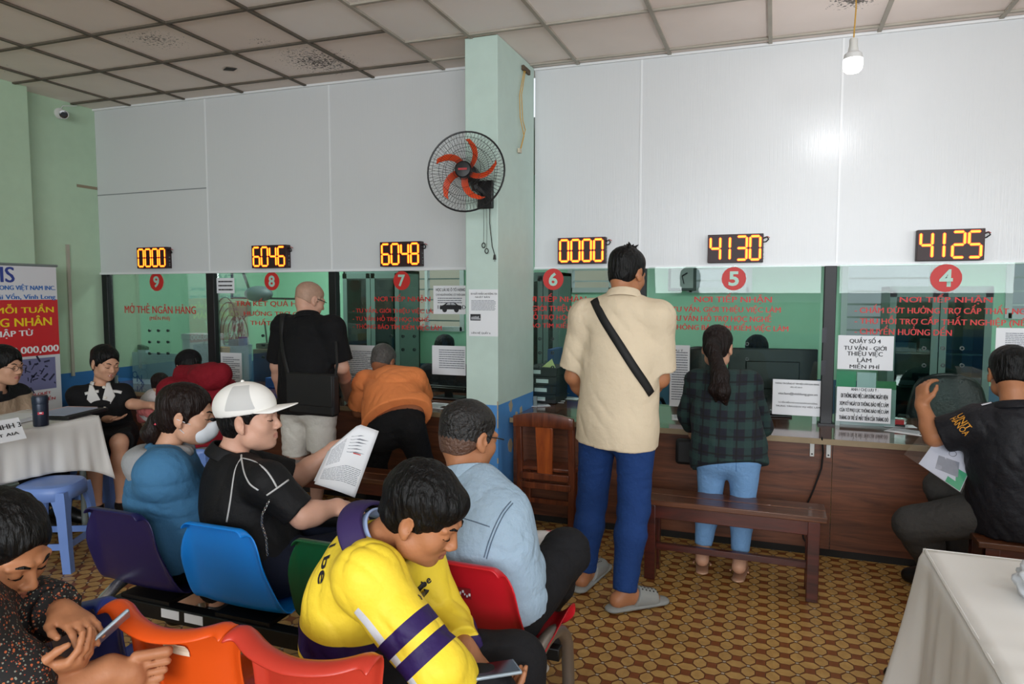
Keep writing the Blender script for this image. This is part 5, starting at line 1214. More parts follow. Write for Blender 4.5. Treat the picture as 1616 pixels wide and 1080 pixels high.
# ---------------------------------------------------------------- man in beige at counter six
def man_beige():
    hd = at(990, 432, -1.36); J = dict(head=hd, neck=at(984, 472, -1.42), shL=at(926, 500, -1.38), shR=at(1036, 502, -1.42), hipL=at(945, 676, -1.34), hipR=at(1003, 680, -1.40))
    J['elL'] = at(905, 594, -1.34); J['elR'] = at(1042, 598, -1.37); J['wrL'] = at(935, 640, -1.14); J['wrR'] = at(1005, 632, -1.14)
    J['knL'] = at(934, 795, -1.27); J['knR'] = at(1000, 805, -1.40); J['anL'] = atz(922, 903, .085); J['anR'] = atz(985, 936, .085); J['toL'] = atz(950, 893, .035); J['toR'] = atz(1033, 944, .035)
    p = Person('man in a beige shirt and blue jeans standing with his back turned at counter six', J, TAN, (.38, .88, -.30), base=(-.71, -1.37, 0), k=1.02, vox=.0075)
    p.body(fingers={'L': dict(d=(.75, .6, .1), palm=(0, 0, 1), curl=.4), 'R': dict(d=(-.6, .75, .1), palm=(0, 0, 1), curl=.4)})
    p.hair('short', spikes=16, t=.012, back=-.06, line=.06)
    sh = p.shirt(cloth_mat('beige_shirt_cotton', 'd6c5aa', bump=.25), sleeve=.86, hem=.06, wide=1.04, o=.020, rip=.0055, k2=1.35, flare=1.06, rf=12, rd=(.75, .2, .6))
    p.collar(mat('beige_shirt_cotton', ''), r=.068, h=.03)
    p.trousers(cloth_mat('dark_blue_denim', '1c3a70', var=.25, bump=.3, bscale=60, ), o=.016, tL=1.97, tR=1.97, wide=1.0, rip=.005, waist=.07)
    G = mat('grey_foam_sandal', '8d8f8c', .7)
    for q in 'LR':
        a, t = p.J['an'+q], p.J['to'+q]; g = unit(V3((t[0]-a[0], t[1]-a[1], 0))); h0 = a-g*.055; t0 = t+g*.03
        f = Field(.006); f.cap((h0[0], h0[1], .018), (t0[0], t0[1], .018), .043, .046, .01, n=(0, 0, 1), q=.38); so = field_obj('sandal', f, G, p.root)
        f = Field(.0055); p.foot(f, q, .013); f.cut(a+g*.065+V3((0, 0, 0)), -g+V3((0, 0, .45))); f.cut(t+g*.005, g); f.cut((0, 0, .014), (0, 0, -1)); band = field_obj('sandal_strap', f, G, so)
        mb = MB(); tr = bvh(band); r = random.Random(1)
        for i in range(5):
            for k in range(4):
                c = a+g*(.085+.020*i)+np.cross(g, (0, 0, 1))*(.024-.016*k)+V3((0, 0, .2)); loc, nn, _, _ = tr.ray_cast(Vector(c), Vector((0, 0, -1)))
                if loc is not None: mb.lathe(V3(loc)+V3(nn)*.0006, [(.0045, 0), (.0045, .0006)], tuple(nn), 8)
        if mb.v: mb.build('sandal_perforation', mat('dark_perforation', '2f2f2e', .9), band)
    bag = thing('crossbody_bag', 'black crossbody bag strap over the back of the man in beige', 'bag', tuple(J['hipR']+V3((.12, .05, .08))))
    t = bvh(sh); ribbon(t, [(938, 474), (950, 500), (975, 540), (1000, 580), (1022, 612), (1027, 622)], .040, mat('black_webbing', '101011', .7), bag, 'strap', lift=.005)
    b0 = J['hipR']+V3((-.06, .20, .08)); MB().obox(b0, unit((1, -.3, 0)), unit((.3, 1, 0)), (0, 0, 1), .10, .03, .075).build('pouch', mat('black_nylon', '131315', .6), bag, bevel=.015)
    # the slip of paper he reads
    o = thing('paper_slip', 'paper slip held by the man in beige', 'paper', tuple(at(975, 625, -1.0))); MB().obox(at(972, 628, -1.02), unit((1, .1, 0)), unit((0, .6, .8)), unit((0, -.8, .6)), .075, .10, .0006).build('sheet', PAPER, o)
man_beige()

# ---------------------------------------------------------------- woman in plaid at counter five
def plaid_mat():
    m, nt, b = nodes('dark_green_navy_plaid'); tc = N(nt, 'ShaderNodeTexCoord').outputs['Object']; sx = N(nt, 'ShaderNodeSeparateXYZ'); nt.links.new(tc, sx.inputs[0])
    def band(s, per, lo, hi):
        f = math_(nt, 'FRACT', math_(nt, 'MULTIPLY', s, 1/per)); return math_(nt, 'MULTIPLY', math_(nt, 'GREATER_THAN', f, lo), math_(nt, 'LESS_THAN', f, hi))
    c = lin('10131f')
    for s, col in ((sx.outputs[0], '1f3a36'), (sx.outputs[2], '1f3a36')): c = mixc(nt, math_(nt, 'MULTIPLY', band(s, .088, .1, .48), .62), c, lin(col))
    for s, col in ((sx.outputs[0], '0a0b0d'), (sx.outputs[2], '0a0b0d')): c = mixc(nt, math_(nt, 'MULTIPLY', band(s, .088, .62, .72), .8), c, lin(col))
    nt.links.new(c, b.inputs['Base Color']); b.inputs['Roughness'].default_value = .9
    nz = N(nt, 'ShaderNodeTexNoise', i_Scale=18.0); nt.links.new(tc, nz.inputs[0]); bp = N(nt, 'ShaderNodeBump', i_Strength=.4, i_Distance=.02); nt.links.new(nz.outputs[0], bp.inputs['Height']); nt.links.new(bp.outputs[0], b.inputs['Normal']); return m
def woman_plaid():
    J = dict(head=at(1132, 549, -.66), neck=at(1138, 594, -.72), shL=at(1102, 604, -.72), shR=at(1180, 606, -.70), hipL=at(1124, 722, -.87), hipR=at(1176, 724, -.89))
    J['elL'] = at(1086, 652, -.66); J['elR'] = at(1203, 674, -.62); J['wrL'] = at(1094, 686, -.53); J['wrR'] = at(1188, 662, -.40)
    J['knL'] = at(1120, 788, -.82); J['knR'] = at(1172, 794, -.84); J['anL'] = atz(1107, 876, .10)+V3((0, .05, 0)); J['anR'] = atz(1167, 888, .10)+V3((0, .05, 0)); J['toL'] = J['anL']+V3((-.01, .12, -.075)); J['toR'] = J['anR']+V3((.01, .12, -.075))
    p = Person('woman in a dark plaid shirt and pale jeans leaning on counter five', J, FAIR, (.10, .92, -.36), base=(-.22, -.85, 0), k=.95, female=True, vox=.007, hs=.98)
    p.body(fingers={'L': dict(d=(.1, .9, -.4), palm=(.3, .2, -1), curl=.5), 'R': dict(d=(-.5, .8, -.2), palm=(0, 0, -1), curl=.4)})
    def tail(f, s):
        h = s.h; f.ell(h(0, -.105, -.005), s.H, (.028, .035, .03), .02)
        pts = [h(0, -.115, -.01), h(.002, -.135, -.05), at(1136, 592, -.875), at(1140, 618, -.915), at(1146, 640, -.915)]; f.chain(pts, [.026, .036, .044, .038, .010], .03)
        f.chain([pts[2], at(1126, 615, -.905), at(1130, 634, -.915)], [.03, .026, .006], .02)
    p.hair('tied', m=HAIRB, t=.009, back=-.10, line=.055, extra=tail, side=-.0)
    MB().tube([p.h(.03*math.cos(a), -.112, .0+.026*math.sin(a)) for a in np.linspace(.3, math.pi-.3, 9)], .004, 6).build('hair_tie', mat('pale_hair_tie', 'c9c6a0', .5), p.root, smooth=True)
    PM = plaid_mat(); p.shirt(PM, sleeve=1.62, hem=.04, o=.018, rip=.005, k2=1.1, flare=1.10, wide=1.02)
    p.collar(PM, r=.058, h=.02)
    for q in 'LR':
        a, b = p.J['el'+q], p.J['wr'+q]; e = a+(b-a)*.56; d = unit(b-a); f = Field(.006); f.cap(e-d*.024, e+d*.018, .046, .046, .01, flat=True); field_obj('rolled_cuff', f, PM, p.root)
    p.trousers(cloth_mat('pale_blue_denim', '6f97c2', var=.18, bump=.3, bscale=50, layers=[('seam', '4f77a6')]), o=.008, tL=1.86, tR=1.86, wide=1.0, rip=.003, waist=.03, paint={'seam': lambda P: .003-np.abs(np.abs(P[:, 0]-p.pel[0])-.045-.012*np.sin(P[:, 2]*60)*0)-10*np.maximum(0, np.abs(P[:, 2]-p.pel[2])-.05)})
    S = mat('rose_gold_sandal', 'c9a084', .35, .4)
    for q in 'LR':
        a, t = p.J['an'+q], p.J['to'+q]; g = unit(V3((t[0]-a[0], t[1]-a[1], 0))); f = Field(.006); f.cap((a[0]-g[0]*.06, a[1]-g[1]*.06, .011), (t[0], t[1], .011), .034, .036, .01, n=(0, 0, 1), q=.30); o = field_obj('sandal', f, S, p.root)
        MB().tube([a-g*.02+V3((.045*math.cos(x), 0, -.06))+V3((0, 0, .02*math.sin(x)))*0+g*.05*math.sin(x) for x in np.linspace(0, math.pi, 9)], .005, 6).build('sandal_strap', S, o, smooth=True)
    bag = thing('shoulder_bag', 'small black bag hanging in front of the plaid woman', 'bag', tuple(at(1095, 715, -.62))); c = at(1094, 714, -.60)
    MB().obox(c, (1, 0, 0), (0, 1, 0), (0, 0, 1), .10, .025, .075).build('bag_body', mat('black_nylon', '131315', .6), bag, bevel=.02); MB().tube([c+V3((.05, 0, .07)), c+V3((.08, .02, .18)), p.J['shL']+V3((.08, .10, -.06))], .006, 6).build('bag_strap', mat('black_nylon', ''), bag, smooth=True)
woman_plaid()

# ---------------------------------------------------------------- man in orange bent over counter seven
def man_orange():
    J = dict(head=at(605, 572, -.50), neck=at(613, 594, -.60), shL=at(578, 606, -.60), shR=at(652, 602, -.62), hipL=at(604, 676, -.92), hipR=at(648, 678, -.93))
    J['elL'] = at(566, 650, -.56); J['elR'] = at(668, 636, -.50); J['wrL'] = atz(592, 634, .735); J['wrR'] = atz(650, 634, .735)
    J['knL'] = at(592, 738, -.80); J['knR'] = at(668, 735, -.78); J['anL'] = V3((-2.42, -.82, .085)); J['anR'] = V3((-2.12, -.84, .085)); J['toL'] = J['anL']+V3((-.04, .15, -.05)); J['toR'] = J['anR']+V3((.05, .15, -.05))
    p = Person('grey-haired man in an orange polo bent over counter seven', J, BROWN, (-.05, .85, -.55), base=(-2.26, -.92, 0), k=1.0, vox=.0075)
    p.body(fingers={'L': dict(d=(.5, .85, -.05), palm=(0, 0, -1), curl=.5), 'R': dict(d=(-.3, .95, -.05), palm=(0, 0, -1), curl=.6)})
    p.hair('short', m=mat('grey_black_hair', '4a4744', .6, var=.6, vscale=30, bump=.6, bscale=60), t=.008, back=-.05, line=.06)
    OM = cloth_mat('orange_polo_knit', 'ea8a50', bump=.3, bscale=26); p.shirt(OM, sleeve=.80, hem=-.075, o=.024, rip=.008, wide=1.05, k2=1.4, flare=1.10, rf=14)
    p.collar(OM, r=.066, h=.03); p.trousers(cloth_mat('black_trousers_cloth', '121214'), o=.016, tL=1.95, tR=1.95, rip=.005, waist=.03)
    for q in 'LR': p.shoes(mat('black_shoe_leather', '111111', .4), q)
man_orange()

# ---------------------------------------------------------------- bald man at counter eight
def man_bald():
    J = dict(head=at(490, 474, -.76), neck=at(486, 504, -.82), shL=at(449, 516, -.82), shR=at(524, 518, -.84), hipL=at(468, 640, -.86), hipR=at(506, 641, -.88))
    J['elL'] = at(437, 578, -.80); J['elR'] = at(540, 580, -.82); J['wrL'] = at(446, 632, -.66); J['wrR'] = atz(549, 628, .73)
    J['knL'] = at(468, 722, -.84); J['knR'] = at(507, 716, -.86); J['anL'] = V3((-3.02, -.87, .085)); J['anR'] = V3((-2.83, -.90, .085)); J['toL'] = J['anL']+V3((-.05, .15, -.05)); J['toR'] = J['anR']+V3((.04, .15, -.05))
    p = Person('bald man in a black polo and white shorts standing at counter eight', J, ROSY, (.42, .85, -.32), base=(-2.92, -.87, 0), k=1.06, vox=.0075)
    p.body(fingers={'R': dict(d=(.3, .85, -.3), palm=(-.2, 0, -1), curl=.5), 'L': dict(d=(.5, .8, -.1), palm=(0, 0, -1), curl=.5)})
    p.hair('stubble', m=mat('shaved_scalp', 'a98772', .6, var=.25, vscale=60), t=.0025, back=-.02, line=.045)
    BM = cloth_mat('black_polo_knit', '101012', bump=.3); sh = p.shirt(BM, sleeve=.86, hem=.05, o=.020, rip=.005, wide=1.06, k2=1.4, flare=1.06); p.collar(BM, r=.068, h=.032)
    p.trousers(cloth_mat('white_shorts_cotton', 'dcd8d0', bump=.4), o=.022, tL=.92, tR=.90, rip=.006, waist=.05)
    for q in 'LR': p.shoes(mat('black_shoe_leather', ''), q)
    GL_ = mat('black_frame', '101010', .4)
    for q in (-1, 1): MB().tube([p.h(q*.079, -.01, .012), p.h(q*.078, .05, .012), p.h(q*.068, .085, .010)], .0025, 6).build('glasses_temple', GL_, p.root, smooth=True)
    bag = thing('messenger_bag', 'large black messenger bag behind the bald man', 'bag', tuple(at(495, 622, -1.03))); c = at(494, 622, -1.035); t = bvh(sh); NY = mat('black_nylon', '')
    MB().obox(c, unit((1, -.06, 0)), unit((.06, 1, 0)), (0, 0, 1), .185, .035, .135).build('bag_body', NY, bag, bevel=.02); MB().obox(c+V3((0, -.037, .03)), unit((1, -.06, 0)), unit((.06, 1, 0)), (0, 0, 1), .182, .006, .10).build('bag_flap', NY, bag, bevel=.005)
    ribbon(t, [(447, 492), (444, 520), (448, 560), (456, 594)], .035, mat('black_webbing', ''), bag, 'strap', lift=.006); MB().tube([c+V3((.17, 0, .12)), at(532, 575, -.99), at(530, 540, -.93)], .009, 8).build('strap', mat('black_webbing', ''), bag, smooth=True)
man_bald()

# ---------------------------------------------------------------- man in black jersey seated at counter four
def man_right():
    J = dict(head=at(1594, 590, -1.02), neck=at(1602, 644, -1.08), shL=at(1546, 668, -1.04), shR=at(1655, 668, -1.06), hipL=V3((.98, -1.02, .51)), hipR=V3((1.14, -1.06, .51)))
    J['elL'] = at(1474, 690, -.98); J['wrL'] = at(1455, 640, -.90); J['elR'] = at(1640, 745, -.92); J['wrR'] = at(1545, 712, -.80)
    J['knL'] = at(1440, 828, -.92); J['anL'] = V3((.80, -.74, .10)); J['toL'] = V3((.69, -.66, .035)); J['knR'] = at(1490, 768, -.74); J['anR'] = V3((.92, -.60, .10)); J['toR'] = V3((.86, -.52, .035))
    p = Person('man in a black jersey and grey jeans seated at counter four raising his arm', J, TAN, (.10, .95, -.22), base=(1.06, -1.04, 0), k=1.04, vox=.0075)
    p.body(fingers={'L': dict(d=(.02, .25, 1), palm=(.8, .4, -.1), curl=.95, thumb=.9), 'R': dict(d=(-.9, .35, .0), palm=(0, .4, -1), curl=.6)})
    p.hair('short', t=.012, back=-.045, line=.06, m=HAIRM)
    BM = cloth_mat('black_jersey', '15151a', rough=.6, bump=.3); sh = p.shirt(BM, sleeve=.80, hem=.06, o=.020, rip=.006, wide=1.05, k2=1.5, flare=1.05); t = bvh(sh)
    GD = mat('gold_print', 'cf8e2c', .5)
    print_on(t, 'UNIT', 1521, 665, .085, .028, -42, GD, p.root); print_on(t, 'HANOA', 1514, 672, .105, .028, -42, GD, p.root)
    mb = MB(); WP = mat('white_print', 'd0d0d6', .6)
    rb = ribbon(t, [(1549, 640), (1562, 637), (1575, 632), (1584, 627)], .012, WP, p.root, 'shoulder_print', lift=.002, n=8)
    p.collar(BM, r=.066, h=.02); p.trousers(cloth_mat('charcoal_denim', '3a3836', var=.2, bump=.35, bscale=40), o=.024, tL=1.93, tR=1.93, rip=.005, waist=.15)
    for q in 'LR': p.shoes(mat('black_shoe_leather', ''), q)
    f = thing('document_sleeve', 'clear plastic sleeve of papers held by the man in black jersey', 'document sleeve', tuple(at(1485, 720, -.98)))
    A, B, Cc, D = at(1426, 718, -1.02), at(1458, 681, -.96), at(1542, 722, -1.0), at(1516, 780, -1.10)
    def quad(a, b, c, d, off): n = unit(np.cross(V3(b)-a, V3(d)-a)); n = n if n@(C_O-a) > 0 else -n; return [V3(q)+n*off for q in (a, b, c, d)], n
    def lerp(u, v): return A*(1-u)*(1-v)+B*(1-u)*v+D*u*(1-v)+Cc*u*v
    q, n = quad(lerp(.26, .03), lerp(.26, .97), lerp(.98, .97), lerp(.98, .03), .001); MB().poly(q, n*.002).build('papers', mat('scanned_sheet', 'c3c3cc', .7, var=.05), f)
    q, n = quad(lerp(.72, .04), lerp(.72, .5), lerp(.97, .5), lerp(.97, .04), .0035); MB().poly(q, n*.0004).build('green_card', mat('green_leaflet', ''), f)
    q, n = quad(lerp(.50, .18), lerp(.44, .55), lerp(.78, .66), lerp(.86, .30), .0045); MB().poly(q, n*.0004).build('identity_copy', mat('grey_copy', '8b8d96', .7, var=.15, vscale=60), f)
    P = [[lerp(u, v)+n*(.007+.003*math.sin(u*9)*math.sin(v*7)) for v in np.linspace(0, 1, 8)] for u in np.linspace(0, 1, 12)]; MB().grid(P).build('plastic_front', glass('clear_sleeve_plastic', (.93, .94, .95), 1.2, .12, .04), f, smooth=True)
    c = lerp(.62, .78); MB().tube([c+n*.0045+unit(Cc-B)*.014*math.cos(a)+unit(B-A)*.014*math.sin(a) for a in np.linspace(0, 6.28, 20)], .001, 5, closed=True).build('round_stamp', INK, f)
man_right()

# ---------------------------------------------------------------- man in a denim shirt on the red chair
def man_denim():
    J = dict(head=at(741, 690, -2.56), neck=at(738, 754, -2.62), shL=at(694, 786, -2.58), shR=at(795, 806, -2.66), hipL=V3((-.92, -2.64, .49)), hipR=V3((-.75, -2.66, .49)))
    J['mid'] = V3((-.855, -2.69, .70)); J['elR'] = at(824, 885, -2.62); J['wrR'] = at(800, 880, -2.42); J['elL'] = at(690, 880, -2.52); J['wrL'] = at(765, 880, -2.36)
    J['knR'] = at(893, 872, -2.40); J['anR'] = atz(838, 1000, .10); J['toR'] = atz(872, 1014, .04); J['knL'] = V3((-.93, -2.33, .54)); J['anL'] = atz(800, 1040, .10); J['toL'] = atz(846, 1046, .04)
    p = Person('man in a pale denim shirt on the red chair with papers on his lap', J, TAN, (.42, .84, -.22), base=(-.84, -2.65, 0), k=1.02, vox=.0055, hs=1.02)
    p.body(fingers={'R': dict(d=(-.2, .95, .1), palm=(-.3, 0, -1), curl=.5), 'L': dict(d=(.6, .7, .1), palm=(0, 0, -1), curl=.5)})
    HF = mat('faded_short_hair', '120f0e', .5, var=.3, vscale=40, bump=.6, bscale=80, layers=[('fade', '5a4033')])
    p.hair('fade', m=HF, t=.009, back=-.062, line=.058, vox=.0045, paint={'fade': lambda P: (-.008-((P-p.J['head'])@p.H.T)[:, 2])*1.0+.006*np.sin(P[:, 0]*400)*np.sin(P[:, 2]*330)})
    DM = cloth_mat('washed_denim', '9db4c8', var=.16, bump=.35, bscale=45); sh = p.shirt(DM, sleeve=1.9, hem=.0, o=.016, rip=.005, wide=1.0, k2=1.1, flare=1.0, rf=17, vox=.0055)
    p.collar(DM, r=.066, h=.030, flare=.014); t = bvh(sh); ST = mat('navy_stitch', '6d8299', .8)
    for pts in ([(692, 808), (720, 815), (750, 824), (773, 832)], [(806, 792), (792, 808), (780, 832), (770, 858), (764, 880)], [(809, 795), (796, 810), (784, 834), (774, 860), (768, 882)]): ribbon(t, pts, .0026, ST, p.root, 'stitched_seam', lift=.0015, thick=.001, n=18)
    MB().tube([p.J['neck']+unit(p.hu)*.03+p.xr*.06*math.cos(a)+p.fw*.06*math.sin(a) for a in np.linspace(3.4, 6.0, 16)], .0018, 6).build('necklace', mat('silver', 'c9c9c9', .25, 1), p.root, smooth=True)
    for q in (1,): MB().tube([p.h(q*.080, -.012, .014), p.h(q*.076, .05, .013), p.h(q*.068, .092, .010)], .002, 6).build('glasses_temple', mat('black_frame', ''), p.root, smooth=True)
    p.trousers(cloth_mat('black_denim', '17171a', bump=.3), o=.020, tL=1.9, tR=1.9, rip=.004, waist=.14)
    for q in 'LR':
        so = p.shoes(mat('black_canvas_shoe', '121214', .7), q, name='sneaker'); a, t_ = p.J['an'+q], p.J['to'+q]; g = unit(V3((t_[0]-a[0], t_[1]-a[1], 0))); f = Field(.006); f.cap((a[0]-g[0]*.05, a[1]-g[1]*.05, .014), (t_[0]+g[0]*.012, t_[1]+g[1]*.012, .014), .042, .044, .01, n=(0, 0, 1), q=.33); field_obj('rubber_sole', f, mat('white_rubber', 'd6d3cd', .7), so)
    f = thing('document_folder', 'clear folder of white papers on the denim man\'s lap', 'folder', tuple(at(850, 855, -2.42)))
    A, B, Cc, D = at(812, 838, -2.34), at(893, 838, -2.22), at(850, 884, -2.46), at(800, 880, -2.50); n = unit(np.cross(B-A, D-A)); n = n if n[2] > 0 else -n
    MB().poly([A, B, Cc, D], n*.002).build('clear_cover', mat('grey_clear_plastic', 'a9adb0', .25), f); L = lambda u, v: A*(1-u)*(1-v)+B*u*(1-v)+D*(1-u)*v+Cc*u*v
    for k in range(2):
        P = [[L(.06+.80*u-.03*k, .12+.80*v)+n*(.004+.003*k+.008*math.sin(u*3.1)*(1-v)) for u in np.linspace(0, 1, 9)] for v in np.linspace(0, 1, 7)]; MB().grid(P).build('papers', PAPER, f, smooth=True, solid=.0008)
    MB().poly([L(.62, .03)+n*.004, L(.74, .03)+n*.004, L(.74, .11)+n*.004, L(.62, .11)+n*.004], n*.0005).build('red_tab', RED, f)
man_denim()

# ---------------------------------------------------------------- man in a yellow jacket with a phone, sideways on the coral chair
def man_yellow():
    J = dict(head=at(668, 812, -3.20), neck=at(598, 856, -3.20), shR=at(584, 914, -3.33), shL=at(650, 888, -3.07), hipR=V3((-.955, -3.28, .52)), hipL=V3((-.955, -3.13, .52)))
    J['mid'] = V3((-.985, -3.205, .70)); J['elR'] = near(J['shR'], 692, 1056, .25); J['wrR'] = near(J['elR'], 742, 1108, .17, 1); J['elL'] = at(700, 985, -3.06); J['wrL'] = at(732, 1024, -3.16)
    J['knR'] = V3((-.60, -3.26, .56)); J['knL'] = V3((-.60, -3.06, .55)); J['anR'] = V3((-.56, -3.24, .12)); J['anL'] = V3((-.52, -3.05, .12)); J['toR'] = V3((-.42, -3.25, .04)); J['toL'] = V3((-.38, -3.04, .04))
    p = Person('man in a yellow and purple jacket looking down at his phone', J, TAN, (.90, .10, -.50), (.45, .0, .9), base=(-.96, -3.21, 0), k=.98, vox=.0045, hs=.99)
    p.body(fingers={'L': dict(d=(.80, -.30, -.42), palm=(-.35, -.25, -.9), curl=.42, thumb=.6), 'R': dict(d=(.80, .55, .10), palm=(-.2, .2, 1), curl=.55, thumb=.8)}, headkw=dict(jaw=1.05))
    p.face_bits()
    def fringe(f, s):
        f.ell(s.h(0, .052, .068), s.H, (.056, .040, .030), .02)
    p.hair('thick', t=.009, back=-.045, line=.056, vox=.0036, extra=fringe, side=-.002)
    up = p.up; pel = p.pel
    def armp(P, q, a, b, lo, hi):
        A, B = p.J[a], p.J[b]; d = unit(B-A); t = (P-A)@d; r = np.linalg.norm((P-A)-np.outer(t, d), axis=1); return np.minimum(np.minimum(t-lo, hi-t), .095-r)
    band = lambda P: np.maximum.reduce([armp(P, 'R', 'shR', 'elR', .135, .175), armp(P, 'R', 'shR', 'elR', .195, .235), armp(P, 'L', 'shL', 'elL', .12, .155), .045-np.abs((P-(pel+up*.13))@up-.012)-.0])
    def hemb(P): return np.minimum(.028-np.abs((P-(pel+up*.125))@up), 1)
    paint = {'band': lambda P: np.maximum.reduce([armp(P, 'R', 'shR', 'elR', .130, .168), armp(P, 'R', 'shR', 'elR', .188, .226), hemb(P), armp(P, 'L', 'elL', 'wrL', .145, .20), armp(P, 'R', 'elR', 'wrR', .17, .23)]),
             'stripe': lambda P: np.minimum(armp(P, 'R', 'shR', 'elR', .04, .30), .011-np.abs((P-p.J['shR'])@unit(np.cross(p.J['elR']-p.J['shR'], (0.05, -1, .35)))-.040)-100*np.maximum(0, (P[:, 1]-(p.J['shR'][1]+.03))))}
    YM = cloth_mat('yellow_jacket_nylon', 'ecce3a', rough=.55, bump=.4, bscale=14, layers=[('stripe', 'c9cbd0'), ('band', '2b1a4f')]); sh = p.shirt(YM, sleeve=1.93, hem=None, o=.020, rip=.007, wide=.95, k2=1.1, paint=paint, vox=.0042, rf=17, more=lambda f, s: f.cut(pel+up*.085, -up))
    p.collar(mat('purple_collar', '2b1a4f', .7), r=.086, h=.034, flare=.024, open_=.22, t=.009); p.collar(mat('pale_blue_shirt', '9fb4dd', .8), r=.070, h=.036, flare=.006, open_=.45, name='shirt_collar')
    t = bvh(sh); BK = mat('black_print_ink', '17131f', .6)
    print_on(t, 'be', 672, 918, .026, .022, 24, BK, p.root, bold=.02); ribbon(t, [(660, 930), (665, 926), (669, 920)], .014, BK, p.root, 'jacket_logo', lift=.002, n=6); ribbon(t, [(662, 944), (669, 940), (673, 930)], .014, BK, p.root, 'jacket_logo', lift=.002, n=7)
    print_on(t, 'l be', 514, 888, .10, .035, -58, BK, p.root, bold=.02)
    p.trousers(cloth_mat('black_denim', ''), o=.020, tL=1.95, tR=1.95, rip=.004, waist=.16)
    for q in 'LR': p.shoes(mat('black_shoe_leather', ''), q)
    ph = thing('mobile_phone', 'dark phone held by the man in the yellow jacket', 'phone', tuple(at(768, 1058, -3.25))); c = at(766, 1060, -3.26); x = unit(at(806, 1052, -3.22)-at(728, 1064, -3.29)); n = unit(V3((.1, .25, 1))-x*(V3((.1, .25, 1))@x)); y = np.cross(n, x)
    MB().obox(c, x, y, n, .078, .038, .0042).build('phone_body', mat('silver_phone_edge', '9fb0bd', .3, .6), ph, bevel=.003); MB().obox(c+n*.0044, x, y, n, .073, .034, .0004).build('screen', mat('phone_glass', '1b1416', .12), ph)
man_yellow()

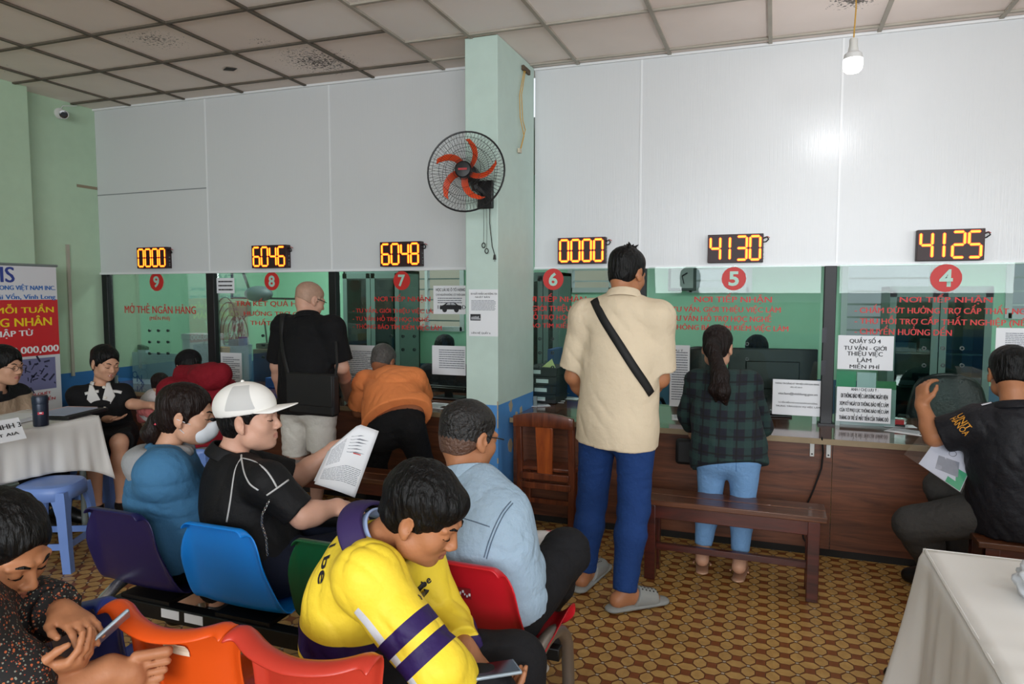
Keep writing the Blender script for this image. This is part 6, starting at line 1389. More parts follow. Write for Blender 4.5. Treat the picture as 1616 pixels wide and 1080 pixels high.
# ---------------------------------------------------------------- man in a white cap on the sky blue chair
def seated(c, hd, fwd, k=1.0, sw=.165, pel=None, mid=None, hipz=.50):
    f = unit(V3((fwd[0], fwd[1], 0))); r = V3((f[1], -f[0], 0)); J = dict(head=hd, neck=c, shR=c+r*sw-V3((0, 0, .055)), shL=c-r*sw-V3((0, 0, .055))); J['hipR'] = pel+r*.085; J['hipL'] = pel-r*.085
    if mid is not None: J['mid'] = mid
    return J, f, r
def man_cap():
    c = at(362, 722, -2.66); pel = V3((-1.745, -2.63, .49)); J, f, r = seated(c, at(394, 662, -2.62), (.76, .65), pel=pel, sw=.175, mid=(c+pel)/2-V3((.76, .65, 0))*.02)
    J['shR'] = at(420, 762, -2.75); J['elR'] = at(478, 815, -2.70); J['wrR'] = at(532, 800, -2.57); J['elL'] = at(472, 752, -2.34); J['wrL'] = at(528, 708, -2.27)
    J['knR'] = pel+f*.42+r*.10+V3((0, 0, .05)); J['knL'] = pel+f*.42-r*.10+V3((0, 0, .05)); J['anR'] = J['knR']+f*.06-V3((0, 0, .42)); J['anL'] = J['knL']+f*.06-V3((0, 0, .42))
    for q in 'RL': J['to'+q] = J['an'+q]+f*.15-V3((0, 0, .06))
    p = Person('man in a white cap and black polo holding up a printed form', J, ROSY, (.93, .36, .06), base=tuple(pel*V3((1, 1, 0))), k=1.03, vox=.0055, hs=1.04)
    p.body(fingers={'R': dict(d=(.93, .2, -.35), palm=(.3, .2, -1), curl=.85, thumb=.8), 'L': dict(d=(.85, .25, .35), palm=(.2, .5, -.6), curl=.3, thumb=.9)})
    p.face_bits(); p.hair('short', t=.008, back=-.05, line=.05, m=HAIRM)
    h, H, z = p.h, p.H, p.hs; WC = mat('white_cap_cotton', 'e9e7e2', .8, var=.03, layers=[('panel', 'c2c2c0')]); f2 = Field(.005)
    f2.ell(h(0, -.014, .050), H, (.089*z, .112*z, .088*z), .01); f2.cut(h(0, 0, .026), -p.hu+p.hf*.08); f2.ell(h(0, -.12, .020), H, (.034*z, .05*z, .030*z), .004, 's')
    def panel(P): Q = (P-p.J['head'])@H.T/z; x, y, zz_ = Q.T; return np.minimum.reduce([x-.02, y+.052-.25*(zz_-.05), .050-y+.0*zz_-.35*(zz_-.05), zz_-.046, .128-zz_])
    cap_ = field_obj('cap', f2, WC, p.root, {'panel': panel})
    P = []
    for i in range(9):
        u = i/8; row = []
        for k in range(15):
            s = -1+2*k/14; w = .078*(1-.12*u**2); row.append(h(s*w*z*(1-.10*u), (.083+.090*u*(1-.35*s*s)-.045*s*s)*z, (.040-.006*u-.022*s*s*(.4+.6*u)+.012*u)*z))
        P.append(row)
    MB().grid(P).build('cap_brim', WC, cap_, smooth=True, solid=.005, sub=1, angle=80); MB().ell(h(0, -.014, .138), (.007,)*3, 8).build('cap_button', WC, cap_, smooth=True)
    MB().tube([h(.032*math.cos(a), -.122, .014+.006*math.sin(a)) for a in np.linspace(math.pi, 2*math.pi, 9)], .007, 8).build('cap_strap', mat('black_webbing', ''), cap_, smooth=True)
    BM = cloth_mat('black_sport_polo', '121214', rough=.7, bump=.25); sh = p.shirt(BM, sleeve=.86, hem=.02, o=.013, rip=.004, wide=.98, k2=1.1, flare=.98, vox=.0055); p.collar(BM, r=.068, h=.032); t = bvh(sh); WP = mat('reflective_piping', 'b9b9b9', .5)
    for pts in ([(381, 692), (381, 710), (381, 726)], [(381, 724), (372, 736), (368, 760), (364, 790), (358, 824)], [(381, 724), (386, 748), (394, 765), (408, 774)], [(383, 724), (402, 728), (420, 742), (432, 760), (437, 770)], [(421, 782), (437, 771), (455, 758)]): ribbon(t, pts, .006, WP, p.root, 'white_piping', lift=.0015, thick=.0015, n=16)
    ribbon(t, [(377, 700), (376, 714)], .010, mat('reflective_print', 'dcdce4', .4), p.root, 'sleeve_print', lift=.002, n=6); ribbon(t, [(345, 696), (356, 689), (367, 688)], .008, mat('reflective_print', ''), p.root, 'collar_print', lift=.002, n=7)
    p.trousers(cloth_mat('navy_jeans', '161b2b', bump=.3), o=.02, tL=1.93, tR=1.93, rip=.004, waist=.12)
    for q in 'LR': p.shoes(mat('black_shoe_leather', ''), q)
    # the form in his hand
    f_ = thing('printed_form', 'printed white form held up by the man in the white cap', 'paper', tuple(at(548, 730, -2.34))); A, B, Cc, D = at(521, 708, -2.36), at(598, 681, -2.24), at(560, 786, -2.38), at(496, 764, -2.48); M_ = at(567, 671, -2.27)
    A = A+(B-A)*.0; n = unit(np.cross(B-A, D-A)); n = n if n@(C_O-A) > 0 else -n; TE = lambda u: A+(M_-A)*u/.6 if u < .6 else M_+(B-M_)*(u-.6)/.4
    L = lambda u, v: TE(u)*(1-v)+(D*(1-u)+Cc*u)*v
    A2 = at(523, 705, -2.36); pts = [[L(u, v)+n*.006*math.sin(3*u) for u in np.linspace(0, 1, 12)] for v in np.linspace(0, 1, 12)]; MB().grid(pts).build('sheet', PAPER, f_, smooth=True, solid=.0008)
    mb = MB(); rr = random.Random(8); PP = lambda u, v: L(u, v)+n*(.006*math.sin(3*u)+.0012)
    for k in range(30):
        v = .12+.025*k
        if .54 < v < .60: continue
        u0 = .08; u1 = (.40 if v < .55 else .93)
        u = u0
        while u < u1-.02:
            l = min(rr.uniform(.04, .12), u1-u); mb.add([PP(u, v), PP(u+l, v), PP(u+l, v+.008), PP(u, v+.008)], [(0, 1, 2, 3)]); u += l+.012
    for k in range(6):
        v = .14+.05*k; mb.add([PP(.5, v), PP(.5+rr.uniform(.2, .4), v), PP(.7, v+.008), PP(.5, v+.008)], [(0, 1, 2, 3)])
    mb.build('printed_lines', GREYINK, f_); MB().add([PP(.66, .42), PP(.82, .41), PP(.82, .425), PP(.66, .435)], [(0, 1, 2, 3)]).build('red_print', RED, f_)
    MB().grid([[L(u-.05, v+.02)-n*.004 for u in np.linspace(0, .9, 6)] for v in np.linspace(.0, .9, 6)]).build('sheet', PAPER, f_, smooth=True, solid=.0008)
    b = thing('rucksack', 'black bag on the lap of the man in the white cap', 'bag', tuple(at(490, 828, -2.50))); ff = Field(.007); ff.cap(at(448, 812, -2.58), at(530, 812, -2.42), .075, .07, .03, n=(0, 0, 1), q=.62); ff.ripple(.006, 22, 2); field_obj('bag_body', ff, mat('black_nylon', ''), b)
    ch = thing('key_chain', 'thin silver chain hanging at the cap man\'s hip', 'chain', tuple(at(418, 820, -2.86))); pts = [at(424, 792, -2.85), at(414, 812, -2.86), at(413, 828, -2.86), at(420, 850, -2.85), at(422, 875, -2.85)]
    ln = MB()
    for i in range(26):
        u = i/25*4; k = min(3, int(u)); c_ = pts[k]+(pts[k+1]-pts[k])*(u-k); d = unit(pts[k+1]-pts[k]); s_ = unit(np.cross(d, (0, -1, 0))) if i % 2 else V3((0, -1, 0)); ln.tube([c_+d*.006*math.cos(a)+s_*.0035*math.sin(a) for a in np.linspace(0, 2*math.pi, 9)[:-1]], .0012, 5, closed=True)
    ln.build('chain_links', mat('silver', ''), ch)
man_cap()

# ---------------------------------------------------------------- woman in a blue hoodie on the navy chair
def woman_hoodie():
    c = at(262, 712, -2.66); pel = V3((-2.18, -2.62, .49)); J, f, r = seated(c, at(296, 655, -2.61), (.72, .69), pel=pel, sw=.165, mid=(c+pel)/2-V3((.72, .69, 0))*.02)
    J['elR'] = at(318, 815, -2.66); J['wrR'] = J['elR']+f*.20+V3((0, 0, -.02)); J['elL'] = J['shL']+V3((.0, .10, -.24)); J['wrL'] = J['elL']+f*.2
    J['knR'] = pel+f*.40+r*.09+V3((0, 0, .04)); J['knL'] = pel+f*.40-r*.09+V3((0, 0, .04)); J['anR'] = V3((-1.98, -2.46, .10)); J['anL'] = V3((-2.0, -2.3, .10))
    J['anR'] = atz(290, 958, .12); J['anL'] = atz(335, 955, .12)
    for q in 'RL': J['to'+q] = J['an'+q]+f*.14-V3((0, 0, .07))
    p = Person('woman in a blue hoodie and face mask on the navy chair', J, FAIR, (.88, .46, -.12), base=tuple(pel*V3((1, 1, 0))), k=1.0, female=True, vox=.006)
    p.armk = .085; p.body(fingers={'R': dict(d=f, palm=(0, 0, -1), curl=.5)}); p.face_bits(lash=True)
    def tail(fl, s): h = s.h; fl.ell(h(0, -.105, -.030), s.H, (.03, .035, .035), .02); fl.chain([h(0, -.115, -.04), h(0, -.128, -.085), h(.005, -.118, -.125)], [.03, .036, .018], .02)
    p.hair('tied', m=HAIRB, t=.011, back=-.075, line=.072, extra=tail, side=-.012)
    MB().tube([p.h(.034*math.cos(a), -.103+.010*math.sin(a), -.052+.012*math.cos(a)) for a in np.linspace(0, 2*math.pi, 14)[:-1]], .006, 6, closed=True).build('hair_tie', mat('pink_hair_tie', 'd9505f', .6), p.root, smooth=True)
    mask(p)
    BM = cloth_mat('blue_hoodie_fleece', '3f7096', bump=.3); p.shirt(BM, sleeve=1.92, hem=.03, o=.026, rip=.004, wide=1.0, k2=1.2, flare=1.0, rf=20)
    nk = unit(p.J['head']-p.J['neck']); fl = Field(.006)
    ct = p.J['neck']-f*.005-V3((0, 0, .005))
    for i in range(12):
        a = -2.5+5.0*i/11; d = -f*math.cos(a)+r*math.sin(a); b_ = max(0, math.cos(a)); fl.ell(ct+d*(.082+.012*b_)+V3((0, 0, .006-.03*b_)), np.eye(3), (.036+.006*b_, .036+.006*b_, .024+.012*b_), .03)
    fl.ell(ct-f*.085-V3((0, 0, .050)), np.array([r, f, (0, 0, 1)]), (.115, .042, .062), .05); fl.ripple(.006, 26, 4); field_obj('hood', fl, cloth_mat('grey_hood_jersey', '96989b', bump=.3), p.root)
    p.trousers(cloth_mat('black_trousers_cloth', ''), o=.018, tL=1.75, tR=1.75, rip=.004, waist=.10)
    for q in 'LR': p.shoes(mat('black_shoe_leather', ''), q, name='flat_shoe')
def mask(p, m=None):
    m = m or mat('white_face_mask', 'd3d6da', .8); z = p.hs; fl = Field(.0045); fl.ell(p.h(0, .058, -.058), p.H, (.056*z, .054*z, .050*z), .01); fl.ell(p.h(0, .10, -.04), p.H, (.026*z, .022*z, .036*z), .02); fl.cut(p.h(0, .03, 0), -p.hf); fl.cut(p.h(0, .09, -.018), p.hu-p.hf*.35); o = field_obj('face_mask', fl, m, p.root)
    for q in (-1, 1): MB().tube([p.h(q*.055, .05, -.03), p.h(q*.074, .015, -.015), p.h(q*.082, -.012, -.004)], .0015, 5).tube([p.h(q*.05, .045, -.085), p.h(q*.070, .012, -.055), p.h(q*.080, -.014, -.030)], .0015, 5).build('ear_loop', m, o, smooth=True)
woman_hoodie()

# ---------------------------------------------------------------- smiling woman in black with a white collar
def woman_dress():
    c = at(158, 610, -1.32); f = unit(V3((.77, -.62, 0))); r = V3((f[1], -f[0], 0)); pel = V3((c[0]-.02, c[1]+.05, .52)); J, f, r = seated(c, at(166, 573, -1.30), f, pel=pel, sw=.132)
    J['elR'] = at(126, 652, -1.40); J['wrR'] = near(J['elR'], 170, 662, .22); J['elL'] = at(207, 638, -1.22); J['wrL'] = at(240, 640, -1.10)
    J['knR'] = pel+f*.36+r*.07+V3((0, 0, .02)); J['knL'] = pel+f*.38-r*.07+V3((0, 0, .02)); J['anR'] = J['knR']+f*.02-V3((0, 0, .40)); J['anL'] = J['knL']-V3((0, 0, .40))
    for q in 'RL': J['to'+q] = J['an'+q]+f*.13-V3((0, 0, .07))
    p = Person('smiling woman in a black dress with white collar at the left table', J, FAIR, (.95, -.16, -.28), (.18, 0, 1), base=tuple(pel*V3((1, 1, 0))), k=.90, female=True, vox=.006, hs=.98)
    p.body(fingers={'R': dict(d=(.8, .4, .05), palm=(0, 0, 1), curl=.3), 'L': dict(d=(.8, .4, -.1), palm=(0, .3, -1), curl=.4)}, headkw=dict(smile=1)); p.face_bits()
    MB().grid([[p.h(x, .0915-abs(x)*6*abs(x), z_) for x in np.linspace(-.014, .014, 7)] for z_ in (-.0585, -.0655)]).build('teeth', mat('teeth_white', 'd9d4cc', .3), p.root, smooth=True, solid=.002)
    def bun(fl, s): h = s.h; fl.chain([h(-.01, -.10, .012), h(-.02, -.13, -.01), h(-.02, -.135, -.07)], [.024, .03, .02], .02)
    p.hair('tied', t=.008, back=-.075, line=.078, extra=bun, side=-.006)
    MB().tube([p.h(-.012+.026*math.cos(a), -.108, .006+.024*math.sin(a)) for a in np.linspace(0, 2*math.pi, 12)[:-1]], .005, 6, closed=True).build('hair_clip', mat('white_clip', 'cfcfcf', .5), p.root, smooth=True)
    BM = cloth_mat('black_dress_cloth', '111113', bump=.25); sh = p.shirt(BM, sleeve=.80, hem=.10, o=.013, rip=.003, k2=1.1, wide=.98, name='dress_top')
    def skirt(fl, s): 
        for q in 'LR': fl.cap(s.J['hip'+q], s.J['hip'+q]+(s.J['kn'+q]-s.J['hip'+q])*.86, .10, .085, .06, flat=True)
    p.trousers(BM, o=.018, tL=.5, tR=.5, rip=.003, waist=.12, name='skirt', more=skirt)
    WC = mat('white_collar_cotton', 'cdcbc8', .8); t = bvh(sh)
    p.collar_flaps(WC); p.collar(WC, r=.056, h=.022, open_=.75, flare=.010)
    for px, py in ((164, 612), (166, 628), (165, 645)):
        q, n_ = hit(t, px, py, .004)
        if q is not None: MB().lathe(q, [(.010, 0), (.011, .002), (.006, .005)], tuple(n_), 14).build('pearl_button', mat('pearl', 'd8d2c6', .25), p.root, smooth=True)
    for pts in ([(134, 622), (146, 619), (156, 618)], [(174, 618), (184, 618), (192, 620)]): ribbon(t, pts, .020, WC, p.root, 'pocket_trim', lift=.003, n=8)
    for q in 'LR': p.shoes(mat('black_shoe_leather', ''), q)
woman_dress()

# ---------------------------------------------------------------- man with glasses behind the left table
def man_glasses():
    c = at(-8, 618, -1.80); f = unit(V3((.93, .3, 0))); pel = V3((c[0]-.10, c[1], .50)); J, f, r = seated(c, at(8, 578, -1.79), f, pel=pel, sw=.17)
    J['elL'] = J['shL']+V3((.12, .02, -.20)); J['wrL'] = at(58, 660, -1.62); J['elR'] = J['shR']+V3((.14, -.02, -.22)); J['wrR'] = J['elR']+V3((.2, .06, .02))
    J['knR'] = pel+f*.38+r*.1; J['knL'] = pel+f*.38-r*.1; J['anR'] = J['knR']-V3((-.02, 0, .40)); J['anL'] = J['knL']-V3((-.02, 0, .40))
    for q in 'RL': J['to'+q] = J['an'+q]+f*.14-V3((0, 0, .06))
    p = Person('man with glasses seated behind the left table by the banner', J, FAIR, (.96, .22, -.10), base=tuple(pel*V3((1, 1, 0))), k=1.0, vox=.007)
    p.body(fingers={'L': dict(d=(.8, .4, -.2), palm=(.3, 0, -1), curl=.6)}); p.face_bits(); p.hair('thick', t=.012, back=-.06, line=.064, side=-.004)
    SM = cloth_mat('black_tan_polo', '141416', layers=[('tan', 'a08a74')]); p.shirt(SM, sleeve=.85, hem=.05, o=.018, rip=.004, k2=1.5, paint={'tan': lambda P: .055-np.abs((P-p.J['neck'])@p.up+.085)}); p.collar(mat('black_collar', '141416', .8), r=.066, h=.03)
    p.trousers(cloth_mat('black_trousers_cloth', ''), o=.018, tL=1.93, tR=1.93)
    for q in 'LR': p.shoes(mat('black_shoe_leather', ''), q)
    g = MB(); FR = mat('dark_metal_frame', '2a2220', .35, .5)
    for q in (-1, 1): g.tube([p.h(q*.031+.021*math.cos(a), .103, .0+.016*math.sin(a)) for a in np.linspace(0, 2*math.pi, 18)[:-1]], .0014, 5, closed=True).tube([p.h(q*.052, .102, .004), p.h(q*.074, .06, .006), p.h(q*.080, -.005, .006)], .0014, 5)
    g.tube([p.h(-.010, .104, .003), p.h(.010, .104, .003)], .0014, 5).build('glasses', FR, p.root, smooth=True)
man_glasses()

# ---------------------------------------------------------------- person in maroon holding a baby, and the baby
def maroon_and_baby():
    c = at(312, 606, -1.02); pel = V3((-3.66, -1.04, .50)); f = unit(V3((-.25, .95, 0))); J, f, r = seated(c, at(298, 580, -.93), f, pel=pel, sw=.185)
    J['elL'] = at(266, 652, -.92); J['wrL'] = at(247, 668, -.80); J['elR'] = J['shR']+V3((.04, .10, -.22)); J['wrR'] = at(262, 672, -.76)
    J['knR'] = pel+f*.36+r*.1; J['knL'] = pel+f*.36-r*.1; J['anR'] = J['knR']-V3((0, .0, .40)); J['anL'] = J['knL']-V3((0, .0, .40))
    for q in 'RL': J['to'+q] = J['an'+q]+V3((0, .08, -.06))
    p = Person('person in a maroon hooded jacket and black cap holding a baby', J, FAIR, (-.80, .45, -.38), base=tuple(pel*V3((1, 1, 0))), k=1.0, vox=.007, hs=.97)
    p.body(fingers={'L': dict(d=(.3, .6, .1), palm=(-.6, .3, .4), curl=.5)}); p.hair('tied', t=.010, back=-.07, line=.05)
    z = p.hs; f2 = Field(.006); f2.ell(p.h(0, -.012, .048), p.H, (.090*z, .112*z, .082*z), .01); f2.cut(p.h(0, 0, .022), -p.hu); f2.ell(p.h(0, .10, .026), p.H, (.07, .075, .012), .01); field_obj('cap', f2, cloth_mat('black_cap_cotton', '0e0d0f'), p.root); mask(p)
    g = MB(); FR = mat('black_frame', '')
    for q in (-1, 1): g.tube([p.h(q*.031+.022*math.cos(a), .104, .0+.018*math.sin(a)) for a in np.linspace(0, 2*math.pi, 14)[:-1]], .003, 5, closed=True).tube([p.h(q*.053, .102, .004), p.h(q*.080, -.005, .006)], .0025, 5)
    g.build('glasses', FR, p.root, smooth=True)
    MM = cloth_mat('maroon_jacket', '7c1220', bump=.35); p.shirt(MM, sleeve=1.85, hem=.04, o=.036, rip=.006, wide=1.1, k2=1.2, flare=1.0)
    fl = Field(.007); hc = at(328, 596, -1.10); fl.ell(hc, np.array([r, f, (0, 0, 1)]), (.135, .08, .085), .03); fl.cap(at(290, 592, -1.02), at(350, 588, -1.08), .065, .06, .05); fl.cap(at(348, 590, -1.08), at(352, 582, -1.06), .04, .02, .03); fl.ripple(.007, 24, 6); field_obj('hood', fl, MM, p.root)
    p.trousers(cloth_mat('grey_trousers_cloth', '7d7b7a'), o=.026, tL=1.9, tR=1.9, waist=.14)
    for q in 'LR': p.shoes(mat('black_shoe_leather', ''), q)
    hb = at(254, 606, -.92); nb = at(252, 624, -.93); pb = at(238, 655, -.93); xr = unit(V3((.9, -.1, 0))); B = dict(head=hb, neck=nb, shL=nb-xr*.07-V3((0, 0, .02)), shR=nb+xr*.07-V3((0, 0, .02)), hipL=pb-xr*.04, hipR=pb+xr*.04)
    B['elL'] = B['shL']+V3((-.05, .02, -.07)); B['wrL'] = B['elL']+V3((-.04, .04, .02)); B['elR'] = B['shR']+V3((.03, .04, -.07)); B['wrR'] = B['elR']+V3((-.02, .06, .0)); B['knL'] = B['hipL']+V3((-.06, .05, -.06)); B['knR'] = B['hipR']+V3((.0, .08, -.06)); B['anL'] = B['knL']+V3((0, 0, -.08)); B['anR'] = B['knR']+V3((0, 0, -.08))
    b = Person('baby in pink held by the person in maroon', B, FAIR, (-.1, .95, -.1), base=tuple(pb), k=.52, vox=.005, hs=.66); b.body(feet=''); b.hair('short', t=.004, back=-.05, line=.07, m=HAIRB)
    b.shirt(cloth_mat('white_baby_top', 'cfc8c6'), sleeve=1.0, hem=.0, o=.012, rip=.002); fl = Field(.005)
    r2 = np.random.RandomState(2); pc = at(234, 648, -.98)
    for i in range(9): fl.ell(pc+r2.uniform(-1, 1, 3)*V3((.065, .04, .065)), np.eye(3), (.035, .03, .035), .012)
    fl.cap(pc, at(222, 664, -.98), .04, .018, .02); fl.ripple(.008, 45, 3); field_obj('pink_ruffled_wrap', fl, cloth_mat('pink_baby_cloth', 'd97a78', bump=.4), b.root)
maroon_and_baby()
copy_thing(bpy.data.objects['plastic_stool'], (-3.68, -1.02, 0), .1, 'pale blue plastic stool under the person in maroon')

# ---------------------------------------------------------------- woman in the near left corner with a phone
def print_mat():
    m, nt, b = nodes('dark_floral_print'); tc = N(nt, 'ShaderNodeTexCoord').outputs['Object']; c = lin('0e0c0d')
    for sc, th, col, sd in ((95, .24, 'a8562f', 0), (120, .22, '7d8074', 4), (150, .20, '8a3a24', 9)):
        mp = N(nt, 'ShaderNodeMapping'); mp.inputs['Location'].default_value = (sd, sd*.3, sd*.7); nt.links.new(tc, mp.inputs[0]); v = N(nt, 'ShaderNodeTexVoronoi', i_Scale=float(sc)); nt.links.new(mp.outputs[0], v.inputs[0]); c = mixc(nt, math_(nt, 'LESS_THAN', v.outputs[0], th), c, lin(col))
    nt.links.new(c, b.inputs['Base Color']); b.inputs['Roughness'].default_value = .8; return m
def woman_front():
    J = dict(head=atd(2, 866, 1.47), neck=atd(-42, 915, 1.46), hipL=V3((-1.66, -3.86, .50)), hipR=V3((-1.60, -4.02, .50)))
    J['shL'] = atd(-20, 930, 1.62); J['shR'] = atd(-75, 985, 1.33); J['elL'] = atd(4, 968, 1.60); J['wrL'] = atd(98, 966, 1.50); J['elR'] = atd(10, 1085, 1.36); J['wrR'] = atd(66, 1058, 1.40)
    J['knL'] = atd(60, 1160, 1.6); J['anL'] = J['knL']-V3((-.03, 0, .42)); J['knR'] = atd(20, 1120, 1.36); J['anR'] = atd(168, 1062, 1.47); J['toR'] = atd(232, 1050, 1.50); J['toL'] = J['anL']+V3((.14, .02, -.06))
    p = Person('woman in a dark floral blouse at the near left corner looking at her phone', J, TAN, (.86, .12, -.50), (.42, 0, .9), base=(-1.63, -3.94, 0), k=.95, female=True, vox=.0042, hs=.98)
    def toes(f, s):
        a, t = s.J['anR'], s.J['toR']; d = unit(t-a); side = unit(np.cross(d, C_F)); side = side if side[2] < 0 else -side; nrm = np.cross(d, side)
        f.cap(a+d*.01, t-d*.03+side*.006, .033, .026, .02); f.cap(a+d*.04+side*.02, t-d*.02+side*.028, .026, .020, .02)
        for i, (o_, l_) in enumerate(((-.022, .040), (.000, .040), (.018, .034), (.034, .027), (.048, .019))): b = t+side*o_; rr = .0125 if i == 0 else .0092-.0006*i; f.cap(b-d*.02, b+d*l_*.6, rr, rr*.9, .004); f.cap(b+d*l_*.6, b+d*l_+nrm*0, rr*.95, rr*1.0, .003)
    p.body(fingers={'L': dict(d=(.94, -.16, -.10), palm=(-.15, -.05, -.98), curl=.36, spread=.5, thumb=.3), 'R': dict(d=(.90, .36, .20), palm=(-.25, .45, .86), curl=1.15, thumb=.9)}, more=toes, feet=''); p.face_bits()
    p.hair('tied', t=.008, back=-.075, line=.076, vox=.0045, side=.0)
    FM = print_mat(); p.shirt(FM, sleeve=1.86, hem=.08, o=.030, rip=.009, k2=1.2, wide=1.1, vox=.0055)
    for q in 'LR':
        a, b = p.J['el'+q], p.J['wr'+q]; e = a+(b-a)*.84; d = unit(b-a); fl = Field(.005)
        fl.cap(e-d*.04, e+d*.005, .060, .042, .02, flat=True); fl.cap(e, e+d*.022, .040, .052, .01, flat=True); fl.ripple(.005, 60, 7); field_obj('ruffled_cuff', fl, FM, p.root)
    p.trousers(cloth_mat('black_trousers_cloth', ''), o=.020, tL=1.9, tR=1.92, waist=.12, rip=.004)
    ph = thing('mobile_phone', 'phone in the hands of the woman at the near left corner', 'phone', tuple(atd(150, 1012, 1.47))); a, b = atd(126, 1036, 1.45), atd(180, 988, 1.50); c = (a+b)/2; x = unit(b-a); n = unit(V3((-.1, .50, .62))-x*(V3((-.1, .5, .62))@x)); y = np.cross(n, x)
    MB().obox(c, x, y, n, .076, .037, .0042).build('phone_body', mat('silver_phone_edge', ''), ph, bevel=.003); MB().obox(c+n*.0044, x, y, n, .071, .033, .0004).build('screen', mat('phone_glass', ''), ph)
woman_front()

# ---------------------------------------------------------------- clerks behind the glass
def clerk(label, hd, fwd, shirt_c, masked):
    c = hd+V3((0, .03, -.145)); pel = V3((c[0], c[1]+.05, .50)); J, f, r = seated(c, hd, fwd, pel=pel, sw=.165)
    for q, s in (('R', 1), ('L', -1)):
        J['el'+q] = J['sh'+q]+f*.10+V3((0, 0, -.24)); J['wr'+q] = J['el'+q]+f*.22+V3((0, 0, .03)); J['kn'+q] = pel+f*.36+r*.09*s; J['an'+q] = J['kn'+q]-V3((0, 0, .40)); J['to'+q] = J['an'+q]+f*.12-V3((0, 0, .06))
    p = Person(label, J, FAIR, (fwd[0], fwd[1], -.2), base=tuple(pel*V3((1, 1, 0))), k=.97, vox=.008, female=True); p.body(feet=''); p.face_bits(); p.hair('tied', t=.012, back=-.09, line=.055)
    p.shirt(cloth_mat('clerk_shirt_'+shirt_c, shirt_c), sleeve=1.9, hem=.06, o=.018, rip=.004); p.trousers(cloth_mat('black_trousers_cloth', ''), o=.018)
    if masked: mask(p, mat('blue_grey_mask', '8793a0', .8))
clerk('clerk looking over the monitor behind pane five', at(1194, 556, .80), (.02, -1), '3a4450', False)
clerk('masked clerk with black hair behind pane seven', at(701, 552, .62), (.1, -1), '2a2d33', True)
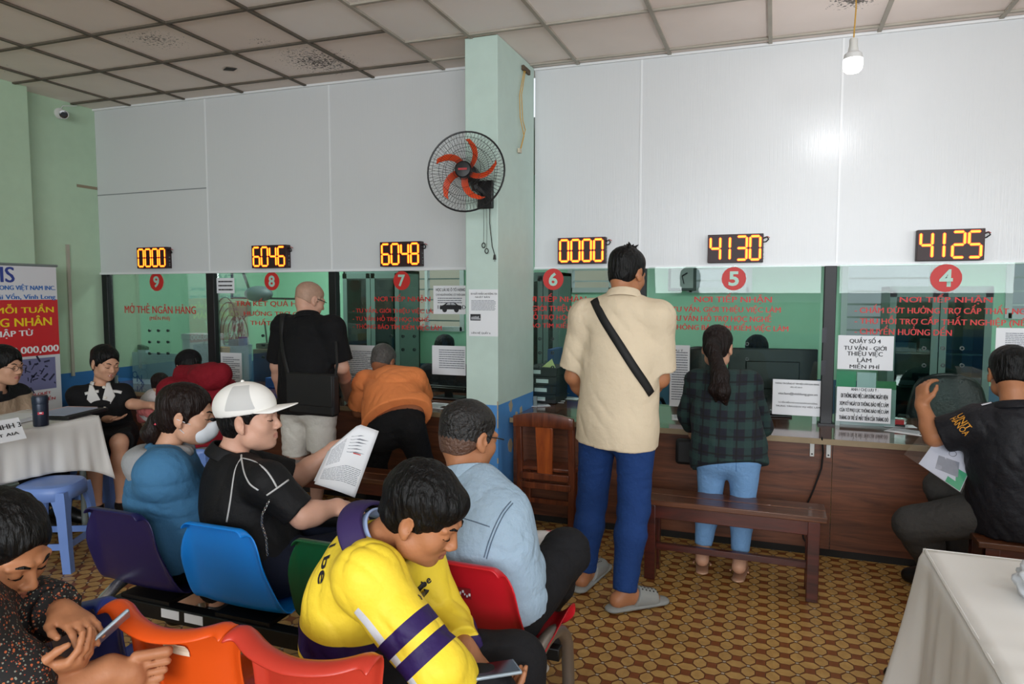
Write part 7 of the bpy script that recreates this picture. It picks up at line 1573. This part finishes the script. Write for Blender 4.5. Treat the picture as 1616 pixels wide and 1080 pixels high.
# ================================================================== small things on walls, tables and floor
# wall fan on the column
def wall_fan():
    c = at(735, 271, -.94); t = thing('wall_fan', 'black wire wall fan with five orange blades on the column', 'fan', (c[0], CY0, c[2]-.14)); ax = unit((.16, -1, .06)); u = unit(np.cross(ax, (0, 0, 1))); w = np.cross(u, ax); BK = mat('fan_black', '17181a', .4); R = .232
    ring = lambda r, off, n=48: [c+ax*off+u*r*math.cos(a)+w*r*math.sin(a) for a in np.linspace(0, 2*math.pi, n+1)[:-1]]
    gf = MB()
    for r, off in ((.06, .062), (.105, .058), (.15, .047), (.195, .03)): gf.tube(ring(r, off), .0012, 5, closed=True)
    for k in range(72):
        a = 2*math.pi*k/72; d = u*math.cos(a)+w*math.sin(a); e = u*math.cos(a+.10)+w*math.sin(a+.10); gf.tube([c+ax*.063+d*.045, c+ax*.056+(d+e)/2*.12, c+ax*.034+e*.19, c+ax*.004+e*R], .0009, 4)
    gf.build('front_grille', BK, t, smooth=True); gb = MB()
    for k in range(60):
        a = 2*math.pi*k/60; d = u*math.cos(a)+w*math.sin(a); gb.tube([c-ax*.075+d*.05, c-ax*.065+d*.14, c-ax*.04+d*.2, c+d*R], .0010, 4)
    for r, off in ((.1, -.07), (.16, -.058)): gb.tube(ring(r, off), .0012, 5, closed=True)
    gb.build('rear_grille', BK, t, smooth=True)
    MB().tube(ring(R, 0), .0055, 8, closed=True).build('rim', BK, t, smooth=True)
    MB().lathe(c+ax*.05, [(.048, -.01), (.05, .006), (.042, .014), (.001, .018)], tuple(ax), 28).build('hub_badge', BK, t, smooth=True); fit_text('ASIA', c+ax*.0695, tuple(-u), tuple(w), .05, .012, mat('red_badge_print', 'a1262b', .5), t, 'badge_lettering', lift=.0008) if False else None
    MB().obox(c+ax*.0695, -u, w, ax, .026, .006, .0006).build('badge_plate', mat('red_badge_print', 'a1262b', .5), t)
    OB = mat('orange_fan_blade', 'd8481c', .35, spec=.5)
    for k in range(5):
        a0 = math.radians(72*k+66); P = []
        for i in range(12):
            r = .035+.155*i/11; sw = a0-.05-.75*(i/11)**1.5; half = (.50*(1-.35*i/11))*(1 if i < 10 else .72)*.62; row = []
            for s in np.linspace(-1, 1, 7): ang = sw+half*s*(.040/r+.36); row.append(c+(u*math.cos(ang)+w*math.sin(ang))*r+ax*(.012*s*(1-.3*i/11)))
            P.append(row)
        MB().grid(P).build('blade', OB, t, smooth=True, solid=.002)
    MB().lathe(c-ax*.02, [(.03, .0), (.055, -.02), (.058, -.10), (.045, -.14), (.001, -.15)], tuple(ax), 24).build('motor_housing', BK, t, smooth=True)
    b = c-ax*.13; wl = V3((c[0]+.03, CY0, c[2]-.09)); MB().bar(b, b+V3((.015, .02, -.08)), .03, .03).build('tilt_arm', BK, t, bevel=.004); MB().box(wl+V3((-.05, -.03, -.10)), wl+V3((.05, 0, .07))).build('wall_bracket', BK, t, bevel=.006); MB().bar(b+V3((.01, .02, -.06)), wl+V3((0, -.01, -.02)), .035, .03).build('bracket_neck', BK, t, bevel=.004)
    for dx, ln in ((-.01, .22), (.01, .255)):
        p0 = wl+V3((dx, -.025, -.09)); MB().tube([p0, p0+V3((.004, -.004, -ln*.5)), p0+V3((0, 0, -ln))], .0012, 5).build('pull_cord', BK, t); q = p0+V3((0, 0, -ln-.014)); MB().tube([q+V3((.011*math.cos(a), 0, .015*math.sin(a))) for a in np.linspace(0, 2*math.pi, 14)[:-1]], .003, 6, closed=True).build('pull_ring', BK, t, smooth=True)
    p0 = wl+V3((.03, -.02, -.09)); z1 = at(767, 410, -.72)[2]; MB().tube([p0, p0+V3((.0, -.003, -.1)), (p0[0]+.012, CY0-.012, z1+.08), (p0[0]+.028, CY0-.012, z1+.03)], .0028, 6).build('power_cord', BK, t, smooth=True); q = V3((p0[0]+.028, CY0-.012, z1+.03)); MB().cyl(q, q-V3((0, 0, .03)), .006, .010, 10).build('plug', BK, t); MB().cyl(q-V3((0, 0, .03)), q-V3((0, 0, .042)), .003, n=8).build('plug_pin', GREYMET, t)
wall_fan()
# hanging bulb
def bulb():
    top = atz(1349, 4, 3.02); y = -.80; c = at(1346, 97, y); zt = cz(c[0]); t = thing('hanging_bulb', 'lit white bulb hanging from the ceiling by a yellow cord', 'light bulb', (c[0], y, zt))
    MB().lathe((c[0], y, zt-.018), [(.03, .018), (.034, .008), (.02, 0)], n=18).build('ceiling_rose', mat('dusty_black', '2a211b', .7), t, smooth=True)
    MB().tube([(c[0]+.002, y, zt-.01), (c[0]+.006, y, (zt+c[2])/2+.06), (c[0], y, c[2]+.11)], .0035, 8).build('cord', mat('yellow_cord', 'c79a3e', .5), t, smooth=True)
    MB().lathe((c[0], y, c[2]+.055), [(.016, .055), (.019, .05), (.019, .02), (.024, .0), (.024, -.008)], n=20).build('socket', mat('white_socket', 'd6d6d2', .5), t, smooth=True)
    MB().lathe((c[0], y, c[2]), [(.022, .05), (.040, .035), (.044, .012), (.044, .008)], n=26).build('lamp_neck', mat('white_lamp_neck', 'dcdcdc', .5), t, smooth=True)
    MB().lathe((c[0], y, c[2]), [(.044, .010), (.045, -.02), (.042, -.04), (.030, -.052), (.001, -.056)], n=26).build('lamp_globe', mat('lit_lamp_globe', (1, 1, 1), .5, emit=9), t, smooth=True)
    l = bpy.data.lights.new('bulb_light', 'POINT'); l.energy = 9; l.shadow_soft_size = .045; l.color = (.96, .98, 1); o = bpy.data.objects.new('bulb_light', l); COL.objects.link(o); o.location = (c[0], y, c[2]-.075)
bulb()
# security camera on the left wall
c = atx(96, 179, XL+.02); t = thing('security_camera', 'white security camera high on the mint wall', 'camera', (XL, c[1], c[2])); W = mat('white_camera_shell', 'd9dad6', .4); d = unit((.75, -.62, -.22)); MB().lathe((XL, c[1], c[2]), [(.045, 0), (.045, .012), (.03, .022)], (1, 0, 0), 20).build('mount', W, t, smooth=True)
MB().tube([(XL+.02, c[1], c[2]), (XL+.05, c[1]-.005, c[2]-.006), V3((XL+.07, c[1]-.02, c[2]-.01))], .011, 8).build('joint', W, t, smooth=True); b = V3((XL+.06, c[1]-.0, c[2]-.012)); MB().lathe(b, [(.025, -.03), (.034, -.02), (.036, .09), (.034, .10)], tuple(d), 22).build('barrel', W, t, smooth=True); MB().lathe(b+d*.1005, [(.031, 0), (.031, .002), (.02, .003), (.001, .003)], tuple(d), 22).build('lens', mat('dark_lens', '101316', .15), t); MB().tube([(XL+.012, c[1], c[2]+.03), (XL+.006, c[1]+.03, c[2]+.07), (XL+.004, c[1]+.16, cz(XL)-.005)], .004, 6).build('cable', W, t, smooth=True)
# plastic conduit on the left wall and a torn strip of tape in the corner
c0, c1 = atx(105, 386, XL), atx(114, 590, XL); MBc = MB().box((XL, c0[1]-.012, c1[2]-.02), (XL+.015, c0[1]+.014, c0[2])); tag(MBc.build('wall_conduit', mat('grey_conduit', 'a9a596', .6, var=.1)), 'grey plastic conduit running down the mint wall', 'conduit')
p = atx(142, 296, XL+.004); tag(MB().box((XL, p[1]-.12, p[2]-.012), (XL+.004, YL-.004, p[2]+.012)).build('tape_strip', mat('brown_tape', '8c7f68', .6)), 'brown strip of tape in the wall corner', 'tape')
# loose yellow wire on the column
p0 = atx(827, 112, CX1+.01); t = thing('loose_wire', 'loose yellow wire hanging down the side of the column', 'wire', tuple(p0)); YW_ = mat('yellow_cord', '')
for k, pts in enumerate(([(827, 112), (820, 150), (821, 185), (827, 215), (822, 235)], [(829, 112), (823, 150), (825, 190), (829, 205), (821, 236)])): MB().tube([atx(a, b_, CX1+.012+.004*k) for a, b_ in pts], .003, 6).build('strand', YW_, t, smooth=True)
q = atx(820, 238, CX1+.012); MB().box(q-V3((.008, .02, .014)), q+V3((.008, .02, .014))).build('wire_joint', mat('pale_tape', 'c2b8a2', .6), t); MB().box(p0-V3((.006, .03, .0)), p0+V3((.01, .1, .03))).build('wooden_cleat', mat('dirty_wood', '5a4a38', .8), t)
# roll-up banner by the left wall
def banner():
    x = XL+.30; tr, br = atx(88, 420, x), atx(97, 690, x); w = .80; y1 = tr[1]; y0 = y1-w; zt = tr[2]; x_ = lambda y: x
    t = thing('roll_up_banner', 'red and white roll-up recruitment banner by the left wall', 'banner', (x, (y0+y1)/2, 0)); PW = mat('banner_white', 'd8d8dc', .35)
    MB().box((x-.002, y0, .08), (x, y1, zt)).build('print_sheet', PW, t); MB().cyl((x, y0-.01, zt), (x, y1+.01, zt), .010, n=10).build('top_rail', GREYMET, t); MB().box((x-.05, y0-.02, 0), (x+.05, y1+.02, .08)).build('base', GREYMET, t, bevel=.01); MB().cyl((x-.02, (y0+y1)/2, .05), (x-.02, (y0+y1)/2, zt), .010, n=8).build('support_pole', GREYMET, t)
    zz = lambda py: atx(90, py, x)[2]; RB = mat('banner_red', 'c9252b', .35); MB().box((x, y0, zz(559)), (x+.0006, y1, zz(473))).build('red_band', RB, t)
    def tx(s, py0, py1, px0, px1, m, dup=.03): 
        a, b = atx(px0, (py0+py1)/2, x), atx(px1, (py0+py1)/2, x); h = zz(py0)-zz(py1); L = (b[1]-a[1]); fit_text(s, (x+.0008, (a[1]+b[1])/2, (zz(py0)+zz(py1))/2), (0, 1, 0), (0, 0, 1), L, h, m, t, dup=dup, lift=.0008)
    NB = mat('banner_navy', '2c3f8f', .4); BL = mat('banner_blue', '2c6cb8', .4); YE = mat('banner_yellow', 'f2d31f', .4); WH = mat('banner_letter_white', 'eeeeee', .4)
    tx('EMS', 424, 447, -38, 22, NB); tx('CTY TNHH EMS VĨNH LONG VIỆT NAM INC.', 449, 460, -120, 87, BL); tx('Phường Cái Vồn, Vĩnh Long', 463, 474, -62, 87, BL); tx('TUYỂN MỖI TUẦN', 479, 493, -90, 84, YE); tx('CÔNG NHÂN', 497, 513, -55, 81, YE); tx('THU NHẬP TỪ', 516, 530, -70, 52, WH); tx('ĐẾN 40,000,000', 538, 556, -45, 92, WH)
    MB().box((x, y1-.36, zz(612)), (x+.0006, y1-.04, zz(563))).build('photo_panel', mat('banner_photo', '77779f', .4, var=.25, vscale=10), t); k = MB(); r = random.Random(6)
    for i in range(26):
        a = (x+.001, y1-.05-r.uniform(0, .28), r.uniform(zz(607), zz(568))); bb = (x+.001, a[1]+r.uniform(-.05, .05), a[2]+r.uniform(-.05, .05)); k.bar(a, bb, r.uniform(.006, .016), .001, (1, 0, 0))
    k.build('photo_shapes', mat('banner_photo_dark', '2b2b45', .5), t); RT = mat('banner_red_text', 'c0282c', .4); tx('MỜI BẠN QUÉT', 615, 621, 22, 80, RT); tx('MÃ ỨNG TUYỂN', 623, 630, 20, 87, RT)
banner()
# things on the left table: name board, flask, folder with forms, paper stack
ZT = .756
a, b = atz(-55, 712, ZT), atz(42, 692, ZT); t = thing('name_board', 'white folded name board at the front of the left table', 'sign', tuple((a+b)/2)); dirv = unit(b-a); nn = unit(np.cross(dirv, (0, 0, 1))); nn = nn if nn@(C_O-a) > 0 else -nn; h_ = .105; sl = -nn*.05
MB().add([a, b, b+V3((0, 0, h_))+sl, a+V3((0, 0, h_))+sl, a+sl*2, b+sl*2], [(0, 1, 2, 3), (3, 2, 5, 4)]).build('card', PAPER, t, solid=.002, fix=True)
fu = unit(V3((0, 0, h_))+sl); ce = (a+b)/2+(V3((0, 0, h_))+sl)*.5
fit_text('VPGD TNHH 3', ce+fu*.022+nn*.003, dirv, fu, .29, .026, INK, t, dup=.02, lift=.0015); fit_text('BẢO VIỆT AIA', ce-fu*.020+nn*.003-dirv*.01, dirv, fu, .26, .026, INK, t, dup=.02, lift=.0015)
c = atz(65, 672, ZT); t = thing('thermal_flask', 'navy blue steel flask on the left table', 'flask', (c[0], c[1], ZT)); NV = mat('navy_steel', '232c3d', .35, .3)
MB().lathe((c[0], c[1], ZT), [(.036, 0), (.038, .006), (.039, .12), (.038, .125)], n=28).build('flask_body', NV, t, smooth=True, angle=40); MB().lathe((c[0], c[1], ZT+.125), [(.040, 0), (.041, .035), (.036, .047), (.001, .049)], n=28).build('lid', NV, t, smooth=True, angle=40); g = unit(C_O-c); g = unit(V3((g[0], g[1], 0))); s_ = np.cross(g, (0, 0, 1)); MB().obox(V3((c[0], c[1], ZT+.075))+g*.0385, s_, (0, 0, 1), g, .014, .007, .0012).build('red_emblem', mat('red_emblem', 'c23448', .4), t); MB().obox(V3((c[0], c[1], ZT+.077))+g*.0397, s_, (0, 0, 1), g, .006, .003, .0006).build('emblem_mark', PAPER, t)
c = atz(110, 655, ZT); t = thing('black_folder', 'black folder with printed forms at the end of the left table', 'folder', (c[0], c[1], ZT), .25); MB().box((-.13, -.17, 0), (.13, .17, .02)).build('folder_cover', mat('black_card', ''), t, local=True, bevel=.004)
for i, (dx, dy, m) in enumerate(((0, 0, PAPER), (-.02, .02, mat('pink_form', 'd9b6b6', .8)), (.01, -.02, mat('blue_form', 'a9b6d2', .8)))): MB().box((-.12+dx, -.15+dy, .021+.003*i), (.09+dx, .13+dy, .0235+.003*i)).build('form', m, t, local=True)
c = atz(22, 668, ZT); t = thing('paper_stack', 'stack of white papers behind the name board', 'papers', (c[0]-.06, c[1]+.03, ZT), .3)
for i in range(3): MB().obox((0, 0, .006+.008*i), unit((1, .05*i, 0)), unit((-.05*i, 1, 0)), (0, 0, 1), .10, .14, .0036).build('sheaf', PAPER, t, local=True)
# cable and steel brackets on the right counter front
t = thing('black_cable', 'black cable hanging down the counter front to the floor', 'cable', tuple(at(1297, 700, -.51))); MB().tube([at(1297, 690, -.512)]+[at(x, y, -.47) for x, y in ((1299, 715), (1296, 740), (1283, 775))]+[at(x, y, -.455) for x, y in ((1272, 800), (1265, 830), (1268, 850), (1275, 862))], .005, 8).build('cable_run', mat('black_wire', ''), t, smooth=True)
for px, lab in ((1282, 'white steel bracket under the counter left of the black cable'), (1308, 'white steel bracket under the counter right of the black cable')):
    p = at(px, 697, -.452); t = thing('steel_bracket', lab, 'bracket', (p[0], -.45, ZC-.1)); MB().box((p[0]-.012, -.452, ZC-.115), (p[0]+.012, -.441, ZC-.031)).build('plate', mat('white_bracket', 'c9c9c6', .4), t, bevel=.003); MB().lathe((p[0], -.4525, ZC-.1), [(.005, 0), (.005, .0008)], (0, -1, 0), 12).build('bolt_hole', BLACKP, t)
# white rag round the end leg of the nearer-wall row, black shoe under the right table
p = at(838, 1052, -2.93); t = thing('white_rag', 'white rag tied round the steel leg by the red chair', 'rag', tuple(p)); MB().lathe((-.605, -2.935, .17), [(.030, -.03), (.034, -.01), (.032, .02), (.029, .04)], (0, -.25, 1), 16, caps=False).build('wrapped_cloth', CLOTH, t, smooth=True, solid=.003)
p = atz(1412, 1066, .04); tag(MB().ell((p[0]+.09, p[1]+.0, .045), (.13, .05, .045)).build('black_shoe', mat('black_shoe_leather', '111111', .4), smooth=True), 'black shoe tucked under the bottom right tablecloth', 'shoe')

# things that come in sets
SETS = {'person': 'people at the counters and waiting', 'number_display': 'ticket number displays over the panes', 'glass_pane': 'numbered glass panes of the counter', 'screen_post': 'posts of the glass screen', 'paper_notice': 'paper notices on the glass and column',
        'plastic_stool': 'pale blue plastic stools', 'wooden_bench': 'wooden benches along the counter', 'box_file': 'box files stacked beside the column', 'loose_paper': 'loose papers on the counter', 'linked_chairs': 'rows of linked plastic chairs',
        'folding_table': 'cloth-covered tables', 'tablecloth': 'white tablecloths', 'computer_monitor': 'monitors behind the glass', 'filing_cabinet': 'glass-door cabinets in the office', 'office_chair': 'black office chairs', 'steel_bracket': 'steel brackets under the counter',
        'white_carton': 'white cartons behind pane nine', 'bundle': 'bundles in the pale blue tub', 'mobile_phone': 'phones in hands', 'service_counter': 'service counters', 'pen': 'pens on the papers'}
for o in bpy.data.objects:
    k = o.name.split('.')[0]
    if o.parent is None and k in SETS and 'group' not in o.keys(): o['group'] = SETS[k]
